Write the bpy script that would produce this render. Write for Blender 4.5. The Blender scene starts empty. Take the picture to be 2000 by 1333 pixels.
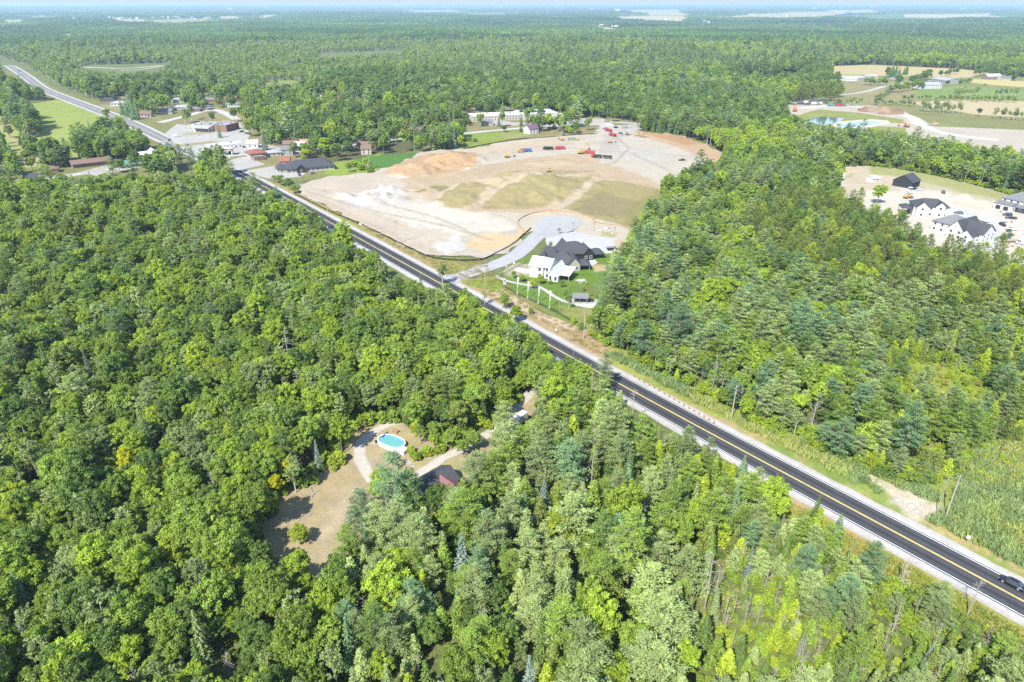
import bpy, math, random
import numpy as np
from mathutils import Vector, Matrix, Euler

SC = bpy.context.scene
COL = SC.collection
R = math.radians
rng = np.random.default_rng(7)
random.seed(7)

# ------------------------------------------------------------------ camera
CAMH, FPX = 110.0, 1333.0                    # height over the road, focal length for a 2000 px wide frame
PITCH = math.atan((666.5 - 8) / FPX)
cam_data = bpy.data.cameras.new('camera')
cam_data.sensor_width = 36
cam_data.lens = FPX / 2000 * 36
cam_data.clip_start = 1
cam_data.clip_end = 120000
cam = bpy.data.objects.new('camera', cam_data)
COL.objects.link(cam)
cam.location = (0, 0, CAMH)
cam.rotation_euler = (R(90) - PITCH, 0, 0)
SC.camera = cam

# ------------------------------------------------------------------ sky, sun, exposure
SUN_ELEV, SUN_AZ = R(47), R(-119.5)           # direction TO the sun, as an angle from +X
world = bpy.data.worlds.new('World')
SC.world = world
world.use_nodes = True
wn, wl = world.node_tree.nodes, world.node_tree.links
bg = wn['Background']
sky = wn.new('ShaderNodeTexSky')
sky.sky_type = 'NISHITA'
sky.sun_disc = False
sky.sun_elevation = SUN_ELEV
sky.sun_rotation = R(90) - SUN_AZ
sky.altitude = 100
sky.air_density = 1.0
sky.dust_density = 0.3
sky.ozone_density = 1.6
# the pale blue veil low in the sky, the same all round the horizon
_tc = wn.new('ShaderNodeTexCoord'); _sx = wn.new('ShaderNodeSeparateXYZ'); _mr = wn.new('ShaderNodeMapRange'); _mx = wn.new('ShaderNodeMix')
_mx.data_type = 'RGBA'
_mr.inputs[1].default_value, _mr.inputs[2].default_value, _mr.inputs[3].default_value, _mr.inputs[4].default_value = 0.01, 0.22, 1, 0
wl.new(_tc.outputs['Generated'], _sx.inputs[0]); wl.new(_sx.outputs[2], _mr.inputs[0]); wl.new(_mr.outputs[0], _mx.inputs[0])
wl.new(sky.outputs[0], _mx.inputs[6]); _mx.inputs[7].default_value = (1.85, 2.08, 2.25, 1)
wl.new(_mx.outputs[2], bg.inputs[0])
bg.inputs[1].default_value = 0.145
sun_d = bpy.data.lights.new('sun', 'SUN')
sun_d.energy = 4.6
sun_d.angle = R(0.5)
sun_d.color = (1.0, 0.955, 0.88)
sun = bpy.data.objects.new('sun', sun_d)
COL.objects.link(sun)
sdir = Vector((math.cos(SUN_ELEV) * math.cos(SUN_AZ), math.cos(SUN_ELEV) * math.sin(SUN_AZ), math.sin(SUN_ELEV)))
sun.rotation_euler = sdir.to_track_quat('Z', 'Y').to_euler()
sun.location = sdir * 500
SC.view_settings.view_transform = 'Standard'
SC.view_settings.look = 'None'
SC.view_settings.gamma = 1
SC.view_settings.use_curve_mapping = False
SC.view_settings.exposure = 1.38
HAZE = 8.5e-5                                 # density of the air box built further down
SC.render.engine = 'CYCLES'
SC.cycles.max_bounces = 6
SC.cycles.diffuse_bounces = 4
SC.cycles.glossy_bounces = 2
SC.cycles.transmission_bounces = 3
SC.cycles.volume_bounces = 0
SC.cycles.transparent_max_bounces = 4
SC.cycles.use_denoising = False
SC.cycles.use_adaptive_sampling = True
SC.cycles.adaptive_threshold = 0.02

# ------------------------------------------------------------------ numbers and places
_c, _s = math.cos(PITCH), math.sin(PITCH)


def P(u, v, z=0.0):
    """The point of the level plane z that the photograph shows at (u, v) of 2000 x 1333."""
    x, y = (u - 1000) / FPX, (666.5 - v) / FPX
    Y, Z = _c + y * _s, -_s + y * _c
    t = (CAMH - z) / -Z
    return (x * t, Y * t)


def pix(X, Y, Z=0.0):
    """Where a world point shows (numpy friendly)."""
    dz = Z - CAMH
    f = Y * _c - dz * _s
    up = Y * _s + dz * _c
    f = np.maximum(f, 1e-6)
    return 1000 + X / f * FPX, 666.5 - up / f * FPX


def W(poly):
    return [P(*p) for p in poly]


def smooth(a, b, x):
    t = np.clip((x - a) / (b - a), 0, 1)
    return t * t * (3 - 2 * t)


_tab = np.random.default_rng(3).random((256, 256))


def vnoise(x, y):
    xi, yi = np.floor(x).astype(int), np.floor(y).astype(int)
    fx, fy = x - xi, y - yi
    fx, fy = fx * fx * (3 - 2 * fx), fy * fy * (3 - 2 * fy)
    a, b = _tab[xi & 255, yi & 255], _tab[(xi + 1) & 255, yi & 255]
    c, d = _tab[xi & 255, (yi + 1) & 255], _tab[(xi + 1) & 255, (yi + 1) & 255]
    return (a * (1 - fx) + b * fx) * (1 - fy) + (c * (1 - fx) + d * fx) * fy


def fbm(x, y, s, o=4):
    x, y = np.asarray(x, float) * s + 91.3, np.asarray(y, float) * s + 17.7
    t, a, n = 0, 1.0, 0
    for _ in range(o):
        t = t + a * vnoise(x, y)
        n += a
        x, y, a = x * 2.03 + 5.1, y * 2.03 + 9.2, a * 0.5
    return t / n                                # 0..1, mean 0.5


def inside(poly, X, Y):
    r = np.zeros(np.shape(X), bool)
    n = len(poly)
    for i in range(n):
        x0, y0 = poly[i]
        x1, y1 = poly[(i + 1) % n]
        if y0 == y1:
            continue
        c = ((y0 > Y) != (y1 > Y)) & (X < (x1 - x0) * (Y - y0) / (y1 - y0) + x0)
        r ^= c
    return r


def pdist(line, X, Y, closed=False, near=False):
    best = np.full(np.shape(X), 1e18)
    bx, by = np.array(X, float), np.array(Y, float)
    n = len(line)
    for i in range(n if closed else n - 1):
        x0, y0 = line[i]
        x1, y1 = line[(i + 1) % n]
        dx, dy = x1 - x0, y1 - y0
        L = dx * dx + dy * dy + 1e-12
        t = np.clip(((X - x0) * dx + (Y - y0) * dy) / L, 0, 1)
        qx, qy = x0 + t * dx, y0 + t * dy
        d = (X - qx) ** 2 + (Y - qy) ** 2
        m = d < best
        best = np.where(m, d, best)
        if near:
            bx, by = np.where(m, qx, bx), np.where(m, qy, by)
    return (np.sqrt(best), bx, by) if near else np.sqrt(best)


def sdist(poly, X, Y):
    """Distance to the outline, positive inside."""
    d = pdist(poly, X, Y, True)
    return np.where(inside(poly, X, Y), d, -d)


def spline(pts, step=4.0):
    """Catmull-Rom through world points, resampled."""
    p = [np.array(q, float) for q in pts]
    p = [2 * p[0] - p[1]] + p + [2 * p[-1] - p[-2]]
    out = []
    for i in range(1, len(p) - 2):
        a, b, c, d = p[i - 1:i + 3]
        n = max(2, int(np.linalg.norm(c - b) / step))
        for k in range(n):
            t = k / n
            out.append(0.5 * ((2 * b) + (c - a) * t + (2 * a - 5 * b + 4 * c - d) * t * t + (3 * b - a - 3 * c + d) * t ** 3))
    out.append(p[-2])
    return np.array(out)


def relief(X, Y):
    """The gentle roll of the land beyond 1.4 km."""
    d = np.hypot(X, Y)
    k = smooth(1500, 3500, d)
    return k * (fbm(X, Y, 1 / 1900, 3) - 0.5) * 34


# ------------------------------------------------------------------ materials
MATS = {}


def new_mat(name):
    m = bpy.data.materials.new(name)
    m.use_nodes = True
    return m, m.node_tree.nodes, m.node_tree.links, m.node_tree.nodes['Principled BSDF']


def N_(nodes, kind, **kw):
    n = nodes.new(kind)
    for k, v in kw.items():
        setattr(n, k, v)
    return n


def plain(name, col, rough=0.7, vary=0.12, scale=2.0, metal=0.0, bump=0.0, spec=0.35, coord='Object'):
    """A painted, plastered or earthen surface with a little dirt in its colour."""
    if name in MATS:
        return MATS[name]
    m, n, l, b = new_mat(name)
    tc = N_(n, 'ShaderNodeTexCoord')
    t = N_(n, 'ShaderNodeTexNoise')
    t.inputs['Scale'].default_value = scale
    t.inputs['Detail'].default_value = 5
    l.new(tc.outputs[coord], t.inputs['Vector'])
    mr = N_(n, 'ShaderNodeMapRange')
    mr.inputs[1].default_value, mr.inputs[2].default_value = 0.3, 0.7
    mr.inputs[3].default_value, mr.inputs[4].default_value = 1 - vary, 1 + vary
    l.new(t.outputs[0], mr.inputs[0])
    mx = N_(n, 'ShaderNodeVectorMath', operation='SCALE')
    mx.inputs[0].default_value = col[:3]
    l.new(mr.outputs[0], mx.inputs['Scale'])
    l.new(mx.outputs[0], b.inputs['Base Color'])
    b.inputs['Roughness'].default_value = rough
    b.inputs['Metallic'].default_value = metal
    b.inputs['Specular IOR Level'].default_value = spec
    if bump:
        bp = N_(n, 'ShaderNodeBump')
        bp.inputs['Strength'].default_value = bump
        bp.inputs['Distance'].default_value = 0.2
        l.new(t.outputs[0], bp.inputs['Height'])
        l.new(bp.outputs[0], b.inputs['Normal'])
    MATS[name] = m
    return m


def ground_mat(name, fine=1.2, amp=0.22, yellow=0.0, bump=0.35, bdist=0.15):
    """Colour from the sheet's own 'col' attribute, broken up by patches, blotches and grain."""
    m, n, l, b = new_mat(name)
    at = N_(n, 'ShaderNodeAttribute', attribute_name='col')
    tc = N_(n, 'ShaderNodeTexCoord')

    def noise(sc, det=4, rough=0.6):
        t = N_(n, 'ShaderNodeTexNoise')
        t.inputs['Scale'].default_value = sc
        t.inputs['Detail'].default_value = det
        t.inputs['Roughness'].default_value = rough
        l.new(tc.outputs['Object'], t.inputs['Vector'])
        return t
    big, mid, fin = noise(0.035, 4), noise(0.25, 5, .65), noise(fine, 5, .7)

    def rng_(t, lo, hi):
        mr = N_(n, 'ShaderNodeMapRange')
        mr.inputs[1].default_value, mr.inputs[2].default_value = 0.3, 0.7
        mr.inputs[3].default_value, mr.inputs[4].default_value = lo, hi
        l.new(t.outputs[0], mr.inputs[0])
        return mr
    a, c, d = rng_(big, 1 - amp * .5, 1 + amp * .5), rng_(mid, 1 - amp * .7, 1 + amp * .7), rng_(fin, 1 - amp, 1 + amp)
    m1 = N_(n, 'ShaderNodeMath', operation='MULTIPLY')
    m2 = N_(n, 'ShaderNodeMath', operation='MULTIPLY')
    l.new(a.outputs[0], m1.inputs[0]); l.new(c.outputs[0], m1.inputs[1])
    l.new(m1.outputs[0], m2.inputs[0]); l.new(d.outputs[0], m2.inputs[1])
    sc = N_(n, 'ShaderNodeVectorMath', operation='SCALE')
    l.new(at.outputs['Color'], sc.inputs[0]); l.new(m2.outputs[0], sc.inputs['Scale'])
    src = sc.outputs[0]
    if yellow:
        mix = N_(n, 'ShaderNodeMix', data_type='RGBA', blend_type='MULTIPLY')
        r2 = rng_(noise(0.11, 5), 0, yellow)
        l.new(r2.outputs[0], mix.inputs[0])
        l.new(src, mix.inputs[6])
        mix.inputs[7].default_value = (1.35, 1.12, .75, 1)
        src = mix.outputs[2]
    l.new(src, b.inputs['Base Color'])
    b.inputs['Roughness'].default_value = 0.95
    b.inputs['Specular IOR Level'].default_value = 0.12
    bp = N_(n, 'ShaderNodeBump')
    bp.inputs['Strength'].default_value = bump
    bp.inputs['Distance'].default_value = bdist
    l.new(fin.outputs[0], bp.inputs['Height'])
    l.new(bp.outputs[0], b.inputs['Normal'])
    MATS[name] = m
    return m


ground_mat('soil', 1.2, 0.15, 0, 0.7, .25)
ground_mat('turf', 2.2, 0.24, 0.4, 0.7, .35)
ground_mat('crop_rows', 0.9, 0.09, 0.2, 0.4, .2)
ground_mat('asphalt', 3.0, 0.13, 0, 0.1, .02)
ground_mat('forest_floor', 0.6, 0.35, 0.3, 0.8, .5)
ground_mat('far_land', 0.02, 0.2, 0.2, 0.1, 1)

glass = plain('window_glass', (0.035, 0.045, 0.055), 0.12, 0.05, 1, 0, 0, 0.7)


def foliage_mat(name, trans=0.32, gloss=0.55, sat=1.0):
    """Leaves and needles: the tree's own tone (property or instance attribute 'tone'), per clump 'shade'."""
    m, n, l, b = new_mat(name)
    tone = N_(n, 'ShaderNodeAttribute', attribute_name='tone', attribute_type='INSTANCER')
    sh = N_(n, 'ShaderNodeAttribute', attribute_name='shade')
    oi = N_(n, 'ShaderNodeObjectInfo')
    mr = N_(n, 'ShaderNodeMapRange')
    mr.inputs[3].default_value, mr.inputs[4].default_value = 0.82, 1.2
    l.new(oi.outputs['Random'], mr.inputs[0])
    mu = N_(n, 'ShaderNodeMath', operation='MULTIPLY')
    l.new(mr.outputs[0], mu.inputs[0]); l.new(sh.outputs['Fac'], mu.inputs[1])
    sc = N_(n, 'ShaderNodeVectorMath', operation='SCALE')
    l.new(tone.outputs['Color'], sc.inputs[0]); l.new(mu.outputs[0], sc.inputs['Scale'])
    l.new(sc.outputs[0], b.inputs['Base Color'])
    b.inputs['Roughness'].default_value = gloss
    b.inputs['Specular IOR Level'].default_value = 0.22
    tr = N_(n, 'ShaderNodeBsdfTranslucent')
    t2 = N_(n, 'ShaderNodeVectorMath', operation='MULTIPLY')
    l.new(sc.outputs[0], t2.inputs[0])
    t2.inputs[1].default_value = (1.35, 1.25, 0.7)
    l.new(t2.outputs[0], tr.inputs[0])
    ms = N_(n, 'ShaderNodeMixShader')
    ms.inputs[0].default_value = trans
    l.new(b.outputs[0], ms.inputs[1]); l.new(tr.outputs[0], ms.inputs[2])
    l.new(ms.outputs[0], n['Material Output'].inputs[0])
    MATS[name] = m
    return m


foliage_mat('leaf', 0.42)
foliage_mat('needle', 0.34)
plain('bark', (0.14, 0.115, 0.09), 0.9, 0.25, 3)
plain('birch_bark', (0.38, 0.36, 0.31), 0.8, 0.3, 3)
plain('dead_wood', (0.27, 0.24, 0.21), 0.9, 0.25, 3)
plain('pole_wood', (0.30, 0.26, 0.22), 0.9, 0.2, 2)


# ------------------------------------------------------------------ objects
def put(name, me, parent=None, loc=None, rz=0.0):
    o = bpy.data.objects.new(name, me)
    COL.objects.link(o)
    if parent:
        o.parent = parent
    if loc is not None:
        o.location = loc
    if rz:
        o.rotation_euler = (0, 0, rz)
    return o


def tag(o, label=None, cat=None, group=None, kind=None):
    for k, v in (('label', label), ('category', cat), ('group', group), ('kind', kind)):
        if v:
            o[k] = v
    return o


def thing(name, label, cat, loc=(0, 0, 0), rz=0.0, group=None):
    return tag(put(name, None, None, loc, rz), label, cat, group)


def copy_tree(o, parent=None):
    c = o.copy()
    COL.objects.link(c)
    if parent:
        c.parent = parent
    for ch in o.children:
        copy_tree(ch, c)
    return c


class MB:
    """Collects simple shapes into one mesh."""

    def __init__(self):
        self.v, self.f, self.m, self.mats = [], [], [], []

    def _mi(self, mat):
        if mat not in self.mats:
            self.mats.append(mat)
        return self.mats.index(mat)

    def poly(self, vs, fs, mat=None):
        k = len(self.v)
        self.v += [tuple(p) for p in vs]
        mi = self._mi(mat) if mat else 0
        for f in fs:
            self.f.append([i + k for i in f])
            self.m.append(mi)
        return self

    def box(self, x0, x1, y0, y1, z0, z1, mat=None, taper=0, M=None):
        t = taper
        vs = [(x0, y0, z0), (x1, y0, z0), (x1, y1, z0), (x0, y1, z0), (x0 + t, y0 + t, z1), (x1 - t, y0 + t, z1), (x1 - t, y1 - t, z1), (x0 + t, y1 - t, z1)]
        if M:
            vs = [M @ Vector(p) for p in vs]
        return self.poly(vs, [(0, 3, 2, 1), (4, 5, 6, 7), (0, 1, 5, 4), (1, 2, 6, 5), (2, 3, 7, 6), (3, 0, 4, 7)], mat)

    def tube(self, a, b, ra, rb=None, n=8, mat=None):
        a, b = Vector(a), Vector(b)
        rb = ra if rb is None else rb
        d = (b - a).normalized()
        s = d.orthogonal().normalized()
        t = d.cross(s)
        vs = []
        for c, r in ((a, ra), (b, rb)):
            for i in range(n):
                an = 2 * math.pi * i / n
                vs.append(c + (s * math.cos(an) + t * math.sin(an)) * r)
        fs = [(i, (i + 1) % n, n + (i + 1) % n, n + i) for i in range(n)] + [tuple(range(n))[::-1], tuple(range(n, 2 * n))]
        return self.poly(vs, fs, mat)

    def prism(self, prof, y0, y1, mat=None, inset=0.0, M=None):
        """Side profile (x, z) drawn out along y."""
        n = len(prof)
        vs = [(x, y0, z) for x, z in prof] + [(x, y1, z) for x, z in prof]
        if M:
            vs = [M @ Vector(p) for p in vs]
        return self.poly(vs, [tuple(range(n)), tuple(range(n, 2 * n))[::-1]] + [(i, n + i, n + (i + 1) % n, (i + 1) % n) for i in range(n)], mat)

    def mesh(self, name, mat=None, smooth_=False):
        me = bpy.data.meshes.new(name)
        me.from_pydata(self.v, [], self.f)
        if self.mats:
            for mm in self.mats:
                me.materials.append(MATS[mm])
            me.polygons.foreach_set('material_index', self.m)
        elif mat:
            me.materials.append(mat if not isinstance(mat, str) else MATS[mat])
        if smooth_:
            me.polygons.foreach_set('use_smooth', [True] * len(me.polygons))
        me.update()
        return me

    def put(self, name, mat=None, parent=None, smooth_=False, loc=None, rz=0.0):
        return put(name, self.mesh(name, mat, smooth_), parent, loc, rz)


def np_mesh(name, V, F, mats, point=None, mi=None, sm=False):
    """V (n,3), F (m,k) numpy -> mesh; point: {attribute: (n,) or (n,3)}."""
    me = bpy.data.meshes.new(name)
    k = F.shape[1]
    me.vertices.add(len(V)); me.loops.add(F.size); me.polygons.add(len(F))
    me.vertices.foreach_set('co', np.ascontiguousarray(V, np.float32).ravel())
    me.loops.foreach_set('vertex_index', np.ascontiguousarray(F, np.int32).ravel())
    me.polygons.foreach_set('loop_start', np.arange(0, F.size, k, dtype=np.int32))
    me.polygons.foreach_set('loop_total', np.full(len(F), k, np.int32))
    for m in mats:
        me.materials.append(MATS[m])
    if mi is not None:
        me.polygons.foreach_set('material_index', mi.astype(np.int32))
    me.polygons.foreach_set('use_smooth', np.full(len(F), sm))
    me.update(calc_edges=True)
    for a, val in (point or {}).items():
        if val.ndim == 1:
            at = me.attributes.new(a, 'FLOAT', 'POINT')
            at.data.foreach_set('value', val.astype(np.float32))
        else:
            at = me.attributes.new(a, 'FLOAT_COLOR', 'POINT')
            c = np.ones((len(V), 4), np.float32)
            c[:, :3] = val
            at.data.foreach_set('color', c.ravel())
    me.validate()
    return me


def ragged(poly, step, amp, seed=0.0):
    out = []
    n = len(poly)
    for i in range(n):
        a, b = np.array(poly[i]), np.array(poly[(i + 1) % n])
        L = np.linalg.norm(b - a)
        k = max(1, int(L / step))
        nrm = np.array([-(b - a)[1], (b - a)[0]]) / (L + 1e-9)
        for j in range(k):
            q = a + (b - a) * j / k
            out.append(tuple(q + nrm * amp * 2 * (fbm(q[0] + seed, q[1], 1 / (step * 2.2), 3) - 0.5) * 2))
    return out


def patch(name, poly, res, base, feats=(), mat='soil', z=0.02, edge=1.0, heights=None, world_poly=None, drape=False):
    """A sheet of ground: outline given on the photograph, colours (feats: outline, colour, softness[, strength]) in its 'col' attribute."""
    w = world_poly or W(poly)
    w = ragged(w, max(res * 2, 3), edge) if edge else w
    A = np.array(w)
    lo, hi = A.min(0) - res, A.max(0) + res
    nx, ny = int((hi[0] - lo[0]) / res) + 1, int((hi[1] - lo[1]) / res) + 1
    gx = lo[0] + res * np.arange(nx + 1)
    gy = lo[1] + res * np.arange(ny + 1)
    X, Y = np.meshgrid(gx, gy)
    cx, cy = X[:-1, :-1] + res / 2, Y[:-1, :-1] + res / 2
    keep = inside(w, cx, cy)
    idx = np.arange(X.size).reshape(X.shape)
    F = np.stack([idx[:-1, :-1], idx[:-1, 1:], idx[1:, 1:], idx[1:, :-1]], -1)[keep]
    used, inv = np.unique(F, return_inverse=True)
    F = inv.reshape(F.shape)
    x, y = X.ravel()[used], Y.ravel()[used]
    cnt = np.bincount(F.ravel(), minlength=len(x))
    bord = cnt < 4
    d, qx, qy = pdist(w, x[bord], y[bord], True, True)
    ok = d < res * 1.1
    xb, yb = x[bord], y[bord]
    x[bord], y[bord] = np.where(ok, qx, xb), np.where(ok, qy, yb)
    col = np.tile(np.array(base, float)[:3], (len(x), 1))
    for f in feats:
        pl, c, soft = f[0], np.array(f[1], float), f[2] * (.5 if name == 'construction_site' else 1)
        k = f[3] if len(f) > 3 else 1.0
        if len(f) > 4 and f[4] == 'line':
            sd = f[5] - pdist(W(pl), x, y)
        else:
            sd = sdist(W(pl), x, y)
        sd = sd + (fbm(x, y, 1 / max(soft * 2.5, 3), 4) - 0.5) * soft * 2.4
        wgt = (smooth(-soft * .5, soft * .5, sd) * k)[:, None]
        col = col * (1 - wgt) + c[None, :3] * wgt
    zz = np.full(len(x), z) + (relief(x, y) if drape else 0)
    if heights is not None:
        zz = zz + heights(x, y)
    me = np_mesh(name, np.stack([x, y, zz], 1), F, [mat], {'col': col * .565}, sm=True)
    return tag(put(name, me), kind='structure')


def ribbon(name, line, half, cols, mat='soil', z=0.05, parent=None, wob=0.0, drape=False):
    """A strip along a world line; half: half-width (number or array); cols: [(lateral -1..1, colour)]."""
    L = np.asarray(line)
    T = np.gradient(L, axis=0)
    T /= np.linalg.norm(T, axis=1)[:, None] + 1e-9
    Nn = np.stack([-T[:, 1], T[:, 0]], 1)
    lat = np.array([c[0] for c in cols], float)
    cc = np.array([c[1] for c in cols], float)
    h = np.broadcast_to(np.asarray(half, float), (len(L),))
    V = L[:, None, :] + Nn[:, None, :] * (lat[None, :, None] * h[:, None, None])
    if wob:
        V = V + (np.abs(lat)[None, :, None] > .99) * Nn[:, None, :] * ((fbm(V[..., 0], V[..., 1], .25, 3) - .5) * 2 * wob * np.sign(lat)[None, :])[..., None]
    n, k = len(L), len(lat)
    zz = np.full((n, k, 1), z)
    if drape:
        zz = zz + relief(V[..., 0], V[..., 1])[..., None]
    V3 = np.concatenate([V, zz], 2).reshape(-1, 3)
    idx = np.arange(n * k).reshape(n, k)
    F = np.stack([idx[:-1, :-1], idx[1:, :-1], idx[1:, 1:], idx[:-1, 1:]], -1).reshape(-1, 4)
    F = F[:, ::-1]
    me = np_mesh(name, V3, F, [mat], {'col': np.tile(cc, (n, 1)) * .60}, sm=False)
    o = put(name, me, parent)
    return o


def offset_line(line, d):
    L = np.asarray(line)
    T = np.gradient(L, axis=0)
    T /= np.linalg.norm(T, axis=1)[:, None] + 1e-9
    return L + np.stack([-T[:, 1], T[:, 0]], 1) * d
# ================================================================== THE LAND
GRAVEL = (.475, .42, .325); GRAVEL_W = (.56, .51, .42); SAND = (.44, .33, .20); SAND_L = (.47, .38, .26)
ORANGE = (.46, .31, .18); BROWN = (.34, .22, .11); DRY = (.32, .27, .12); DRYG = (.22, .21, .075); TAN = (.40, .32, .19)
LAWN = (.13, .22, .035); MEADOW = (.20, .25, .05); FIELD_G = (.26, .33, .075); FLOOR = (.085, .105, .035); FLOOR_L = (.10, .12, .035)

# base terrain: polar sheet out to the horizon
rr = np.concatenate([[0], np.linspace(40, 1500, 60), np.geomspace(1560, 70000, 70)])
na = 200
an = np.linspace(0, 2 * math.pi, na, endpoint=False)
RR, AA = np.meshgrid(rr, an, indexing='ij')
gx, gy = RR * np.cos(AA), RR * np.sin(AA)
gz = relief(gx, gy)
idx = np.arange(gx.size).reshape(gx.shape)
j = (np.arange(na) + 1) % na
F = np.stack([idx[:-1, :], idx[1:, :], idx[1:, j], idx[:-1, j]], -1).reshape(-1, 4)
kk = smooth(1500, 6000, RR.ravel())[:, None]
f2 = fbm(gx.ravel(), gy.ravel(), 1 / 2600, 4)[:, None]
far = np.where(f2 > .56, np.array([[.22, .23, .10]]), np.array([[.06, .085, .035]]))
cg = np.array([FLOOR]) * (1 - kk) + far * kk
terrain = tag(put('terrain', np_mesh('terrain', np.stack([gx, gy, gz], -1).reshape(-1, 3), F, ['forest_floor'], {'col': cg}, sm=True)), kind='structure')

# the highway centre line, from the frame's lower right corner to the far upper left
HW_PX = [(2420, 1390), (2200, 1270), (2000, 1168), (1900, 1117), (1753, 1042), (1500, 912), (1350, 834), (1245, 779), (1107, 701), (1059, 674), (917, 587),
         (860, 555), (800, 520), (700, 464), (625, 423), (585, 401), (525, 369), (457, 334), (390, 305), (325, 275), (265, 246), (225, 229),
         (175, 210), (125, 191), (82, 173), (50, 149), (30, 136), (8, 125), (-60, 103)]
_w = [P(*p) for p in HW_PX]
_near = [np.array(q) for q in _w[:17]]
# the near stretch is a straight road: fit it
_A = np.array(_near[:17]); _m = _A.mean(0); _u = np.linalg.svd(_A - _m)[2][0]
_fit = [tuple(_m + _u * np.dot(q - _m, _u) + (q - (_m + _u * np.dot(q - _m, _u))) * .35) for q in _near]
HW = spline(_fit + _w[17:], 5.0)
HWL = [tuple(q) for q in HW]
HWL = spline(HWL[::10] + [HWL[-1]], 5.0)

# --- village ground (everything beyond the wood on the far side of the road)
VILL = [(-500, 362), (-200, 358), (0, 368), (110, 365), (275, 350), (340, 352), (420, 395), (480, 392), (520, 372), (560, 355), (720, 345), (800, 303), (860, 300), (930, 285), (1040, 270), (1165, 262), (1260, 258),
        (1270, 240), (1165, 226), (960, 203), (720, 183), (520, 176), (250, 184), (180, 196), (120, 178), (85, 160), (30, 128), (0, 112), (-100, 90), (-500, 70)]
patch('village_ground', VILL, 5, (.20, .21, .075), [
    ([(330, 235), (560, 175), (720, 190), (960, 210), (1250, 235), (1160, 262), (900, 290), (720, 320), (560, 350), (470, 345), (440, 320)], (.24, .22, .10), 12),
    ([(400, 345), (440, 340), (480, 365), (470, 390), (410, 388)], DRY, 5),
    ([(560, 235), (700, 230), (860, 270), (720, 325), (600, 320)], (.12, .12, .05), 10),
    ([(700, 312), (740, 300), (760, 318), (735, 330), (650, 335), (640, 318)], (.24, .32, .05), 3),
    ([(630, 326), (720, 318), (735, 335), (640, 345)], (.22, .30, .05), 3),
    ([(400, 205), (470, 222), (500, 245), (470, 262), (420, 235)], (.27, .25, .12), 6),
    ([(180, 205), (260, 225), (330, 240), (320, 232), (240, 205)], (.28, .27, .13), 5)], 'turf', .03, 2)
patch('hay_field', [(-500, 240), (-100, 235), (0, 228), (38, 203), (115, 196), (160, 212), (215, 234), (240, 250), (240, 300), (160, 320), (90, 328), (0, 330), (-500, 330)], 5, FIELD_G, [
    ([(-300, 262), (0, 250), (60, 262), (150, 250), (240, 242), (240, 262), (90, 285), (0, 282), (-300, 300)], (.30, .36, .10), 10, .8),
    ([(0, 232), (12, 240), (52, 290), (45, 298), (0, 255)], (.36, .33, .15), 3)], 'turf', .045, 2)
patch('bean_field', [(690, 312), (727, 306), (800, 299), (850, 297), (846, 303), (800, 321), (750, 331), (725, 325)], 3, (.085, .19, .035), (), 'crop_rows', .05, 1)
patch('roadside_meadow', [(900, 262), (1010, 255), (1040, 262), (1020, 268), (960, 280), (905, 292), (880, 288)], 3, (.21, .28, .05), [
    ([(980, 262), (1040, 258), (1040, 268), (990, 272)], (.27, .28, .10), 6)], 'turf', .06, 1)
patch('distant_meadow', [(490, 166, 0), (545, 156, 0), (610, 156, 0), (608, 164, 10), (575, 173, 10), (510, 179, 10)], 8, (.22, .28, .07), (), 'turf', .06, 2)
patch('distant_meadow', [(420, 178), (470, 174), (500, 180), (440, 186)], 8, (.20, .25, .07), (), 'turf', .05, 2)

# --- fields on the far right and the gravel workings
patch('farm_ground', [(1600, 122), (1700, 120), (2200, 125), (2500, 200), (2500, 320), (2000, 300), (1850, 262), (1700, 258), (1550, 242), (1545, 205), (1560, 196), (1640, 186), (1615, 160)], 6, (.22, .24, .09), [
    ([(1700, 150), (1800, 165), (1790, 200), (1690, 205), (1640, 185), (1630, 165)], (.27, .25, .12), 10),
    ([(1540, 200), (1600, 195), (1700, 207), (1830, 250), (1720, 262), (1550, 240)], (.24, .27, .08), 8),
    ([(1760, 205), (2100, 240), (2100, 262), (1880, 252), (1800, 235)], (.21, .22, .085), 8)], 'turf', .03, 3)
patch('stubble_field', [(1618, 130), (1700, 127), (1870, 135), (1928, 141), (1890, 152), (1800, 150), (1720, 148), (1690, 153), (1620, 152)], 6, (.46, .39, .20), [
    ([(1618, 145), (1700, 146), (1690, 155), (1618, 155)], (.34, .34, .14), 6)], 'crop_rows', .06, 2)
patch('stubble_field', [(1900, 155), (1980, 158), (2300, 172), (2300, 190), (1960, 168), (1895, 162)], 6, (.50, .42, .18), (), 'crop_rows', .06, 2)
patch('pasture', [(1790, 172), (1850, 168), (2300, 190), (2300, 215), (2000, 194), (1850, 190), (1785, 188)], 6, (.19, .27, .08), (), 'turf', .055, 2)
patch('stubble_field', [(1775, 200), (1870, 196), (2300, 205), (2300, 248), (2000, 230), (1900, 224), (1860, 216), (1800, 208)], 6, (.47, .40, .24), (), 'crop_rows', .06, 2)
patch('stubble_field', [(1405, 148), (1440, 146), (1500, 151), (1565, 149), (1555, 160), (1500, 166), (1440, 160)], 6, (.44, .36, .20), (), 'crop_rows', .06, 2)
patch('gravel_yard', [(1540, 205), (1580, 200), (1640, 203), (1700, 207), (1765, 218), (1795, 233), (1830, 248), (1900, 250), (2000, 255), (2300, 262), (2300, 330), (2000, 305), (1850, 282), (1760, 262), (1772, 250), (1700, 246), (1660, 250), (1655, 246), (1700, 240),
                      (1770, 242), (1764, 234), (1680, 221), (1600, 214), (1570, 222), (1560, 226), (1540, 222)], 3, GRAVEL, [
    ([(1850, 240), (2300, 256), (2300, 340), (1850, 290)], (.47, .41, .33), 8)], 'soil', .07, 1.5)


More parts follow.
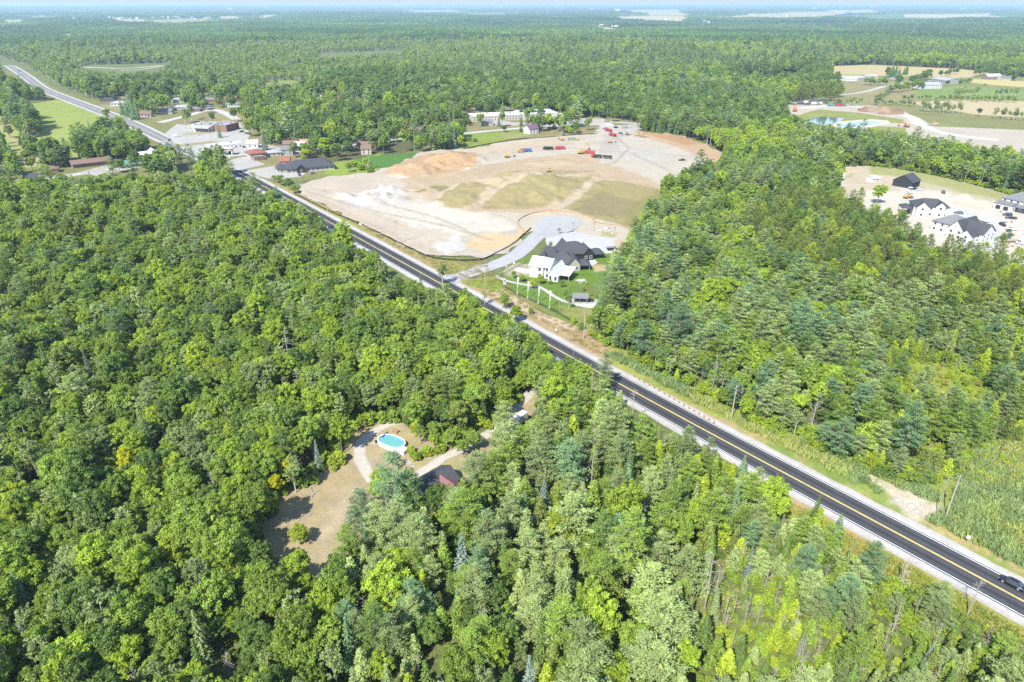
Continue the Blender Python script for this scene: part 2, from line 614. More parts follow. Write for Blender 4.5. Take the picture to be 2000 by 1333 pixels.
def pile(cx, cy, rx, ry, rot, h, rough=.25, sd=0.0):
    c, s = math.cos(rot), math.sin(rot)

    def f(x, y):
        dx, dy = x - cx, y - cy
        a, b = (dx * c + dy * s) / rx, (-dx * s + dy * c) / ry
        r = np.sqrt(a * a + b * b) + (fbm(x + sd, y, .11, 4) - .5) * .9
        return h * np.clip(1.15 - r, 0, 1) ** .9 * (1 - rough + rough * 2 * fbm(x, y + sd, .3, 3))
    return f


# --- the earthworks site
PIL = []


def addpile(u0, v0, u1, v1, depth, h, sd=0.0, rough=.25):
    a, b = P(u0, v0), P(u1, v1)
    PIL.append(pile((a[0] + b[0]) / 2, (a[1] + b[1]) / 2, math.dist(a, b) / 2, depth, math.atan2(b[1] - a[1], b[0] - a[0]), h, rough, sd))


addpile(770, 330, 850, 340, 22, 5.5, 1)
addpile(835, 318, 940, 315, 24, 6.5, 2)
addpile(690, 392, 795, 396, 11, 4.5, 3, .5)
addpile(715, 380, 790, 376, 9, 5.0, 4, .5)
addpile(648, 380, 690, 390, 6, 2.5, 5, .5)
addpile(860, 395, 1150, 352, 34, 5.0, 6, .1)
addpile(940, 368, 1080, 345, 18, 3.0, 7, .1)
addpile(1035, 325, 1150, 305, 14, 2.0, 8, .1)


_PADS = W([(1030, 455), (1022, 440), (1035, 424), (1070, 417), (1112, 419), (1150, 428), (1235, 462), (1245, 525), (1190, 520), (1050, 520), (1000, 510)])


def site_h(x, y):
    z = 0.5 * (fbm(x, y, .08, 4) - .5) + .18 * (fbm(x, y, .45, 3) - .5) + .25
    flat_ = 1 - smooth(-6, 1, sdist(_PADS, x, y))
    z = z * flat_ - .04 * (1 - flat_)
    for p in PIL:
        z = z + p(x, y)
    return z


SITE = [(582, 362), (640, 347), (720, 337), (765, 327), (820, 300), (880, 291), (920, 291), (1000, 276), (1090, 267), (1160, 263), (1172, 250), (1240, 255), (1262, 258), (1330, 265), (1375, 281), (1430, 309), (1440, 330), (1400, 370), (1330, 420), (1280, 470),
        (1262, 520), (1225, 490), (1195, 482), (1135, 448), (1050, 452), (1035, 452), (990, 495), (945, 505), (850, 503), (790, 481), (700, 437), (640, 406), (590, 384)]
site = patch('construction_site', SITE, 1.4, GRAVEL, [
    ([(585, 362), (640, 350), (780, 345), (850, 372), (790, 400), (640, 400), (590, 382)], (.49, .41, .31), 8, .8),
    ([(900, 335), (1010, 312), (1140, 300), (1180, 320), (1270, 350), (1290, 372), (1180, 350), (1060, 335), (960, 350), (880, 372), (800, 370), (780, 350)], SAND, 8, .85),
    ([(900, 292), (1000, 279), (1090, 270), (1165, 267), (1100, 285), (1000, 300), (930, 305)], SAND_L, 6, .8),
    ([(750, 340), (765, 322), (830, 302), (895, 297), (930, 300), (938, 322), (850, 346), (790, 348)], ORANGE, 5),
    ([(800, 330), (850, 318), (890, 312), (930, 312), (936, 322), (850, 343)], (.44, .29, .15), 5, .7),
    ([(835, 304), (890, 297), (930, 300), (900, 306), (840, 312)], BROWN, 4, .9),
    ([(805, 376), (840, 360), (880, 362), (950, 345), (1020, 330), (1060, 328), (1170, 338), (1172, 348), (1140, 370), (1095, 405), (1040, 420), (960, 414), (900, 418), (850, 408), (842, 392)], SAND, 6, .8),
    ([(812, 376), (842, 364), (885, 364), (860, 376)], DRYG, 4, .9),
    ([(850, 392), (900, 365), (960, 370), (930, 400), (900, 412), (860, 405)], DRY, 6, .9),
    ([(930, 405), (985, 372), (1060, 352), (1160, 348), (1130, 375), (1085, 398), (1030, 412), (960, 410)], DRY, 6, .9),
    ([(960, 352), (1030, 335), (1060, 337), (1160, 337), (1060, 345), (970, 362)], DRY, 5, .8),
    ([(1095, 408), (1120, 388), (1175, 352), (1220, 356), (1262, 366), (1300, 372), (1290, 430), (1262, 460), (1215, 442), (1150, 425), (1125, 415)], DRY, 5),
    ([(1120, 410), (1170, 372), (1200, 385), (1250, 395), (1210, 430), (1150, 420)], (.25, .21, .11), 9, .8),
    ([(1230, 400), (1290, 372), (1290, 450), (1225, 440)], DRYG, 8, .6),
    ([(1240, 257), (1330, 266), (1375, 282), (1432, 311), (1395, 318), (1340, 296), (1290, 278), (1250, 268)], ORANGE, 4, .9),
    ([(1240, 257), (1330, 266), (1375, 282), (1340, 285), (1280, 268)], (.40, .24, .12), 4, .8),
    ([(1180, 262), (1240, 262), (1200, 275), (1220, 300), (1170, 300)], (.36, .34, .31), 8, .6),
    ([(1190, 300), (1260, 285), (1320, 310), (1250, 320)], (.44, .42, .38), 10, .6),
    ([(908, 482), (925, 462), (985, 452), (1030, 448), (1020, 468), (985, 485), (940, 494)], (.58, .43, .24), 4, .9),
    ([(975, 457), (1010, 446), (1016, 456), (995, 462)], (.40, .36, .31), 3, .9),
    ([(690, 404), (820, 396), (990, 430), (1000, 450), (900, 462), (800, 440)], GRAVEL_W, 10, .9),
    ([(630, 395), (700, 404), (800, 440), (830, 470), (700, 430)], (.50, .42, .31), 8, .7),
    ([(850, 480), (900, 455), (905, 490), (860, 500)], (.56, .55, .53), 6, .7),
    ([(640, 375), (690, 382), (770, 360), (800, 400), (700, 410)], (.50, .475, .43), 4, .9),
    ([(1164, 350), (1130, 385), (1090, 408), (1082, 416)], SAND_L, 2, 1, 'line', 2.6),
    ([(1160, 344), (1090, 350), (1030, 362), (975, 380), (930, 404)], SAND_L, 2, .9, 'line', 2.4),
    ([(800, 352), (860, 382), (850, 392), (900, 360), (960, 345)], SAND_L, 3, .9, 'line', 2.4),
    ([(1075, 335), (1160, 336)], BROWN, 2, .8, 'line', 1.6),
    ([(650, 378), (690, 385), (720, 405), (770, 400), (795, 402)], (.45, .43, .40), 2, .5, 'line', 1.2),
    ([(600, 375), (680, 400), (760, 420), (860, 440), (960, 470)], (.37, .31, .24), 2, .8, 'line', 1.0),
    ([(610, 370), (720, 392), (850, 425), (930, 460)], (.36, .31, .24), 2, .8, 'line', .9),
    ([(1000, 300), (1120, 290), (1230, 300), (1310, 335)], (.36, .32, .27), 3, .8, 'line', 1.6),
    ([(960, 300), (1080, 284), (1180, 280), (1280, 300), (1380, 310)], (.36, .32, .27), 3, .8, 'line', 1.4),
    ([(1200, 268), (1230, 290), (1200, 320), (1130, 330)], (.35, .31, .27), 3, .8, 'line', 1.6),
    ([(800, 350), (900, 330), (1000, 318), (1140, 318)], (.38, .29, .19), 3, .8, 'line', 1.6),
    ([(640, 400), (700, 430), (800, 476), (860, 498)], (.44, .35, .24), 3, .6, 'line', 2.0)],
    'soil', .07, 2.0, site_h)

# --- verge on the village side of the highway, embankment, reed marsh
patch('verge', [(482, 338), (540, 358), (590, 382), (640, 406), (700, 438), (790, 483), (850, 506), (945, 510), (930, 530), (870, 560), (810, 535), (700, 472), (600, 418), (525, 372), (470, 345)], 1.6, DRY, [
    ([(600, 392), (650, 412), (720, 455), (690, 455), (620, 415)], (.30, .33, .09), 3, .8),
    ([(850, 508), (945, 512), (925, 528), (880, 540), (850, 525)], (.26, .28, .08), 3, .8),
    ([(480, 340), (540, 362), (560, 385), (500, 360)], (.28, .32, .09), 3, .9)], 'turf', .085, .8)
patch('embankment', [(868, 556), (905, 546), (980, 540), (985, 565), (1060, 612), (1140, 640), (1165, 655), (1200, 690), (1180, 715), (1110, 690), (1040, 655), (960, 610), (900, 575)], 1.2, TAN, [
    ([(898, 550), (950, 540), (982, 552), (975, 572), (930, 563)], (.21, .30, .05), 2.5),
    ([(960, 575), (975, 570), (1040, 600), (1130, 636), (1140, 650), (1100, 640), (1020, 610)], (.46, .38, .29), 1.5, .9),
    ([(1020, 620), (1060, 632), (1150, 660), (1150, 672), (1080, 655)], (.36, .27, .15), 4, .7),
    ([(905, 560), (960, 575), (1000, 600), (960, 600)], (.42, .30, .18), 3, .8)], 'turf', .09, .5)
MARSH = [(1150, 668), (1190, 664), (1290, 724), (1400, 774), (1470, 820), (1560, 850), (1650, 890), (1720, 915), (1790, 940), (1840, 930), (1880, 870), (2300, 780), (2600, 1000), (2500, 1380), (2000, 1132), (1750, 1008), (1500, 884), (1350, 810), (1245, 757), (1170, 716)]
patch('marsh_ground', MARSH, 1.6, (.24, .31, .065), [
    ([(1150, 668), (1200, 680), (1290, 745), (1230, 742), (1160, 705)], (.33, .35, .10), 3, .8),
    ([(1240, 740), (1500, 861), (1750, 986), (2000, 1108), (2300, 1252), (2300, 1290), (2000, 1122), (1750, 998), (1500, 873), (1245, 748)], (.42, .34, .17), 1.6),
    ([(1700, 930), (1740, 945), (1790, 965), (1838, 992), (1835, 1012), (1785, 1020), (1765, 1000), (1745, 975)], (.54, .48, .38), 2.5),
    ([(1480, 860), (1560, 890), (1650, 930), (1740, 985), (1760, 1000), (1640, 940), (1490, 872)], (.20, .30, .07), 2)], 'turf', .075, .8)
patch('south_verge', [(1480, 925), (1660, 1015), (1800, 1088), (2000, 1190), (2400, 1400), (2300, 1420), (2000, 1262), (1900, 1215), (1780, 1170), (1660, 1120), (1560, 1040), (1450, 960)], 1.4, (.27, .29, .06), [
    ([(1480, 925), (1660, 1015), (1800, 1088), (2000, 1190), (2400, 1400), (2340, 1390), (2000, 1215), (1800, 1112), (1640, 1030), (1470, 945)], (.43, .33, .17), 2),
    ([(1610, 1040), (1680, 1075), (1700, 1110), (1640, 1090)], (.30, .25, .07), 3)], 'turf', .07, .8)

# --- highway: shoulders, asphalt, lines
DV = np.hypot(HWL[:, 0], HWL[:, 1])
half = 4.75 + 2.2 * smooth(520, 900, DV)
sh = ribbon('gravel_shoulder', HWL, half + 2.6, [(-1, (.42, .39, .34)), (-.8, (.50, .475, .44)), (0, (.5, .5, .5)), (.8, (.50, .475, .44)), (1, (.42, .39, .34))], 'soil', .10, wob=.6)
tag(sh, kind='structure')
A0, A1, A2 = (.040, .042, .048), (.062, .064, .070), (.085, .086, .09)
lanes = [(-1, A0), (-.93, A0), (-.84, A1), (-.72, A2), (-.60, A1), (-.48, A0), (-.40, A1), (-.25, A2), (-.12, A1), (-.03, A0), (.03, A0), (.12, A1), (.25, A2), (.40, A1), (.48, A0), (.60, A1), (.72, A2), (.84, A1), (.93, A0), (1, A0)]
hw = ribbon('highway', HWL, half, lanes, 'asphalt', .125)
tag(hw, kind='structure')
k2 = np.where(np.cumsum(DV > 600) > 0)[0]
OLD = (.20, .20, .205)
tag(ribbon('old_highway', HWL[k2[0]:], half[k2[0]:], [(-1, (.30, .29, .27)), (-.7, OLD), (-.4, (.25, .25, .25)), (0, OLD), (.4, (.25, .25, .25)), (.7, OLD), (1, (.30, .29, .27))], 'asphalt', .129), kind='structure')
plain('line_white', (.5, .5, .48), .6, .12, 1.5)
plain('line_yellow', (.46, .37, .14), .6, .15, 1.5)
for off, mt in ((.17, 'line_yellow'), (-.17, 'line_yellow')):
    ribbon('centre_line', offset_line(HWL, off), .11, [(-1, (1, 1, 1)), (1, (1, 1, 1))], mt, .131, hw)
for sgn in (-1, 1):
    T = np.gradient(HWL, axis=0); T /= np.linalg.norm(T, axis=1)[:, None]
    E_ = HWL + np.stack([-T[:, 1], T[:, 0]], 1) * (sgn * (half - .42))[:, None]
    ribbon('edge_line', E_, .11, [(-1, (1, 1, 1)), (1, (1, 1, 1))], 'line_white', .131, hw)


def lane(name, px, half, col, z=.11, wob=.4, mat='soil', step=3, edge=None, drape=False):
    l_ = spline([P(*p) for p in px], step)
    e = edge or tuple(c * .85 for c in col)
    return tag(ribbon(name, l_, half, [(-1, e), (-.75, col), (0, tuple(min(.7, c * 1.04) for c in col)), (.75, col), (1, e)], mat, z, wob=wob, drape=drape), kind='structure'), l_


ROADS = []
ASP = (.34, .34, .345)
_, l1 = lane('side_street', [(865, 560), (885, 545), (930, 530), (975, 515), (1010, 497), (1040, 470), (1060, 452), (1082, 440)], 4.6, (.40, .40, .40), .115, .3, 'asphalt')
patch('turning_circle', [(1045, 436), (1060, 427), (1085, 423), (1115, 424), (1133, 431), (1132, 442), (1115, 452), (1085, 462), (1062, 466), (1045, 460)], 1.5, (.42, .42, .415), (), 'soil', .122, .4)
patch('gravel_pad', [(1062, 462), (1090, 458), (1130, 452), (1150, 448), (1225, 470), (1232, 492), (1200, 500), (1150, 500), (1090, 505), (1070, 490)], 1.5, (.50, .50, .495), [
    ([(1198, 470), (1240, 470), (1240, 520), (1205, 505)], (.52, .37, .26), 3),
    ([(1130, 436), (1165, 440), (1225, 466), (1160, 458), (1120, 452)], (.52, .42, .31), 3)], 'soil', .10, .6)
patch('gravel_pad', [(1118, 452), (1140, 440), (1225, 462), (1228, 470), (1160, 462)], 1.5, (.50, .43, .33), [([(1170, 452), (1200, 455), (1200, 463), (1175, 462)], (.30, .33, .12), 2)], 'soil', .11, .6)
for nm, px, hf, c in [
    ('village_street', [(322, 290), (270, 322), (190, 335), (150, 341), (85, 350), (0, 362), (-200, 380)], 5, (.50, .48, .45)),
    ('village_street', [(312, 240), (360, 228), (412, 215), (440, 222), (462, 234)], 5, (.48, .46, .43)),
    ('village_street', [(412, 215), (400, 205), (380, 195)], 4, (.45, .43, .40)),
    ('village_street', [(340, 292), (420, 305), (480, 302), (560, 296), (640, 290), (720, 280), (800, 270), (900, 262), (960, 256), (1040, 249), (1130, 244), (1175, 238), (1250, 242), (1290, 240)], 4.2, (.48, .46, .43)),
    ('access_road', [(1175, 238), (1190, 250), (1200, 262)], 8, (.47, .45, .42)),
    ('gravel_road', [(1560, 212), (1640, 207), (1710, 214), (1775, 228), (1800, 245), (1850, 262), (1950, 275)], 7, (.52, .50, .46)),
    ('farm_lane', [(1640, 186), (1670, 183), (1700, 177), (1730, 168)], 4, (.45, .43, .39)),
    ('farm_lane', [(1545, 203), (1580, 196), (1640, 186)], 4, (.42, .40, .34)),
    ('farm_lane', [(1730, 168), (1800, 160), (1870, 152), (1900, 150)], 3, (.42, .40, .34)),
    ('forest_track', [(160, 131), (230, 134), (275, 132), (318, 128)], 7, (.42, .38, .31)),
    ('forest_track', [(100, 128), (135, 132), (180, 134)], 4, (.36, .33, .22)),
    ('forest_track', [(580, 110), (650, 108), (700, 107), (775, 103), (800, 100)], 6, (.42, .38, .31)),
    ('forest_track', [(235, 138), (275, 136), (318, 129)], 5, (.38, .36, .24)),
]:
    _, l_ = lane(nm, px, hf, c, .115, .5, 'soil', 5)
    ROADS.append((l_, hf))
LOTS = [
    [(322, 262), (345, 243), (380, 247), (440, 236), (468, 240), (492, 262), (480, 278), (560, 290), (600, 296), (560, 306), (490, 296), (452, 305), (400, 312), (352, 290)],
    [(435, 317), (477, 306), (500, 312), (520, 322), (464, 334), (444, 327)],
    [(470, 336), (538, 324), (600, 330), (590, 345), (540, 352), (520, 349)],
    [(150, 338), (190, 328), (235, 318), (300, 305), (322, 300), (320, 320), (240, 334), (190, 345)],
    [(1165, 250), (1250, 242), (1255, 256), (1200, 262)],
    [(960, 232), (1000, 240), (1090, 240), (1095, 232), (1180, 232), (1180, 245), (1040, 247), (960, 245)],
]
for i, L_ in enumerate(LOTS):
    patch('parking_lot', L_, 4, (.44, .42, .385) if i < 3 else (.44, .40, .35), [
        ([(330, 284), (420, 276), (420, 280), (335, 290)], (.30, .27, .12), 3, .9) if i == 0 else (L_, (.44, .42, .38), 4, .3),
        ([(350, 262), (410, 256), (412, 260), (352, 267)], (.32, .30, .14), 3, .8) if i == 0 else (L_, (.4, .4, .4), 4, .1)], 'soil', .13, .8)
# --- model home garden
patch('lawn', [(1128, 640), (1060, 610), (985, 568), (975, 548), (985, 530), (1010, 512), (1035, 502), (1090, 510), (1150, 498), (1215, 495), (1225, 520), (1205, 560), (1175, 600), (1165, 650)], 1.0, LAWN, [
    ([(1010, 512), (1040, 520), (1040, 540), (985, 540), (975, 530)], (.46, .40, .32), 2, .7),
    ([(1150, 515), (1190, 520), (1192, 530), (1165, 530)], (.45, .36, .22), 2),
    ([(1090, 600), (1170, 600), (1165, 650), (1130, 642)], (.26, .27, .09), 3, .8),
    ([(985, 560), (1040, 585), (1120, 635), (1128, 648), (1050, 610), (980, 572)], (.24, .24, .09), 2, .7),
    ([(1120, 560), (1180, 558), (1175, 585), (1130, 575)], (.16, .18, .07), 3, .7)], 'turf', .13, .5)
lane('garden_path', [(968, 538), (985, 548), (1020, 556), (1055, 562), (1080, 578), (1110, 592), (1150, 594)], .9, (.50, .47, .42), .14, .2)
lane('driveway', [(1003, 526), (1020, 529), (1036, 533)], 2.8, (.56, .53, .48), .142, .2)
patch('patio', [(1118, 588), (1170, 590), (1172, 600), (1150, 603), (1122, 598)], .8, (.62, .60, .57), (), 'soil', .145, .15)
patch('patio', [(1140, 512), (1160, 506), (1168, 514), (1150, 522)], .8, (.60, .58, .55), (), 'soil', .145, .1)
# --- clearing round the pool
CLR = [(655, 876, 0), (695, 836, 0), (735, 824, 0), (775, 818, 0), (800, 838, 0), (835, 848, 0), (842, 866, 0), (872, 880, 0), (935, 850, 0), (975, 822, 0), (1010, 790, 0), (1045, 752, 0), (1062, 752, 0), (1052, 800, 0), (1000, 850, 0), (960, 890, 0), (930, 950, 0), (900, 1010, 0), (800, 1060, 0),
       (690, 1110, 0), (660, 1170, 0), (620, 1170, 0), (560, 1100, 0), (470, 1050, 0), (470, 1000, 0), (530, 960, 0), (570, 936, 0), (625, 912, 0)]
patch('pool_clearing', CLR, .9, (.38, .325, .20), [
    ([(700, 960), (680, 1000), (620, 1080), (640, 960)], (.48, .39, .27), 5, .8),
    ([(480, 1000), (560, 960), (600, 950), (560, 1020)], (.36, .30, .17), 4, .6),
    ([(735, 848), (800, 835), (830, 860), (800, 890), (740, 880)], (.38, .32, .17), 2, .8),
    ([(820, 900), (860, 905), (890, 880), (900, 920), (850, 960), (815, 930)], (.36, .33, .15), 3, .8),
    ([(700, 835), (740, 828), (730, 850), (680, 900), (640, 920)], (.33, .29, .13), 3, .7),
    ([(600, 1000), (660, 900), (690, 880), (640, 1000), (600, 1060)], (.40, .33, .19), 4, .7)], 'turf', .04, 1.2)
lane('gravel_drive', [(1150, 722), (1090, 735), (1045, 757), (1020, 785), (985, 825), (950, 850), (915, 872), (872, 892), (840, 912), (805, 934), (770, 950), (730, 940), (712, 915), (702, 890), (706, 866), (728, 845), (758, 829), (780, 822)], 1.6, (.50, .46, .385), .07, .8, 'soil', 1.5, (.40, .35, .25))
patch('swamp_ground', [(1780, 670), (1850, 690), (1935, 710), (1960, 760), (1900, 810), (1800, 780), (1750, 720)], 2, (.25, .32, .055), (), 'turf', .05, 2)

# --- ponds in the gravel workings
plain('pond_water', (.06, .10, .11), .06, .1, .05, 0, 0, .6)


def flat(name, px, mat, z, edge=.6, step=4, cat=None):
    w = ragged(W(px), step, edge) if edge else W(px)
    me = bpy.data.meshes.new(name)
    me.from_pydata([(x, y, z) for x, y in w], [], [list(range(len(w)))])
    me.materials.append(MATS[mat])
    return tag(put(name, me), kind='structure')


flat('pond_water', [(1572, 236), (1604, 228), (1650, 232), (1640, 238), (1612, 245), (1582, 245)], 'pond_water', .14)
patch('pond_bank', [(1620, 244), (1640, 238), (1700, 233), (1735, 236), (1740, 242), (1690, 252), (1640, 252)], 2.5, GRAVEL_W, (), 'soil', .13, .5)
flat('pond_water', [(1632, 245), (1660, 240), (1700, 237), (1722, 239), (1700, 244), (1660, 249), (1640, 249)], 'pond_water', .16)
# --- new houses building site on the right
RP = []
for _a, _b, _d, _h in (((1858, 388), (1912, 392), 7, 3.2), ((1905, 398), (1942, 402), 6, 2.2)):
    _p, _q = P(*_a), P(*_b)
    RP.append(pile((_p[0] + _q[0]) / 2, (_p[1] + _q[1]) / 2, math.dist(_p, _q) / 2, _d, math.atan2(_q[1] - _p[1], _q[0] - _p[0]), _h, .4, _d))
patch('building_site', [(1625, 385), (1640, 335), (1650, 325), (1700, 324), (1770, 332), (1850, 348), (1960, 376), (2100, 400), (2500, 470), (2500, 620), (2000, 540), (1880, 520), (1780, 480), (1740, 440), (1690, 410), (1640, 400)], 2.0, GRAVEL_W, [
    ([(1640, 330), (1700, 324), (1770, 330), (1760, 375), (1680, 375), (1640, 390)], (.50, .42, .30), 8),
    ([(1700, 323), (1770, 331), (1850, 348), (1960, 376), (2100, 400), (2100, 416), (1960, 395), (1850, 368), (1770, 348), (1700, 340)], (.33, .33, .13), 4),
    ([(1760, 345), (1850, 365), (1950, 392), (1930, 405), (1850, 378), (1760, 365)], (.40, .36, .19), 5, .7),
    ([(1855, 380), (1900, 385), (1945, 398), (1930, 412), (1870, 405)], (.58, .47, .35), 4),
    ([(1850, 404), (1900, 412), (1960, 432), (1955, 475), (1950, 520), (1880, 480), (1880, 440)], (.50, .51, .52), 4, .95),
    ([(1950, 440), (2200, 460), (2200, 560), (1940, 520)], (.58, .50, .41), 6, .8),
    ([(1650, 350), (1665, 340), (1690, 338)], (.28, .30, .1), 2, .7, 'line', 1.2)], 'soil', .08, 2,
    lambda x, y: sum(f(x, y) for f in RP))
# ================================================================== THINGS THAT STAND ON THE LAND
KEEP = []                                     # (x, y, radius) where things stand and no tree is sown
PAL = {'white_wall': (.66, .65, .62), 'cream_wall': (.58, .53, .44), 'brick_wall': (.30, .16, .11), 'beige_wall': (.46, .40, .31), 'sage_wall': (.38, .41, .31), 'black_wall': (.035, .037, .042), 'grey_wall': (.36, .36, .36), 'blue_wall': (.30, .38, .48),
       'white_metal': (.70, .72, .74), 'dark_shingle': (.075, .077, .085), 'grey_shingle': (.21, .21, .22), 'brown_shingle': (.24, .155, .115), 'red_shingle': (.33, .12, .085), 'orange_shingle': (.42, .26, .16), 'teal_metal': (.16, .42, .36), 'purple_shingle': (.20, .10, .15),
       'pale_shingle': (.40, .41, .40), 'green_shingle': (.22, .29, .22), 'membrane': (.62, .62, .60), 'grey_membrane': (.36, .36, .36), 'red_paint': (.52, .06, .06), 'black_paint': (.02, .021, .025), 'yellow_paint': (.62, .42, .12), 'white_paint': (.74, .74, .73), 'silver_paint': (.42, .43, .44),
       'blue_paint': (.06, .16, .36), 'orange_paint': (.65, .20, .03), 'green_paint': (.04, .17, .09), 'teal_paint': (.08, .35, .38), 'rubber': (.022, .022, .024), 'steel': (.28, .28, .29), 'concrete': (.48, .47, .44), 'cedar_wood': (.42, .25, .13), 'grey_wood': (.30, .27, .24), 'black_fabric': (.03, .026, .022),
       'orange_fabric': (.62, .30, .14), 'solar': (.03, .045, .09), 'boulder': (.50, .48, .45), 'sheeting': (.60, .66, .74), 'car_black': (.018, .022, .03), 'lamp_glass': (.6, .6, .6), 'tan_box': (.45, .38, .28), 'soot': (.05, .05, .05), 'vinyl': (.74, .76, .78), 'maroon': (.26, .13, .12), 'brush': (.22, .15, .10)}
for k_, c_ in PAL.items():
    gl_ = k_.endswith('paint') or k_ == 'car_black'
    c_ = tuple(q * (.66 if min(c_) > .5 else .56) for q in c_)
    plain(k_, c_, .3 if gl_ else .75 if 'metal' not in k_ else .45, .05 if gl_ else .16, 1.5, .0, 0 if gl_ else .12, .5 if gl_ else .3)
plain('pool_water', (.085, .25, .24), .08, .08, .6, 0, 0, .5)


def face_mat(h, a):
    """Matrix of a window: faces -y by default."""
    return Matrix.Translation(a) @ Matrix.Rotation(h, 4, 'Z')


_WIN = {}


def window(parent, x, y, z, w, h, face, kind='window', trim='white_wall'):
    """face: s, e, n, w - the side of the block it is on."""
    key = (kind, round(w, 1), round(h, 1), trim)
    if key not in _WIN:
        f = MB()
        t = .1
        for a in ((-w / 2 - t, -w / 2, -h / 2 - t, h / 2 + t), (w / 2, w / 2 + t, -h / 2 - t, h / 2 + t), (-w / 2, w / 2, h / 2, h / 2 + t), (-w / 2, w / 2, -h / 2 - t, -h / 2)):
            f.box(a[0], a[1], -.09, .05, a[2], a[3])
        if w > 1.3 and kind == 'window':
            f.box(-.04, .04, -.07, .04, -h / 2, h / 2)
        p = MB().box(-w / 2, w / 2, -.03, .03, -h / 2, h / 2)
        _WIN[key] = (f.mesh(kind, trim), p.mesh('pane' if kind != 'garage_door' else 'door_panel', glass if kind == 'window' else MATS['black_wall'] if kind == 'garage_opening' else MATS['grey_wall'] if kind == 'door' else MATS['cream_wall']))
    fm, pm = _WIN[key]
    nm = {'garage_opening': 'garage_door'}.get(kind, kind)
    o = put(nm, fm, parent, (x, y, z), {'s': 0, 'e': math.pi / 2, 'n': math.pi, 'w': -math.pi / 2}[face])
    put('pane' if kind == 'window' else 'door_panel', pm, o)


def gable(mb, x0, x1, y0, y1, h, rise, ov=.5, ridge='x', t=.18):
    if ridge == 'x':
        mid, sl = (y0 + y1) / 2, rise / ((y1 - y0) / 2)
        a = [(y0 - ov, h - ov * sl), (mid, h + rise), (y1 + ov, h - ov * sl)]
        pr = [(p, q + t) for p, q in a] + [(p, q) for p, q in a[::-1]]
        vs = [(x0 - ov, p, q) for p, q in pr] + [(x1 + ov, p, q) for p, q in pr]
    else:
        mid, sl = (x0 + x1) / 2, rise / ((x1 - x0) / 2)
        a = [(x0 - ov, h - ov * sl), (mid, h + rise), (x1 + ov, h - ov * sl)]
        pr = [(p, q + t) for p, q in a] + [(p, q) for p, q in a[::-1]]
        vs = [(p, y0 - ov, q) for p, q in pr] + [(p, y1 + ov, q) for p, q in pr]
    mb.poly(vs, [(0, 1, 4, 5), (1, 2, 3, 4), (6, 11, 10, 7), (7, 10, 9, 8)] + [(i, 6 + i, 6 + (i + 1) % 6, (i + 1) % 6) for i in range(6)])


def hip(mb, x0, x1, y0, y1, h, rise, ov=.5):
    x0 -= ov; x1 += ov; y0 -= ov; y1 += ov
    z = h - .12
    w, d = x1 - x0, y1 - y0
    m = min(w, d) / 2
    if w >= d:
        r = [(x0 + m, (y0 + y1) / 2, z + rise), (x1 - m, (y0 + y1) / 2, z + rise)]
        fs = [(0, 1, 5, 4), (1, 2, 5), (2, 3, 4, 5), (3, 0, 4)]
    else:
        r = [((x0 + x1) / 2, y0 + m, z + rise), ((x0 + x1) / 2, y1 - m, z + rise)]
        fs = [(0, 1, 4), (1, 2, 5, 4), (2, 3, 5), (3, 0, 4, 5)]
    mb.poly([(x0, y0, z), (x1, y0, z), (x1, y1, z), (x0, y1, z)] + r, fs + [(0, 3, 2, 1)])
    mb.box(x0 - .02, x1 + .02, y0 - .02, y1 + .02, z - .22, z - .003)


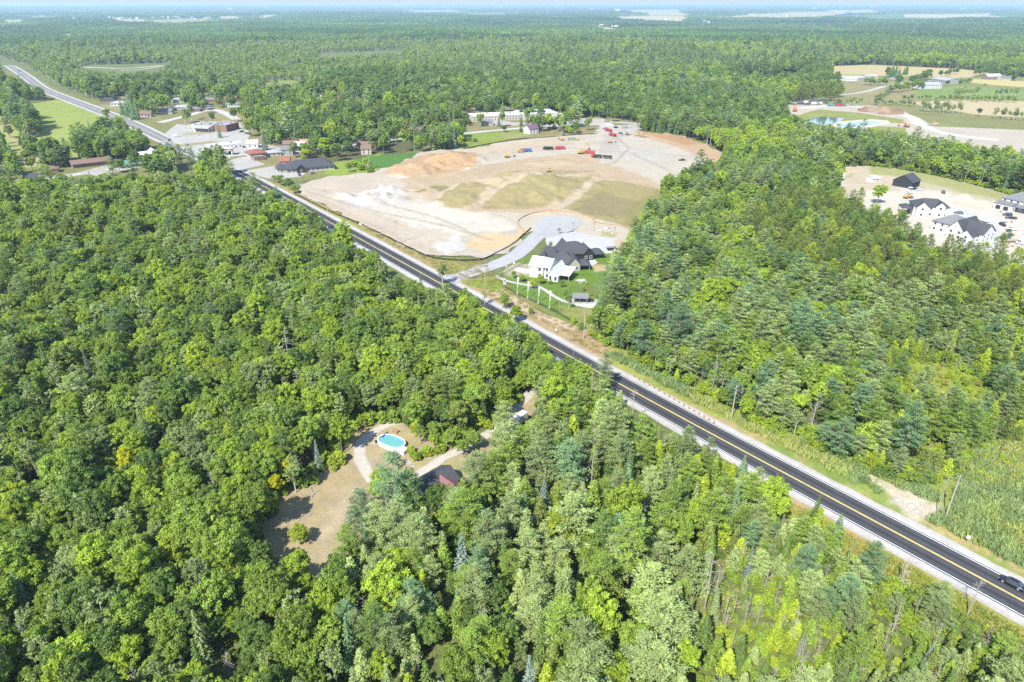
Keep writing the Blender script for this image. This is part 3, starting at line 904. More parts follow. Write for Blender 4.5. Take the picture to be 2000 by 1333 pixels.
def building(name, label, cat, px0, px1, blocks, wins='auto', chim=None, group=None, keep=1.0, flip=False, win_rows=True, at=None):
    """px0-px1: the near foot of its longest side, left to right, on the photograph; blocks in metres from there, x along it, y away."""
    a, b = P(*px0), P(*px1)
    rz = math.atan2(b[1] - a[1], b[0] - a[0])
    t = thing(name, label, cat, (a[0], a[1], 0), rz, group)
    zb = 0.1
    for i, B in enumerate(blocks):
        x0, x1, y0, y1, h = B['b']
        z0 = B.get('z0', 0)
        wm, rm = B.get('w', 'white_wall'), B.get('r', 'dark_shingle')
        kind, rise, rd = B.get('k', 'gable'), B.get('rise', 2.2), B.get('ridge', 'x')
        wl_ = MB()
        if not B.get('open'):
            wl_.box(x0, x1, y0, y1, z0 + 0.0, h)
            if kind == 'gable':
                if rd == 'x':
                    mid = (y0 + y1) / 2
                    wl_.poly([(x0, y0, h), (x0, y1, h), (x0, mid, h + rise), (x1, y0, h), (x1, y1, h), (x1, mid, h + rise)], [(0, 2, 1), (3, 4, 5)])
                else:
                    mid = (x0 + x1) / 2
                    wl_.poly([(x0, y0, h), (x1, y0, h), (mid, y0, h + rise), (x0, y1, h), (x1, y1, h), (mid, y1, h + rise)], [(0, 1, 2), (3, 5, 4)])
            wl_.put('wall', wm, t)
        else:
            for px_, py_ in ((x0 + .15, y0 + .15), (x1 - .15, y0 + .15), (x1 - .15, y1 - .15), (x0 + .15, y1 - .15)):
                MB().box(px_ - .12, px_ + .12, py_ - .12, py_ + .12, 0, h).put('post', wm, t)
        rf = MB()
        if kind == 'gable':
            gable(rf, x0, x1, y0, y1, h, rise, B.get('ov', .45), rd)
        elif kind == 'hip':
            hip(rf, x0, x1, y0, y1, h, rise, B.get('ov', .5))
        elif kind == 'shed':
            o = .35
            rf.poly([(x0 - o, y0 - o, h), (x1 + o, y0 - o, h), (x1 + o, y1 + o, h + rise), (x0 - o, y1 + o, h + rise), (x0 - o, y0 - o, h + .16), (x1 + o, y0 - o, h + .16), (x1 + o, y1 + o, h + rise + .16), (x0 - o, y1 + o, h + rise + .16)],
                    [(0, 3, 2, 1), (4, 5, 6, 7), (0, 1, 5, 4), (1, 2, 6, 5), (2, 3, 7, 6), (3, 0, 4, 7)])
        else:
            rf.box(x0 + .25, x1 - .25, y0 + .25, y1 - .25, h - .05, h + .12)
        ro = rf.put('roof', rm, t)
        if kind == 'flat':
            pr = MB()
            for q in ((x0 - .1, x1 + .1, y0 - .1, y0 + .25), (x0 - .1, x1 + .1, y1 - .25, y1 + .1), (x0 - .1, x0 + .25, y0 + .25, y1 - .25), (x1 - .25, x1 + .1, y0 + .25, y1 - .25)):
                pr.box(*q, h - .5, h + .45)
            pr.put('parapet', B.get('p', wm), t)
            for q in range(B.get('hvac', 3)):
                hx_, hy_ = x0 + (x1 - x0) * (q + .6) / (B.get('hvac', 3) + .2), y0 + (y1 - y0) * (.35 + .3 * (q % 2))
                MB().box(hx_ - .9, hx_ + .9, hy_ - .7, hy_ + .7, h + .12, h + 1.1).put('air_unit', 'steel', ro)
        if wins == 'auto' and not B.get('open') and not B.get('nowin'):
            tr = B.get('trim', 'white_wall')
            zs_ = [h * .5] if h < 4.4 else [1.6, h - 1.3]
            for zc in zs_:
                k = int((x1 - x0) / 3.2)
                for q in range(k):
                    xx = x0 + (x1 - x0) * (q + .5) / k
                    window(t, xx, y0 - .02, zc, 1.2, 1.3, 's', trim=tr)
                k = int((y1 - y0) / 4)
                for q in range(k):
                    yy = y0 + (y1 - y0) * (q + .5) / k
                    window(t, x0 - .02, yy, zc, 1.1, 1.3, 'w', trim=tr)
                    window(t, x1 + .02, yy, zc, 1.1, 1.3, 'e', trim=tr)
    if chim:
        for cx_, cy_, ch_ in chim:
            MB().box(cx_ - .35, cx_ + .35, cy_ - .35, cy_ + .35, 2, ch_).put('chimney', 'brick_wall', t)
    # keep trees off
    xs = [q for B in blocks for q in B['b'][:2]]; ys = [q for B in blocks for q in B['b'][2:4]]
    cx_, cy_ = (min(xs) + max(xs)) / 2, (min(ys) + max(ys)) / 2
    c_, s_ = math.cos(rz), math.sin(rz)
    if keep:
        m = max(1, int((max(xs) - min(xs)) / 8))
        for q in range(m):
            xx = min(xs) + (max(xs) - min(xs)) * (q + .5) / m
            for yy, rr_ in ((cy_, (max(ys) - min(ys)) * .5 + 4.5), (min(ys) - 7 * keep, 5 * keep)) + (((min(ys) - 19, 7.5),) if name == 'village_house' else ()):
                KEEP.append((a[0] + xx * c_ - yy * s_, a[1] + xx * s_ + yy * c_, rr_))
    return t


# --- the model homes by the side street
h1 = building('farmhouse_style_home', 'white two storey home with white metal roof beside the four banners', 'house', (1034, 541), (1089, 550), [
    dict(b=(0, 6.6, 0, 9.5, 5.6), r='white_metal', rise=2.9, ridge='x'),
    dict(b=(6.62, 9.4, 1.0, 9.3, 5.5), r='white_metal', rise=2.7, ridge='x'),
    dict(b=(9.42, 14.2, -1.2, 9.0, 3.4), r='white_metal', rise=3.3, ridge='y'),
    dict(b=(14.25, 18.6, .6, 8.2, 3.0), r='white_metal', k='shed', rise=1.5, open=True, w='grey_wall')], wins=None, keep=0)
for x_, z_ in ((4.9, 1.5), (4.9, 4.3)):
    window(h1, x_, -.02, z_, .9, 1.3, 's', trim='black_wall')
for x_, z_ in ((8.0, 1.5), (8.0, 4.2)):
    window(h1, x_, .98, z_, .8, 1.2, 's', trim='black_wall')
for x_ in (10.6, 13.0):
    window(h1, x_, -1.22, 1.6, .8, 1.5, 's', trim='black_wall')
window(h1, 14.22, 3, 1.5, 1.8, 2.1, 'e', 'window', 'black_wall')
seam = MB().box(-.03, .03, 0, 6.0, 0, .06).mesh('roof_seam', 'white_metal')
for i in range(14):      # standing seams on the near slope
    o_ = put('roof_seam', seam, h1, (-.3 + i * .53, -.42, 5.6 - .28 + .2))
    o_.rotation_euler = (math.atan2(2.9, 4.75), 0, 0)
    o_.scale = (1, .92, 1)
h2 = building('dark_roofed_bungalow', 'sage green bungalow with dark hip roof behind the white home', 'house', (1096, 530), (1133, 529), [
    dict(b=(-5, 7.5, 0, 11, 3.6), w='sage_wall', r='dark_shingle', k='hip', rise=4.2),
    dict(b=(3.2, 8.6, -1.0, 8, 3.6), w='sage_wall', r='dark_shingle', k='gable', rise=3.0, ridge='y'),
    dict(b=(8.65, 13.2, -.5, 6, 2.9), w='sage_wall', r='dark_shingle', k='hip', rise=1.7, open=True),
    dict(b=(-8.5, -5.05, 3, 14, 3.2), w='sage_wall', r='dark_shingle', k='hip', rise=2.6),
    dict(b=(-4, 1.5, 9, 14.5, 3.2), w='sage_wall', r='dark_shingle', k='gable', rise=3, ridge='y')], wins=None, keep=0)
for x_, w_ in ((4.6, 1.5), (6.9, 1.1), (1.2, 1.6)):
    window(h2, x_, -1.02 if x_ > 3 else -.02, 1.7, w_, 1.3, 's')
window(h2, 10.5, 6.0 - .6, 1.4, 2.2, 2.1, 's')
h3 = building('charcoal_bungalow', 'charcoal bungalow with three dark gables beside the gravel pad', 'house', (1120, 510), (1157, 507), [
    dict(b=(-7, 9, 0, 12, 3.6), w='black_wall', r='dark_shingle', k='hip', rise=4.4),
    dict(b=(-4.5, 1.2, 6, 13.5, 3.9), w='black_wall', r='dark_shingle', k='gable', rise=3.4, ridge='y'),
    dict(b=(4.6, 9.6, -1.2, 7, 3.6), w='black_wall', r='dark_shingle', k='gable', rise=2.8, ridge='y'),
    dict(b=(9.65, 15, -.6, 6.4, 2.9), w='black_wall', r='dark_shingle', k='hip', rise=1.7, open=True),
    dict(b=(-11.5, -7.05, 3, 12, 3.2), w='black_wall', r='dark_shingle', k='hip', rise=2.6)], wins=None, keep=0)
for x_ in (5.8, 8.2):
    window(h3, x_, -1.22, 1.7, 1.1, 1.3, 's')


def furniture(name, label, cat, u, v, parts, rz=0, group=None, z=0.0):
    x, y = P(u, v, z)
    t = thing(name, label, cat, (x, y, z), rz, group)
    for nm, mt, fn in parts:
        m = MB(); fn(m); m.put(nm, mt, t)
    return t


def bench_parts():
    return [('seat', 'cedar_wood', lambda m: m.box(-.9, .9, -.35, .35, .35, .5)), ('backrest', 'cedar_wood', lambda m: m.box(-.9, .9, .3, .45, .5, 1.0)), ('leg', 'cedar_wood', lambda m: m.box(-.85, -.7, -.3, .3, 0, .35)), ('leg', 'cedar_wood', lambda m: m.box(.7, .85, -.3, .3, 0, .35))]


for u, v, lb in ((1101, 538, 'cedar patio bench under the white home porch'), (1137, 524, 'cedar patio bench under the sage bungalow porch'), (1160, 503, 'cedar patio bench under the charcoal bungalow porch')):
    furniture('patio_bench', lb, 'bench', u, v, bench_parts(), .2, 'patio benches of the model homes')
# gazebo
g_ = furniture('gazebo', 'grey roofed garden pavilion with benches on a concrete pad', 'gazebo', 1133, 590, [
    ('pad', 'concrete', lambda m: m.box(-3.6, 8.5, -2.6, 2.6, .1, .22)), ('roof', 'grey_shingle', lambda m: gable(m, -2.8, 2.8, -2, 2, 2.7, 1.1, .5, 'x')), ('counter', 'steel', lambda m: m.box(-2.2, 1.4, 1.0, 1.6, .22, 1.1)), ('table', 'grey_wood', lambda m: m.box(-1.2, 1.2, -.5, .4, .85, .95)),
    ('grill', 'black_wall', lambda m: m.box(3.6, 5.6, -.2, .8, .22, 1.2))] + [('post', 'grey_wood', (lambda X_, Y_: lambda m: m.box(X_ - .1, X_ + .1, Y_ - .1, Y_ + .1, .22, 2.7))(X_, Y_)) for X_ in (-2.6, 0, 2.6) for Y_ in (-1.8, 1.8)], -.08)
KEEP.append((*P(1136, 590), 6))


def banner(u, v, lb):
    return furniture('feather_banner', lb, 'banner', u, v, [
        ('pole', 'white_paint', lambda m: m.tube((0, 0, 0), (0, 0, 7.8), .07, .04)), ('base', 'white_paint', lambda m: m.tube((0, 0, 0), (0, 0, .9), .55, .12, 10)),
        ('flag', 'vinyl', lambda m: m.poly([(0, -.02, 7.7), (.55, -.02, 7.5), (.75, -.02, 6.9), (.62, .05, 5.6), (.35, 0, 3.6), (.06, 0, 2.6), (0, .02, 7.7), (.55, .03, 7.5), (.75, .03, 6.9), (.62, .1, 5.6), (.35, .04, 3.6), (.06, .03, 2.6)],
                                          [(0, 1, 2, 3, 4, 5), (11, 10, 9, 8, 7, 6)] + [(i, 6 + i, 6 + (i + 1) % 6, (i + 1) % 6) for i in range(6)]))], .3, 'white feather banners along the fence')


for (u, v), w_ in zip([(1010.4, 574), (1030.4, 583.4), (1051.3, 592.7), (1073, 602.4)], ('nearest the arched sign', 'second from the arched sign', 'third from the arched sign', 'fourth and farthest from the arched sign')):
    banner(u, v, 'white feather banner, ' + w_ + ', on the lawn fence')
furniture('arched_sign', 'white arched entrance sign at the start of the garden path', 'sign', 986, 557, [('panel', 'white_paint', lambda m: m.prism([(-.7, .3), (.7, .3), (.7, 2.3), (.5, 2.8), (0, 3.1), (-.5, 2.8), (-.7, 2.3)], -.12, .12)), ('base', 'concrete', lambda m: m.box(-.9, .9, -.3, .3, 0, .3)),
          ('emblem', 'dark_shingle', lambda m: m.box(-.3, .3, -.15, -.121, 1.6, 2.2))], .5)
furniture('play_set', 'yellow and orange swing frame at the far lawn edge', 'play set', 1193, 536, [('frame_end', 'yellow_paint', lambda m: (m.tube((-2, -1.2, 0), (-2, 0, 2.6), .1), m.tube((-2, 1.2, 0), (-2, 0, 2.6), .1))), ('frame_end', 'orange_paint', lambda m: (m.tube((2, -1.2, 0), (2, 0, 2.6), .1), m.tube((2, 1.2, 0), (2, 0, 2.6), .1))),
          ('crossbar', 'orange_paint', lambda m: m.tube((-2.1, 0, 2.6), (2.1, 0, 2.6), .1)), ('swing', 'blue_paint', lambda m: (m.tube((-.8, 0, .5), (-.8, 0, 2.6), .025), m.tube((-.3, 0, .5), (-.3, 0, 2.6), .025), m.box(-.9, -.2, -.15, .15, .45, .52))),
          ('slide', 'yellow_paint', lambda m: m.poly([(1.0, -3.4, .2), (1.7, -3.4, .2), (1.7, -.2, 1.8), (1.0, -.2, 1.8), (1.0, -3.4, .1), (1.7, -3.4, .1), (1.7, -.2, 1.7), (1.0, -.2, 1.7)], [(0, 1, 2, 3), (7, 6, 5, 4), (0, 4, 5, 1), (1, 5, 6, 2), (2, 6, 7, 3), (3, 7, 4, 0)]))], 1.35)
furniture('rubbish_skip', 'dark waste skip at the edge of the gravel pad', 'skip', 1194, 489, [('bin', 'black_wall', lambda m: m.prism([(-2, .2), (2, .2), (2.4, 1.6), (-2.4, 1.6)], -1, 1)), ('rim', 'steel', lambda m: m.box(-2.45, 2.45, -1.05, 1.05, 1.6, 1.7))], .2)
furniture('panel_stack', 'stack of white panels leaning beside the dark skip', 'panel stack', 1202, 489, [('panel', 'white_wall', lambda m: m.box(-.3, .3, -1.8, 1.8, 0, .9)), ('panel', 'grey_wood', lambda m: m.box(.35, .7, -1.8, 1.8, 0, .6))], -.5)


def rock(seed, r):
    g = np.random.default_rng(seed)
    m = MB()
    n_ = 7
    vs = [(0, 0, r * .9)]
    for k, (q, z) in enumerate(((.7, .65), (1.0, .25), (.8, -.1))):
        for i in range(n_):
            a = 6.283 * i / n_ + g.uniform(-.2, .2)
            rr_ = r * q * g.uniform(.8, 1.15)
            vs.append((rr_ * math.cos(a), rr_ * math.sin(a), r * z * g.uniform(.85, 1.15)))
    fs = [(0, 1 + i, 1 + (i + 1) % n_) for i in range(n_)]
    for k in (0, 1):
        fs += [(1 + k * n_ + i, 1 + (k + 1) * n_ + i, 1 + (k + 1) * n_ + (i + 1) % n_, 1 + k * n_ + (i + 1) % n_) for i in range(n_)]
    m.poly(vs, fs)
    return m.mesh('boulder', 'boulder')


ROCKS = [rock(i, 1.0) for i in range(4)]


def boulders(spots, where, grp):
    for i, (u, v, r) in enumerate(spots):
        x, y = P(u, v)
        o = put('boulder', ROCKS[i % 4], None, (x, y, .1), i * 1.3)
        o.scale = (r, r * .8, r * .7)
        tag(o, ('small ' if r < .55 else 'large ' if r > .9 else 'middling ') + 'pale boulder in ' + where, 'boulder', grp)


boulders([(1127, 549, .9), (1130, 552, .6), (1133, 549, 1.2), (1137, 551, .8), (1141, 549, 1.0), (1145, 552, .5), (1139, 547, .7), (1134, 554, .5)], 'the rock bed on the lawn behind the gazebo', 'boulders of the garden rock bed')
boulders([(1142, 447, 1.2), (1150, 450, 1.0), (1172, 452, 1.6), (1185, 448, 2.0), (1190, 452, 1.4), (1196, 457, 1.0)], 'the rubble beside the turning circle', 'boulders beside the turning circle')
boulders([(1752, 978, .9), (1766, 985, .7), (1780, 990, 1.1), (1772, 996, .6), (1790, 1000, .8), (1800, 985, .5), (1733, 957, .6), (1718, 947, .7), (1706, 940, .5), (1786, 975, .6)], 'the gravel patch by the marsh pole', 'boulders on the marsh gravel patch')


def fence(name, label, cat, px, h, mat_, post_mat, step, solid=True, lean=.0, rail=None, smooth_line=True):
    L_ = spline([P(*p) for p in px], 1.5) if smooth_line else np.array([P(*p) for p in px])
    t = thing(name, label, cat, (L_[0][0], L_[0][1], 0))
    ox, oy = L_[0]
    m = MB()
    if solid:
        n_ = len(L_)
        vs = []
        for q in L_:
            hh = h * random.uniform(.85, 1.05)
            j_ = random.uniform(-.08, .08)
            vs += [(q[0] - ox, q[1] - oy, 0), (q[0] - ox + j_, q[1] - oy + j_, hh), (q[0] - ox + .05, q[1] - oy + .07, 0), (q[0] - ox + .05 + j_, q[1] - oy + .07 + j_, hh)]
        fs = []
        for i in range(n_ - 1):
            a = i * 4
            fs += [(a, a + 4, a + 5, a + 1), (a + 2, a + 3, a + 7, a + 6), (a + 1, a + 5, a + 7, a + 3)]
        m.poly(vs, fs)
        m.put('fabric_panel', mat_, t)
    else:
        for z_ in rail:
            r_ = MB()
            for i in range(len(L_) - 1):
                r_.tube((L_[i][0] - ox, L_[i][1] - oy, z_), (L_[i + 1][0] - ox, L_[i + 1][1] - oy, z_), .035, n=4)
            r_.put('rail', mat_, t)
    pm = MB().box(-.05, .05, -.05, .05, 0, h * 1.12).mesh('post', post_mat)
    d = np.concatenate([[0], np.cumsum(np.linalg.norm(np.diff(L_, axis=0), axis=1))])
    for s_ in np.arange(0, d[-1], step)[:290]:
        put('post', pm, t, (np.interp(s_, d, L_[:, 0]) - ox, np.interp(s_, d, L_[:, 1]) - oy - .06, 0))
    return t


fence('silt_fence', 'black silt fence curving along the earthworks site and highway verge', 'fence', [(575, 380), (617, 401), (650, 417), (700, 438), (747, 460), (800, 486), (850, 506), (932, 510), (975, 493), (1005, 476), (1037, 447)], 1.0, 'black_fabric', 'grey_wood', 3)
fence('silt_fence', 'orange silt fence round the turning circle', 'fence', [(1030, 458), (1017, 447), (1012, 434), (1032, 421), (1070, 414), (1112, 416), (1150, 425), (1163, 436)], .85, 'orange_fabric', 'grey_wood', 3)
fence('silt_fence', 'low brown silt fence from the turning circle to the pine wood', 'fence', [(1163, 436), (1190, 440), (1228, 446)], .7, 'cedar_wood', 'grey_wood', 3)
fence('silt_fence', 'dark silt fence between meadow and earthworks', 'fence', [(905, 292), (960, 281), (1010, 273), (1060, 270), (1165, 262)], .8, 'black_fabric', 'grey_wood', 5)
fence('silt_fence', 'black silt fence behind the new houses below the pine strip', 'fence', [(1650, 323), (1700, 322), (1770, 330), (1850, 346), (1960, 374), (2080, 398)], .9, 'black_fabric', 'grey_wood', 4)
fence('wire_fence', 'black wire fence with many posts below the banners', 'fence', [(984, 562), (1010, 576), (1051, 595), (1075, 606), (1100, 620), (1124, 634)], 1.3, 'black_wall', 'black_wall', 1.3, False, 0, (.3, .6, .9, 1.2))
fence('wire_fence', 'dark wire fence along the garden path', 'fence', [(1013, 547), (1040, 552), (1060, 554), (1090, 556)], 1.1, 'black_wall', 'black_wall', 2.0, False, 0, (.3, .7, 1.05))
fence('wire_fence', 'black fence beside the driveway of the white home', 'fence', [(976, 543), (985, 536), (1005, 526), (1030, 513)], 1.2, 'black_wall', 'black_wall', 2.2, False, 0, (.3, .7, 1.1))
fence('picket_fence', 'white picket fence at the hidden house', 'fence', [(848, 957), (856, 965), (866, 979)], 1.2, 'white_paint', 'white_paint', .35, False, 0, (.4, 1.0))


# --- poles and wires
def pole(u, v, h, lb, arm=True, mat_='pole_wood', tr=False, r=.16, rz=None):
    x, y = P(u, v)
    t = thing('utility_pole', lb, 'utility pole', (x, y, 0), math.pi / 4 if rz is None else rz, 'utility poles')
    MB().tube((0, 0, 0), (0, 0, h), r, r * .65, 8).put('pole', mat_, t)
    if arm:
        MB().box(-1.2, 1.2, -.07, .07, h - .9, h - .75).put('crossarm', mat_, t)
        ins = MB().tube((0, 0, 0), (0, 0, .28), .06, .04, 6).mesh('insulator', 'steel')
        for q in (-1.1, -.5, .5, 1.1):
            put('insulator', ins, t, (q, 0, h - .75))
    if tr:
        MB().tube((.4, 0, h - 3.0), (.4, 0, h - 2.0), .28, .28, 10).put('transformer', 'steel', t)
    return (x, y, h)


PO = [pole(541, 363, 12, 'utility pole beside the round tree at the clinic corner'), pole(641, 420, 15, 'tall utility pole at the bend of the black silt fence'), pole(776, 479, 13, 'thin utility pole on the verge halfway along the black silt fence'),
      pole(948, 561, 12.5, 'utility pole on the green strip at the side street corner'), pole(1140, 662, 12, 'utility pole at the top of the tan bank', tr=True), pole(1428, 819, 11.5, 'utility pole among the reeds opposite the cedar wood', tr=True), pole(1845, 1015, 13, 'utility pole beside the marsh gravel patch', tr=True), pole(2330, 1235, 13, 'utility pole past the frame edge')]
PV = [pole(53, 345, 13, 'utility pole nearest the large dark spruce', mat_='grey_wood'), pole(146, 340, 13, 'utility pole in front of the brown motel roof', mat_='grey_wood'), pole(269, 310, 14, 'utility pole behind the teal roof', mat_='grey_wood')]
for u, v, h, lb in [(543, 290, 16, 'tall pole beside the beige garage in the village'), (874, 256, 15, 'pole by the village street before the meadow'), (1185, 233, 12, 'pole at the far parking area'), (1665, 208, 16, 'pole beside the gravel yard road'), (133, 188, 18, 'pole beside the far highway'), (147, 191, 16, 'second pole beside the far highway'),
                    (396, 262, 10, 'thin light pole in the grocery parking lot'), (412, 268, 10, 'thin light pole beside the filling station'), (975, 252, 12, 'pole beside the purple roofed house lane'), (1093, 608, 5, 'short pole on the garden lawn')]:
    pole(u, v, h, lb, arm=h > 11, mat_='grey_wood')


def wires(name, label, pts, offs, dz):
    t = thing(name, label, 'power line', (pts[0][0], pts[0][1], 0))
    for q in offs:
        m = MB()
        for (x0, y0, h0), (x1, y1, h1_) in zip(pts[:-1], pts[1:]):
            d = Vector((x1 - x0, y1 - y0, 0)).normalized(); nn = Vector((-d.y, d.x, 0)) * q
            L = math.dist((x0, y0), (x1, y1)); prev = None
            for i in range(9):
                s_ = i / 8
                p = Vector((x0 + (x1 - x0) * s_ - pts[0][0], y0 + (y1 - y0) * s_ - pts[0][1], h0 + (h1_ - h0) * s_ - dz - L * .025 * 4 * s_ * (1 - s_))) + nn
                if prev is not None:
                    m.tube(prev, p, .02, n=4)
                prev = p
        m.put('wire', 'steel', t)


wires('power_line', 'thin power wires strung along the highway verge', PO, (-1.1, -.5, 1.1), .5)
wires('power_line', 'thin power wires along the motel street', [(PV[0][0] - 60, PV[0][1] - 10, 13)] + PV, (-1.1, 1.1, 0), .5)
for u, v in ((1119, 452), (1160, 452), (1200, 461)):
    x, y = P(u, v)
    t_ = thing('lamp_post', {1119: 'slim black lamp post on the turning circle verge', 1160: 'slim black lamp post between turning circle and gravel pad', 1200: 'slim black lamp post at the far end of the gravel pad'}[u], 'lamp post', (x, y, 0), 0, 'lamp posts of the new street')
    MB().tube((0, 0, 0), (0, 0, 4.3), .08, .06).put('post', 'black_wall', t_); MB().box(-.25, .25, -.25, .25, 4.3, 4.75).put('lamp_head', 'black_wall', t_)


def lattice_tower(u, v, h, lb):
    x, y = P(u, v)
    zr = float(relief(np.array(x), np.array(y)))
    t = thing('transmission_tower', lb, 'pylon', (x, y, zr), .3, 'transmission towers on the far ridge')
    m = MB(); w = h * .09
    for sx in (-1, 1):
        for sy in (-1, 1):
            m.tube((sx * w, sy * w, 0), (sx * w * .18, sy * w * .18, h), .38, .3, 4)
    for i in range(6):
        z0_, z1_ = h * i / 6, h * (i + 1) / 6
        w0, w1 = w * (1 - .82 * i / 6), w * (1 - .82 * (i + 1) / 6)
        m.tube((-w0, -w0, z0_), (w1, -w1, z1_), .2, n=4); m.tube((w0, -w0, z0_), (-w1, -w1, z1_), .2, n=4)
    m.put('tower_frame', 'steel', t)
    for z_ in (.72, .84, .96):
        MB().box(-h * .17, h * .17, -.3, .3, h * z_, h * z_ + .5).put('crossarm', 'steel', t)
    return (x, y, h + zr)


TW_ = [lattice_tower(u, v, h, lb) for u, v, h, lb in [(960, 66, 40, 'grey transmission tower at the middle of the far ridge'), (1161, 69, 42, 'first of the close pair of transmission towers'), (1180, 70, 44, 'second of the close pair of transmission towers'), (1370, 68, 42, 'transmission tower below the tan far fields'),
                                                         (1585, 69, 40, 'transmission tower beyond the stubble field, nearer the middle'), (1614, 71, 42, 'transmission tower beyond the stubble field'), (1780, 71, 42, 'transmission tower behind the farm'), (1895, 72, 42, 'last transmission tower near the skyline field')]]
m_ = MB()
for a_, b_ in zip(TW_[:-1], TW_[1:]):
    for q in (-6, 6):
        prev = None
        for i in range(9):
            s_ = i / 8
            p = Vector((a_[0] + (b_[0] - a_[0]) * s_, a_[1] + (b_[1] - a_[1]) * s_ + q, a_[2] * .9 + (b_[2] - a_[2]) * .9 * s_ - 14 * 4 * s_ * (1 - s_) * .6))
            if prev is not None:
                m_.tube(prev, p, .16, n=3)
            prev = p
tag(m_.put('transmission_line', 'steel'), 'faint transmission wires hanging between the far towers', 'power line')

# --- vehicles


def wheel_mesh(r, w):
    m = MB(); m.tube((0, -w / 2, 0), (0, w / 2, 0), r, r, 14)
    h = MB(); h.tube((0, -w / 2 - .02, 0), (0, w / 2 + .02, 0), r * .62, r * .62, 12)
    return m.mesh('wheel', 'rubber'), h.mesh('rim', 'silver_paint')


CARW, TRW = wheel_mesh(.34, .24), wheel_mesh(.55, .4)


def wheels(t, xs, y, wm, z):
    for x in xs:
        for s in (-1, 1):
            o = put('wheel', wm[0], t, (x, s * y, z)); put('rim', wm[1], o)


def loft(m, rings):
    n_ = len(rings[0])
    vs = [p for r_ in rings for p in r_]
    fs = [tuple(range(n_))[::-1], tuple((len(rings) - 1) * n_ + i for i in range(n_))]
    for k in range(len(rings) - 1):
        fs += [(k * n_ + i, k * n_ + (i + 1) % n_, (k + 1) * n_ + (i + 1) % n_, (k + 1) * n_ + i) for i in range(n_)]
    m.poly(vs, fs)


def sec(x, w, z0, z1, top=.85):
    """A rounded car section at x."""
    return [(x, -w * .94, z0), (x, -w, z0 + (z1 - z0) * .35), (x, -w * .97, z0 + (z1 - z0) * .75), (x, -w * top, z1 - .02), (x, -w * top * .55, z1 + .02), (x, w * top * .55, z1 + .02), (x, w * top, z1 - .02), (x, w * .97, z0 + (z1 - z0) * .75), (x, w, z0 + (z1 - z0) * .35), (x, w * .94, z0)]


_CARS = {}


def car(label, u, v, rz, paint, kind='sedan', group=None):
    key = (paint, kind)
    if key in _CARS:
        t = copy_tree(_CARS[key])
        t['label'] = label
    else:
        t = thing({'sedan': 'car', 'suv': 'car', 'pickup': 'pickup_truck', 'van': 'van'}[kind], label, {'sedan': 'car', 'suv': 'car', 'pickup': 'pickup truck', 'van': 'van'}[kind])
        H = {'sedan': 0, 'suv': .22, 'pickup': .22, 'van': .35}[kind]
        L = {'sedan': 2.35, 'suv': 2.35, 'pickup': 2.8, 'van': 2.9}[kind]
        m = MB()
        zb, zt = .25 + H * .4, .88 + H
        rows = [(L, .72, zb + .1, zt - .24), (L - .12, .86, zb, zt - .14), (L * .55, .91, zb, zt - .03), (L * .3, .92, zb, zt), (-L * .5, .92, zb, zt + .02), (-L + .15, .88, zb, zt - .02), (-L, .78, zb + .1, zt - .12)]
        loft(m, [sec(*q) for q in rows[::-1]])
        m.put('body', paint, t, True)
        x0, x1, x2, x3 = {'sedan': (1.15, .45, -1.0, -1.95), 'suv': (1.2, .65, -1.9, -2.25), 'pickup': (1.5, .9, -.35, -.6), 'van': (2.4, 1.7, -2.75, -2.85)}[kind]
        zr = zt + {'sedan': .52, 'suv': .62, 'pickup': .62, 'van': .95}[kind]
        gm = MB(); gm.poly([(x0, -.80, zt - .03), (x0, .80, zt - .03), (x3, .80, zt - .03), (x3, -.80, zt - .03), (x1, -.66, zr), (x1, .66, zr), (x2, .66, zr), (x2, -.66, zr)], [(0, 1, 5, 4), (1, 2, 6, 5), (2, 3, 7, 6), (3, 0, 4, 7), (4, 5, 6, 7)])
        gm.put('window', glass, t)
        rf = MB(); rf.poly([(x1 + .05, -.68, zr - .02), (x1 + .05, .68, zr - .02), (x2 - .05, .68, zr - .02), (x2 - .05, -.68, zr - .02), (x1 - .1, -.60, zr + .05), (x1 - .1, .60, zr + .05), (x2 + .1, .60, zr + .05), (x2 + .1, -.60, zr + .05)], [(3, 2, 1, 0), (4, 5, 6, 7), (0, 1, 5, 4), (1, 2, 6, 5), (2, 3, 7, 6), (3, 0, 4, 7)])
        for s in (-1, 1):
            rf.tube((x0, s * .80, zt), (x1, s * .67, zr), .04, n=4); rf.tube((x3, s * .80, zt), (x2, s * .67, zr), .05, n=4)
        if kind == 'van':
            rf.box(-2.8, 1.0, -.82, -.7, zt, zr - .1); rf.box(-2.8, 1.0, .7, .82, zt, zr - .1)
        rf.put('roof', paint, t)
        if kind == 'pickup':
            b = MB(); b.box(-L + .1, -.7, -.7, .7, zt - .02, zt + .035); b.put('load_bed', 'soot', t)
        for s in (-1, 1):
            put('headlight', MB().box(L - .12, L + .01, s * .66 - .14, s * .66 + .14, zt - .36, zt - .22).mesh('headlight', 'lamp_glass'), t)
            put('tail_light', MB().box(-L - .01, -L + .1, s * .66 - .14, s * .66 + .14, zt - .34, zt - .18).mesh('tail_light', 'red_paint'), t)
        wheels(t, (L * .62, -L * .60), .80, CARW, .34)
        _CARS[key] = t
    x, y = P(u, v)
    t.location = (x, y, .14); t.rotation_euler = (0, 0, rz)
    if group:
        t['group'] = group
    KEEP.append((x, y, 4))
    return t


_i = int(np.argmin(np.hypot(HWL[:, 0] - P(1973, 1140)[0], HWL[:, 1] - P(1973, 1140)[1])))
_d = HWL[_i + 1] - HWL[_i - 1]
hrz = math.atan2(_d[1], _d[0])
car('dark car driving along the highway at the frame edge', 1975, 1143, hrz, 'car_black')


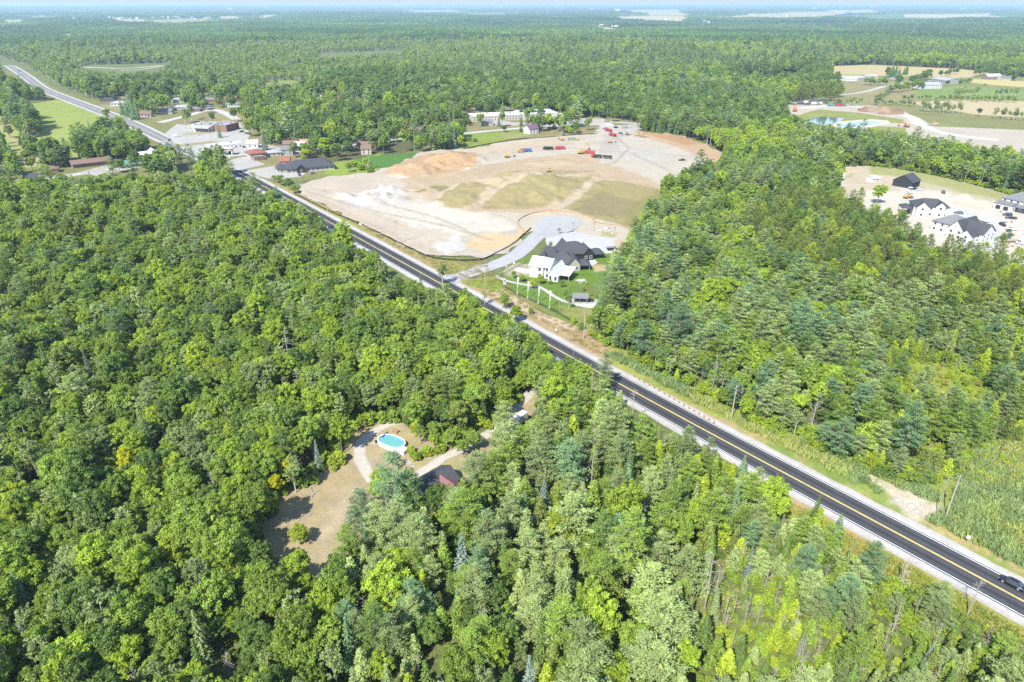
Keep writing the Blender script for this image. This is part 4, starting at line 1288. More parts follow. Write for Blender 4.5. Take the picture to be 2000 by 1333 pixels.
def dump_truck(label, u, v, rz, cab, box, trailer=False):
    x, y = P(u, v)
    z_ = float(site_h(np.array([x]), np.array([y]))[0])
    t = thing('dump_truck', label, 'dump truck', (x, y, z_ + .05), rz, 'dump trucks on the earthworks site')
    MB().box(-4.2, 4.0, -.45, .45, .7, 1.05).put('chassis', 'soot', t)
    c = MB(); c.prism([(2.0, 1.0), (4.2, 1.0), (4.2, 1.9), (3.5, 2.0), (3.2, 3.0), (2.0, 3.0)], -1.15, 1.15); co = c.put('cab', cab, t)
    MB().prism([(3.26, 2.02), (3.52, 2.02), (3.24, 2.9)], -1.0, 1.0).put('windscreen', glass, co)
    b = MB(); b.prism([(-4.3, 1.1), (1.7, 1.1), (1.9, 2.7), (1.7, 2.7), (1.5, 1.35), (-4.1, 1.35), (-4.3, 2.4), (-4.5, 2.4)], -1.2, 1.2)
    b.box(-4.4, 1.8, -1.28, -1.2, 1.1, 2.6); b.box(-4.4, 1.8, 1.2, 1.28, 1.1, 2.6)
    b.put('dump_box', box, t)
    wheels(t, (3.2, -2.0, -3.3), 1.0, TRW, .55)
    if trailer:
        b = MB(); b.prism([(-12.5, 1.1), (-5.6, 1.1), (-5.4, 2.6), (-5.6, 2.6), (-5.8, 1.35), (-12.3, 1.35), (-12.5, 2.4), (-12.7, 2.4)], -1.2, 1.2); b.box(-12.6, -5.5, -1.28, -1.2, 1.1, 2.5); b.box(-12.6, -5.5, 1.2, 1.28, 1.1, 2.5); b.box(-5.6, -4.2, -.1, .1, .8, .95)
        b.put('trailer', box, t); wheels(t, (-7, -10.5, -11.7), 1.0, TRW, .55)


def excavator(label, u, v, rz, up=0.0, paint='yellow_paint', scale=1.0, site_=True):
    x, y = P(u, v)
    z_ = float(site_h(np.array([x]), np.array([y]))[0]) if site_ else .1
    t = thing('excavator', label, 'excavator', (x, y, z_ + .05), rz, 'excavators at work')
    t.scale = (scale,) * 3
    for s in (-1, 1):
        MB().prism([(-2.2, .45), (-1.9, 0), (1.9, 0), (2.2, .45), (1.9, .9), (-1.9, .9)], s * 1.25 - .3, s * 1.25 + .3).put('track', 'soot', t)
    b = MB(); b.box(-2.4, 1.2, -1.3, 1.3, 1.0, 2.1); b.box(-2.4, -.8, -1.3, 1.3, 2.1, 2.5); b.put('engine_housing', paint, t)
    cb = MB().box(-.1, 1.5, .3, 1.3, 1.1, 3.0).put('cab', paint, t)
    MB().box(.1, 1.55, .38, 1.32, 2.0, 2.85).put('window', glass, cb)
    e = (4.0, 0, 4.6 + up * 2.2) if up else (4.4, 0, 4.2)
    MB().tube((1.1, 0, 1.7), ((1.1 + e[0]) / 2 - .5, 0, e[2] * .85 + .4), .32, .32, 6).tube(((1.1 + e[0]) / 2 - .5, 0, e[2] * .85 + .4), e, .3, .25, 6).put('boom', paint, t)
    f = (6.0, 0, 1.6 + up * 1.6)
    MB().tube(e, f, .24, .18, 6).put('stick', paint, t)
    MB().prism([(f[0] - .2, f[2]), (f[0] + .6, f[2] - .4), (f[0] + .2, f[2] - 1.2), (f[0] - .9, f[2] - .9)], -.6, .6).put('bucket', 'soot', t)
    return t


def loader(label, u, v, rz, paint='yellow_paint', dozer=False, site_=True, scale=1.0):
    x, y = P(u, v)
    z_ = float(site_h(np.array([x]), np.array([y]))[0]) if site_ else .1
    t = thing('bulldozer' if dozer else 'wheel_loader', label, 'bulldozer' if dozer else 'wheel loader', (x, y, z_ + .05), rz, 'loaders and bulldozers')
    t.scale = (scale,) * 3
    b = MB(); b.box(-3, -.4, -1, 1, .9, 2.1); b.box(-.4, 2.0, -.6, .6, .8, 1.5); b.put('body', paint, t)
    c = MB().box(-1.0, .4, -.75, .75, 2.1, 3.3).put('cab', paint, t); MB().box(-.9, .44, -.79, .79, 2.4, 3.1).put('window', glass, c)
    if dozer:
        for s in (-1, 1):
            MB().prism([(-2.2, .5), (-1.9, 0), (1.4, 0), (1.7, .5), (1.4, 1.0), (-1.9, 1.0)], s * 1.1 - .28, s * 1.1 + .28).put('track', 'soot', t)
        MB().box(2.2, 2.5, -1.8, 1.8, .1, 1.4).put('blade', 'steel', t)
    else:
        wheels(t, (1.5, -1.8), 1.1, wheel_big, .75)
        MB().prism([(2.6, .2), (3.8, .1), (3.7, .3), (2.9, .5), (2.8, 1.3), (2.6, 1.3)], -1.4, 1.4).put('bucket', 'steel', t)
        MB().tube((1.2, -.5, 1.4), (2.7, -.5, .6), .14).tube((1.2, .5, 1.4), (2.7, .5, .6), .14).put('lift_arm', paint, t)
    return t


wheel_big = wheel_mesh(.75, .55)
excavator('yellow excavator with folded boom, farthest from the red trucks', 991, 309, .35)
loader('yellow loader in front of the blue and red truck', 1017, 299, .1)
dump_truck('dump truck with red cab and blue box behind the loader', 1028, 298, math.pi, 'red_paint', 'blue_paint')
dump_truck('black dump truck next to an all red one', 1070, 294, math.pi, 'black_paint', 'black_paint')
dump_truck('all red dump truck next to a black one', 1093, 293, math.pi, 'red_paint', 'red_paint')
excavator('yellow excavator with raised boom loading the red truck', 1136, 302, .5, 1.0, scale=1.25)
dump_truck('red dump truck under the raised boom', 1151, 303, math.pi - .5, 'red_paint', 'red_paint')
dump_truck('truck with red cab and grey dump box and long trailer', 1164, 310, math.pi - .35, 'red_paint', 'soot', True)
loader('small dark bulldozer on top of the grassy spoil hill', 1073, 337, 3.3, 'yellow_paint', True, scale=.8)
excavator('small yellow excavator near the green container', 1098, 275, 2.2, scale=.75)
excavator('yellow excavator on the grey haul floor right of the container', 1192, 280, .2, scale=.85)
loader('small yellow loader beside the container', 1128, 275, 1.2, scale=.6)
dump_truck('red dump truck entering at the top of the site', 1188, 258, math.pi - 1.0, 'red_paint', 'red_paint')
dump_truck('second red dump truck queueing at the site entrance', 1196, 267, math.pi - 1.0, 'red_paint', 'red_paint')
excavator('pale excavator parked near the black car', 1226, 265, 3.2, paint='tan_box', scale=.9)
loader('yellow loader parked by the brown slope', 1246, 267, 3.1)
loader('second yellow loader parked by the brown slope', 1256, 269, 3.1)
furniture('storage_container', 'green grey storage container at the far edge of the site', 'container', 1117, 275, [('container_box', 'green_shingle', lambda m: m.box(-3.4, 3.4, -1.2, 1.2, 0, 2.6)), ('door', 'steel', lambda m: m.box(3.4, 3.46, -1.1, 1.1, .1, 2.5))], .05)
furniture('portable_toilet', 'blue portable toilet at the site entrance', 'toilet', 1165, 260, [('cabin', 'teal_paint', lambda m: m.box(-.8, .8, -.8, .8, 0, 2.4)), ('roof', 'white_paint', lambda m: m.box(-.85, .85, -.85, .85, 2.4, 2.6)), ('door', 'grey_wall', lambda m: m.box(-.4, .4, -.84, -.8, .1, 2.1))])
CG = 'cars parked at the site entrance'
for u, v, p_, k_, lb in [(1183, 253, 'blue_paint', 'pickup', 'blue pickup parked at the site entrance'), (1203, 251, 'car_black', 'suv', 'black car parked behind the red trucks'), (1212, 262, 'car_black', 'sedan', 'black car standing between red truck and pale excavator'), (1220, 251, 'silver_paint', 'van', 'silver van parked at the site entrance'), (1229, 250, 'white_paint', 'sedan', 'white car parked last in the entrance row'),
                         (1332, 315, 'car_black', 'pickup', 'dark pickup alone by the edge of the pine wood')]:
    car(lb, u, v, .3, p_, k_, CG)
# new houses site
for u, v, rz_, p_, k_, lb in [(1783, 371, .2, 'car_black', 'pickup', 'black pickup beside the black house'), (1796, 373, .2, 'white_paint', 'sedan', 'white car beside the black house'), (1842, 378, 1.2, 'car_black', 'suv', 'black car alone at the grass edge'), (1872, 418, 2.6, 'car_black', 'sedan', 'dark car behind the double gabled house'), (1894, 431, 2.7, 'silver_paint', 'sedan', 'silver car next to the white trailer'),
                              (1888, 441, 2.7, 'blue_paint', 'suv', 'blue car at the corner of the grey roofed house'), (1903, 444, .1, 'car_black', 'pickup', 'black pickup nearest the orange barrier'), (1910, 447, .1, 'silver_paint', 'pickup', 'silver pickup beside the black one'), (1926, 451, 1.9, 'car_black', 'pickup', 'dark pickup behind the white van'), (1930, 459, 1.8, 'white_paint', 'van', 'white van on the grey yard'),
                              (1967, 422, 2.8, 'car_black', 'suv', 'black car near the hip roofed house'), (1974, 428, 2.8, 'car_black', 'pickup', 'black pickup below the black car'), (1957, 441, 1.4, 'car_black', 'pickup', 'black pickup seen end on in the yard'), (1975, 450, 2.9, 'white_paint', 'pickup', 'white pickup beside the green bins'), (1963, 467, 2.8, 'car_black', 'sedan', 'dark car behind the beige trailer'),
                              (1996, 478, 2.8, 'white_paint', 'van', 'white van at the frame edge'), (1908, 470, .1, 'white_paint', 'van', 'white van in front of the grey roofed house'), (1912, 480, .2, 'white_paint', 'pickup', 'white pickup half hidden by pines'), (1775, 379, .1, 'white_paint', 'sedan', 'white car behind the yellow loader')]:
    car(lb, u, v, rz_, p_, k_, 'vehicles on the new housing site')
loader('yellow wheel loader at the new houses', 1773, 388, .3, 'yellow_paint', site_=False)
for u, v, w_, l_, m1_, lb in [(1917, 433, 2.4, 7.5, 'white_paint', 'large white cargo trailer on the grey yard'), (1970, 474, 2.2, 8, 'tan_box', 'long beige flat trailer loaded with lumber'), (1570, 203, 3, 16, 'white_paint', 'first white trailer in the gravel yard'), (1583, 202, 3, 16, 'white_paint', 'second white trailer in the gravel yard'),
                              (1594, 205, 3, 13, 'white_paint', 'third white trailer in the gravel yard'), (1636, 208, 3, 9, 'red_paint', 'red trailer by the pine row'), (1645, 208, 3, 7, 'maroon', 'dark red trailer by the pine row'), (1622, 208, 3, 8, 'teal_paint', 'teal trailer between white and red ones'), (1016, 828, 2.0, 4.5, 'vinyl', 'pale trailer half hidden beside the gravel drive')]:
    x, y = P(u, v)
    t_ = thing('cargo_trailer', lb, 'trailer', (x, y, .1), 1.9 if u in (1917,) else .15 if u > 1100 else .9, 'parked trailers')
    MB().box(-l_ / 2, l_ / 2, -w_ / 2, w_ / 2, .8, 3.2 if m1_ != 'tan_box' else 1.5).put('box', m1_, t_)
    MB().box(l_ / 2, l_ / 2 + 1.4, -.08, .08, .6, .75).put('drawbar', 'steel', t_)
    wheels(t_, (-.5, .5), w_ / 2 - .15, CARW, .4)
for u, v, lb in ((1970, 454, 'green waste bin nearer the black pickup'), (1972, 463, 'green waste bin nearer the beige trailer')):
    furniture('waste_bin', lb, 'bin', u, v, [('bin', 'green_paint', lambda m: m.box(-1.1, 1.1, -.8, .8, 0, 1.5)), ('lid', 'soot', lambda m: m.box(-1.15, 1.15, -.85, .85, 1.5, 1.62))], .3, 'green waste bins')
furniture('barrier', 'orange barrier board beside the black pickup', 'barrier', 1896, 449, [('board', 'orange_paint', lambda m: m.box(-2.2, 2.2, -.1, .1, .5, 1.1)), ('foot', 'steel', lambda m: m.box(-2, -1.8, -.4, .4, 0, .5)), ('foot', 'steel', lambda m: m.box(1.8, 2, -.4, .4, 0, .5))], .6)
excavator('orange excavator at the gravel road junction', 1770, 249, 2.5, paint='orange_paint', scale=1.2, site_=False)
loader('orange loader at the end of the gravel yard', 1552, 218, 1.2, 'orange_paint', site_=False, scale=1.6)
loader('yellow loader on the far gravel road', 1822, 246, 2.6, 'yellow_paint', site_=False, scale=1.3)
for i in range(16):
    u_, v_ = 1955 + (i * 37 % 50), 415 + (i * 23 % 70)
    furniture('pallet', 'loaded pallet among the building materials of the new housing yard', 'pallet', u_, v_, [('deck', 'grey_wood', lambda m: m.box(-.7, .7, -.6, .6, 0, .18)), ('load', ['tan_box', 'white_wall', 'orange_shingle', 'grey_wall'][i % 4], lambda m: m.box(-.6, .6, -.5, .5, .18, .9))], i * .7, 'loaded pallets on the new housing yard')
# village cars
for i, (u, v, p_, k_) in enumerate([(322, 279, 'white_paint', 'sedan'), (330, 275, 'silver_paint', 'suv'), (326, 284, 'blue_paint', 'sedan'), (472, 259, 'car_black', 'suv'), (480, 262, 'silver_paint', 'sedan'), (487, 263, 'car_black', 'pickup'), (345, 268, 'white_paint', 'van'), (436, 303, 'silver_paint', 'sedan'), (449, 300, 'car_black', 'suv'), (262, 333, 'car_black', 'sedan'), (215, 334, 'white_paint', 'suv'),
                                    (60, 153, 'white_paint', 'van'), (38, 140, 'car_black', 'suv'), (610, 340, 'silver_paint', 'suv'), (585, 343, 'car_black', 'sedan')]):
    car(['white car at the crossroads', 'silver car at the crossroads', 'blue car at the crossroads', 'black car parked behind the grocery store', 'silver car parked behind the grocery store', 'black pickup parked behind the grocery store', 'white van in the grocery lot', 'silver car under the petrol canopy', 'black car under the petrol canopy', 'black car by the teal roof', 'white car on the motel street',
         'white van on the far highway', 'black car on the far highway', 'silver car in front of the clinic', 'black car in front of the clinic'][i], u, v, .5 + i, p_, k_, 'cars in the village')

# --- village buildings
building('grocery_store', 'long flat roofed grocery store in the pale parking lot', 'shop', (366, 255), (449, 259), [
    dict(b=(9, 30, -3, 22, 5.2), w='cream_wall', r='grey_membrane', k='flat', hvac=4), dict(b=(30.1, 44, 0, 20, 6.0), w='brick_wall', r='grey_membrane', k='flat', hvac=2, nowin=True), dict(b=(0, 8.9, 2, 22, 4.4), w='cream_wall', r='membrane', k='flat', hvac=2), dict(b=(11, 29, -7, -3.1, 3.6), w='grey_wall', r='pale_shingle', k='shed', rise=1.6, open=True)])
gs = building('filling_station', 'white filling station shop beside its red and white canopy', 'shop', (412, 299), (470, 293), [dict(b=(0, 27, 6, 16, 4.2), w='white_wall', r='membrane', k='flat', hvac=2)], keep=1.2)
t_ = furniture('petrol_canopy', 'petrol canopy with red fascia over the pumps', 'canopy', 441, 303, [('roof', 'membrane', lambda m: m.box(-7, 7, -3.5, 3.5, 5.0, 5.5)), ('fascia', 'red_paint', lambda m: (m.box(-7.1, 7.1, -3.6, -3.51, 4.7, 5.6), m.box(-7.1, -7.01, -3.5, 3.5, 4.7, 5.6), m.box(7.01, 7.1, -3.5, 3.5, 4.7, 5.6), m.box(-7.1, 7.1, 3.51, 3.6, 4.7, 5.6)))]
               + [('column', 'white_paint', (lambda X_, Y_: lambda m: m.box(X_ - .3, X_ + .3, Y_ - .3, Y_ + .3, 0, 5))(X_, Y_)) for X_ in (-5.5, 0, 5.5) for Y_ in (-2, 2)] + [('pump', 'soot', (lambda X_: lambda m: m.box(X_ - .4, X_ + .4, -.3, .3, 0, 1.9))(X_)) for X_ in (-3, 3)], .12)
building('restaurant', 'cream restaurant with rusty red hip roof', 'house', (481, 307), (503, 320), [dict(b=(0, 13.5, 0, 12, 4.6), w='cream_wall', r='red_shingle', k='hip', rise=2.2, ov=.9), dict(b=(13.6, 20, 1, 9, 2.8), w='brick_wall', r='grey_membrane', k='flat', hvac=0)])
building('clinic', 'long low building with dark slate hip roof by the highway', 'house', (561, 340), (648, 332), [dict(b=(0, 34, 0, 15, 3.4), w='cream_wall', r='dark_shingle', k='hip', rise=4.6, ov=1.0), dict(b=(7, 13, -1.5, 5, 3.4), w='black_wall', r='dark_shingle', k='gable', ridge='y', rise=2.6), dict(b=(-6, -.1, 3, 13, 3.2), w='cream_wall', r='dark_shingle', k='hip', rise=3.2)])
building('metal_shed', 'plain white metal shed beside the blue spruce', 'shed', (483, 291), (503, 290), [dict(b=(0, 9, 0, 10, 4.2), w='white_wall', r='white_metal', rise=2)])
building('garage', 'beige garage with low hip roof beside the tall pole', 'garage', (522, 307), (545, 305), [dict(b=(0, 11, 0, 9, 3), w='cream_wall', r='pale_shingle', k='hip', rise=1.6)])
building('motel', 'long brown roofed motel on the side street', 'motel', (143, 330), (203, 323), [dict(b=(0, 25, 0, 9, 3.2), w='brick_wall', r='brown_shingle', rise=2.0, ov=.9)])
building('motel_wing', 'small brown roofed house between two round trees', 'house', (84, 340), (108, 338), [dict(b=(0, 10, 0, 8, 3), w='brick_wall', r='brown_shingle', k='hip', rise=1.8)])
building('teal_roofed_house', 'low house with bright teal metal roof', 'house', (236, 331), (270, 327), [dict(b=(0, 14, 0, 10, 3), w='cream_wall', r='teal_metal', k='hip', rise=2.2, ov=.8)])
building('grey_roofed_house', 'L shaped house with silvery metal roof at the crossroads', 'house', (272, 312), (300, 309), [dict(b=(0, 14, 0, 8, 3), w='white_wall', r='white_metal', rise=2), dict(b=(9, 15, 3, 14, 3.4), w='white_wall', r='white_metal', rise=2.4, ridge='y')])
building('brown_cottage', 'cottage with tan roof behind the side street trees', 'house', (50, 326), (80, 324), [dict(b=(0, 13, 0, 8, 3), w='cream_wall', r='orange_shingle', rise=1.9)])
building('dark_roofed_shed', 'shed with dark roof peeking over the maple wood', 'shed', (50, 360), (80, 357), [dict(b=(0, 11, 0, 8, 4.0), w='grey_wall', r='dark_shingle', rise=2)])
building('grey_barn', 'grey roofed outbuilding at the frame edge by the spruce', 'shed', (-12, 342), (8, 340), [dict(b=(0, 9, 0, 9, 3.4), w='grey_wall', r='grey_shingle', rise=2)])
building('school', 'long flat roofed school with solar panels', 'school', (1020, 236), (1089, 233), [dict(b=(0, 40, 0, 32, 6), w='cream_wall', r='membrane', k='flat', hvac=0, nowin=True), dict(b=(-52, -.1, 6, 30, 5), w='cream_wall', r='membrane', k='flat', hvac=4)], keep=1.0)
_sp = P(1030, 228)
ts_ = furniture('solar_array', 'dark solar panel array lying on the school roof', 'solar panels', 1040, 219, [], -.02, z=6.2)
_pm = MB().box(-2.2, 2.2, -1.1, 1.1, .1, .22).mesh('solar_panel', 'solar')
for i in range(6):
    for j_ in range(5):
        put('solar_panel', _pm, ts_, (-12 + i * 4.8, -2 + j_ * 3.4, 0))
building('purple_roofed_house', 'white house with faded purple roof', 'house', (1034, 263), (1057, 260), [dict(b=(0, 11, 0, 9, 4.8), w='white_wall', r='purple_shingle', rise=3)])
_vh = [(196, 201, 16, 'brick_wall', 'dark_shingle', 'dark roofed brick house at the end of the far row'), (216, 208, 18, 'white_wall', 'pale_shingle', 'pale roofed house in front of the far row'), (237, 199, 14, 'brick_wall', 'brown_shingle', 'brown roofed house, second of the far row'), (270, 198, 16, 'cream_wall', 'orange_shingle', 'orange-brown roofed house of the far row'),
       (300, 201, 14, 'cream_wall', 'green_shingle', 'greenish roofed house of the far row'), (336, 201, 20, 'white_wall', 'pale_shingle', 'wide pale roofed house behind the conifers'), (334, 216, 22, 'cream_wall', 'pale_shingle', 'long pale bungalow by the tan lawn'), (355, 220, 20, 'brick_wall', 'grey_shingle', 'grey roofed bungalow by the tan lawn'),
       (388, 201, 10, 'brick_wall', 'orange_shingle', 'narrow orange roofed house'), (400, 201, 12, 'brick_wall', 'grey_shingle', 'grey roofed brick house beside the narrow one'), (432, 199, 26, 'brick_wall', 'red_shingle', 'large red brick house with hip roof'), (268, 230, 14, 'cream_wall', 'brown_shingle', 'small brown roofed house behind blue spruces'), (310, 224, 14, 'cream_wall', 'grey_shingle', 'small grey roofed house near the street'),
       (440, 210, 16, 'white_wall', 'green_shingle', 'low green roofed bungalow by the street'), (502, 196, 22, 'white_wall', 'pale_shingle', 'pale roofed house at the foot of the far wood'), (608, 196, 18, 'cream_wall', 'pale_shingle', 'beige house left of the orange roof'), (634, 197, 18, 'cream_wall', 'orange_shingle', 'house with bright orange roof in the trees'),
       (668, 200, 12, 'white_wall', 'grey_shingle', 'grey roofed house right of the orange one'), (705, 206, 16, 'white_wall', 'pale_shingle', 'pale roof among the dark village trees'), (740, 212, 15, 'white_wall', 'pale_shingle', 'easternmost pale roof among the village trees'), (505, 226, 16, 'white_wall', 'white_metal', 'white roofed house behind the grocery store'), (648, 244, 14, 'white_wall', 'white_metal', 'white walled house deep in the village trees'),
       (594, 243, 14, 'cream_wall', 'green_shingle', 'green roofed house deep in the village trees'), (606, 268, 15, 'cream_wall', 'brown_shingle', 'brown roofed house behind the clinic trees'), (714, 266, 10, 'blue_wall', 'dark_shingle', 'dark roofed tall house in the village trees'), (553, 290, 12, 'brick_wall', 'brown_shingle', 'brown roofed house behind the beige garage'), (573, 296, 9, 'blue_wall', 'white_metal', 'blue and white cottage behind the clinic'),
       (586, 290, 8, 'cream_wall', 'orange_shingle', 'cottage with orange gable behind the clinic'), (698, 292, 11, 'white_wall', 'brown_shingle', 'white house with brown gable by the bean field'), (706, 303, 8, 'cream_wall', 'brown_shingle', 'small house at the edge of the bean field'), (802, 262, 12, 'brick_wall', 'brown_shingle', 'brown roofed house by the village street'), (550, 304, 9, 'grey_wall', 'grey_shingle', 'grey shed next to the beige garage'),
       (548, 327, 7, 'brick_wall', 'red_shingle', 'small red roofed hut behind the clinic roof'), (940, 246, 12, 'cream_wall', 'grey_shingle', 'grey roofed house near the school'), (1076, 234, 14, 'white_wall', 'pale_shingle', 'pale house beside the school'), (1250, 233, 22, 'cream_wall', 'grey_shingle', 'grey roofed hall at the far parking area')]
for u, v, w_, wm_, rm_, lb in _vh:
    building('village_house', lb, 'house', (u, v), (u + 10, v - .3), [dict(b=(0, w_, 0, min(w_, 9.5), 3.2 if w_ > 9 else 4.5), w=wm_, r=rm_, k='hip' if w_ > 14 else 'gable', rise=2.3)], group='houses of the village', keep=1.3)
# farm
for u, v, w_, d_, h_, wm_, rm_, nm_, lb in [(1633, 158, 18, 10, 4, 'white_wall', 'pale_shingle', 'farm_house', 'white farmhouse nearest the field corner tree'), (1652, 159, 20, 10, 4, 'white_wall', 'white_metal', 'farm_house', 'white farmhouse in the middle of the hamlet'), (1670, 158, 16, 9, 4, 'grey_wall', 'pale_shingle', 'farm_house', 'grey farmhouse of the hamlet'), (1690, 155, 22, 10, 4, 'cream_wall', 'pale_shingle', 'farm_house', 'long pale farmhouse of the hamlet'),
                                            (1742, 156, 14, 10, 4.5, 'cream_wall', 'teal_metal', 'farm_house', 'farmhouse with teal roof in the spruce clump'), (1797, 174, 34, 16, 5, 'white_wall', 'pale_shingle', 'barn', 'large pale barn beside the round tree'), (1848, 165, 22, 34, 5, 'grey_wall', 'pale_shingle', 'barn', 'long pale barn behind the round tree'), (1928, 156, 26, 12, 5, 'brick_wall', 'white_metal', 'farm_house', 'brick farmhouse with white roof'),
                                            (1958, 158, 22, 12, 4, 'cream_wall', 'grey_shingle', 'farm_house', 'farmhouse at the far end of the yellow field'), (1575, 182, 18, 12, 5, 'white_wall', 'white_metal', 'farm_house', 'white roofed house beside the tall pine row'), (1995, 127, 14, 12, 5, 'white_wall', 'pale_shingle', 'farm_house', 'white house on the skyline of the farmland')]:
    building(nm_, lb, 'barn' if nm_ == 'barn' else 'house', (u, v), (u + 10, v - .2), [dict(b=(0, w_, 0, d_, h_), w=wm_, r=rm_, rise=h_ * .6, ridge='x' if w_ > d_ else 'y')], group='farm buildings', keep=1)
# new houses
building('black_house', 'black clad gabled house on the bare building site', 'house', (1742, 363), (1775, 369), [dict(b=(0, 12.5, 0, 12, 4.2), w='black_wall', r='dark_shingle', rise=4.0, ridge='y', trim='grey_wall')], wins=None, keep=1)
building('white_gabled_house', 'white house with dark roof nearest the red pines', 'house', (1766, 421), (1812, 424), [dict(b=(4, 22, 0, 11, 6.2), w='white_wall', r='dark_shingle', k='hip', rise=3.4), dict(b=(5, 11, -2.2, 5, 6.0), w='white_wall', r='dark_shingle', rise=2.8, ridge='y'), dict(b=(15, 20, -.8, 5, 6.6), w='white_wall', r='dark_shingle', rise=2.2, ridge='y'), dict(b=(-1.5, 3.9, 1, 9, 4.2), w='cedar_wood', r='dark_shingle', k='hip', rise=1.6, open=True)], keep=.6)
building('double_gabled_house', 'large white and grey house with several dark gables', 'house', (1808, 452), (1862, 466), [dict(b=(0, 15, 4, 18, 5.6), w='white_wall', r='grey_shingle', k='hip', rise=4), dict(b=(11, 19, -1, 16, 5.2), w='white_wall', r='dark_shingle', rise=4.6, ridge='y'), dict(b=(15, 27, 2, 14, 5.0), w='white_wall', r='dark_shingle', k='gable', rise=4.2, ridge='x'), dict(b=(19.2, 25, -4, 5, 4.6), w='white_wall', r='dark_shingle', rise=2.4, ridge='y')], keep=.5)
h5 = building('hip_roofed_house', 'white house with blue-grey hip roof and two garage doors', 'house', (1946, 407), (1990, 417), [dict(b=(0, 22, 3, 16, 6.4), w='white_wall', r='grey_shingle', k='hip', rise=4), dict(b=(-1, 9, -2, 2.95, 3.4), w='white_wall', r='grey_shingle', k='shed', rise=1.2, nowin=True), dict(b=(10, 17, -1, 2.95, 3.2), w='white_wall', r='grey_shingle', k='shed', rise=1.1, open=True)], keep=.6)
for x_ in (1.6, 6.0):
    window(h5, x_, -2.03, 1.4, 2.8, 2.4, 's', 'garage_opening')
building('white_tents', 'white sheeted sheds beside the black house', 'shed', (1703, 357), (1733, 352), [dict(b=(0, 5, 0, 5, 2.8), w='white_wall', r='white_metal', rise=1), dict(b=(5.5, 12, 1, 5, 1.6), w='white_wall', r='white_metal', rise=.6, k='shed')], wins=None, keep=.5)
furniture('porta_cabin', 'blue sheeted pallet beside the black house', 'pallet', 1778, 371, [('load', 'sheeting', lambda m: m.box(-1, 1, -1, 1, .15, 1.7)), ('deck', 'grey_wood', lambda m: m.box(-1.1, 1.1, -1.1, 1.1, 0, .14))], .3)

# --- brush heap in the gravel workings
def heap_h(x, y):
    return 0 * x


_hp = []
for a_, b_, d_, h_ in (((1680, 218), (1712, 214), 10, 4), ((1705, 220), (1757, 219), 16, 6)):
    _p, _q = P(*a_), P(*b_)
    _hp.append(pile((_p[0] + _q[0]) / 2, (_p[1] + _q[1]) / 2, math.dist(_p, _q) / 2, d_, math.atan2(_q[1] - _p[1], _q[0] - _p[0]), h_, .5, h_))
bh = patch('brush_heap', [(1672, 222), (1680, 210), (1760, 212), (1765, 226)], 2.2, (.27, .17, .11), [([(1690, 222), (1740, 224), (1740, 214), (1700, 214)], (.36, .26, .17), 5, .8)], 'soil', .05, 1, lambda x, y: sum(f(x, y) for f in _hp))
tag(bh, 'brown heap of stumps and brush beside the gravel road', 'brush heap', None, 'stuff')

# --- pool, hidden house and the things round them
a_, b_ = P(741, 859), P(790, 879)
pc, prz = ((a_[0] + b_[0]) / 2, (a_[1] + b_[1]) / 2), math.atan2(b_[1] - a_[1], b_[0] - a_[0])
pl = thing('swimming_pool', 'oval above ground swimming pool with turquoise water', 'swimming pool', (pc[0], pc[1], 0), prz)


def oval(rx, ry, n_=40, st=1.7):
    out = []
    for i in range(n_):
        a = 6.28318 * i / n_
        out.append((math.copysign(abs(math.cos(a)) ** (.72), math.cos(a)) * rx, math.copysign(abs(math.sin(a)) ** .95, math.sin(a)) * ry))
    return out


def ring(m, A, za, B, zb_):
    n_ = len(A)
    m.poly([(x, y, za) for x, y in A] + [(x, y, zb_) for x, y in B], [(i, (i + 1) % n_, n_ + (i + 1) % n_, n_ + i) for i in range(n_)])


m = MB(); ring(m, oval(4.35, 2.5), 0, oval(4.35, 2.5), 1.25); m.put('wall', 'vinyl', pl)
m = MB(); ring(m, oval(4.45, 2.6), 1.25, oval(4.45, 2.6), 1.33); ring(m, oval(4.45, 2.6), 1.33, oval(4.1, 2.25), 1.33); ring(m, oval(4.1, 2.25), 1.33, oval(4.1, 2.25), 1.22); m.put('rim', 'white_paint', pl)
m = MB(); ring(m, oval(4.1, 2.25), 1.22, oval(4.1, 2.25), .95); m.put('liner', 'teal_paint', pl)
m = MB(); m.poly([(x, y, 1.05) for x, y in oval(4.11, 2.26)], [tuple(range(40))]); m.put('pool_water', 'pool_water', pl)
upm = MB().box(-.08, .08, -.06, .06, 0, 1.25).mesh('upright', 'white_paint')
for i in range(0, 40, 3):
    x, y = oval(4.42, 2.57)[i]
    put('upright', upm, pl, (x, y, 0))
dk = furniture('pool_deck', 'small white pool deck with rails and steps', 'deck', 788, 884, [('deck_floor', 'white_wall', lambda m: m.box(-1.2, 1.2, -1.3, 1.0, 1.1, 1.25)), ('skirt', 'vinyl', lambda m: m.box(-1.15, 1.15, -1.25, .95, 0, 1.1)),
     ('step', 'white_wall', lambda m: m.box(-.5, .5, -1.7, -1.3, .7, .8)), ('step', 'white_wall', lambda m: m.box(-.5, .5, -2.1, -1.7, .35, .45)), ('rail', 'white_paint', lambda m: (m.tube((-1.1, -1.2, 2.1), (1.1, -1.2, 2.1), .04), m.tube((1.1, -1.2, 2.1), (1.1, .9, 2.1), .04), m.tube((-1.1, -1.2, 1.2), (-1.1, -1.2, 2.1), .04), m.tube((1.1, -1.2, 1.2), (1.1, -1.2, 2.1), .04), m.tube((1.1, .9, 1.2), (1.1, .9, 2.1), .04)))], prz)
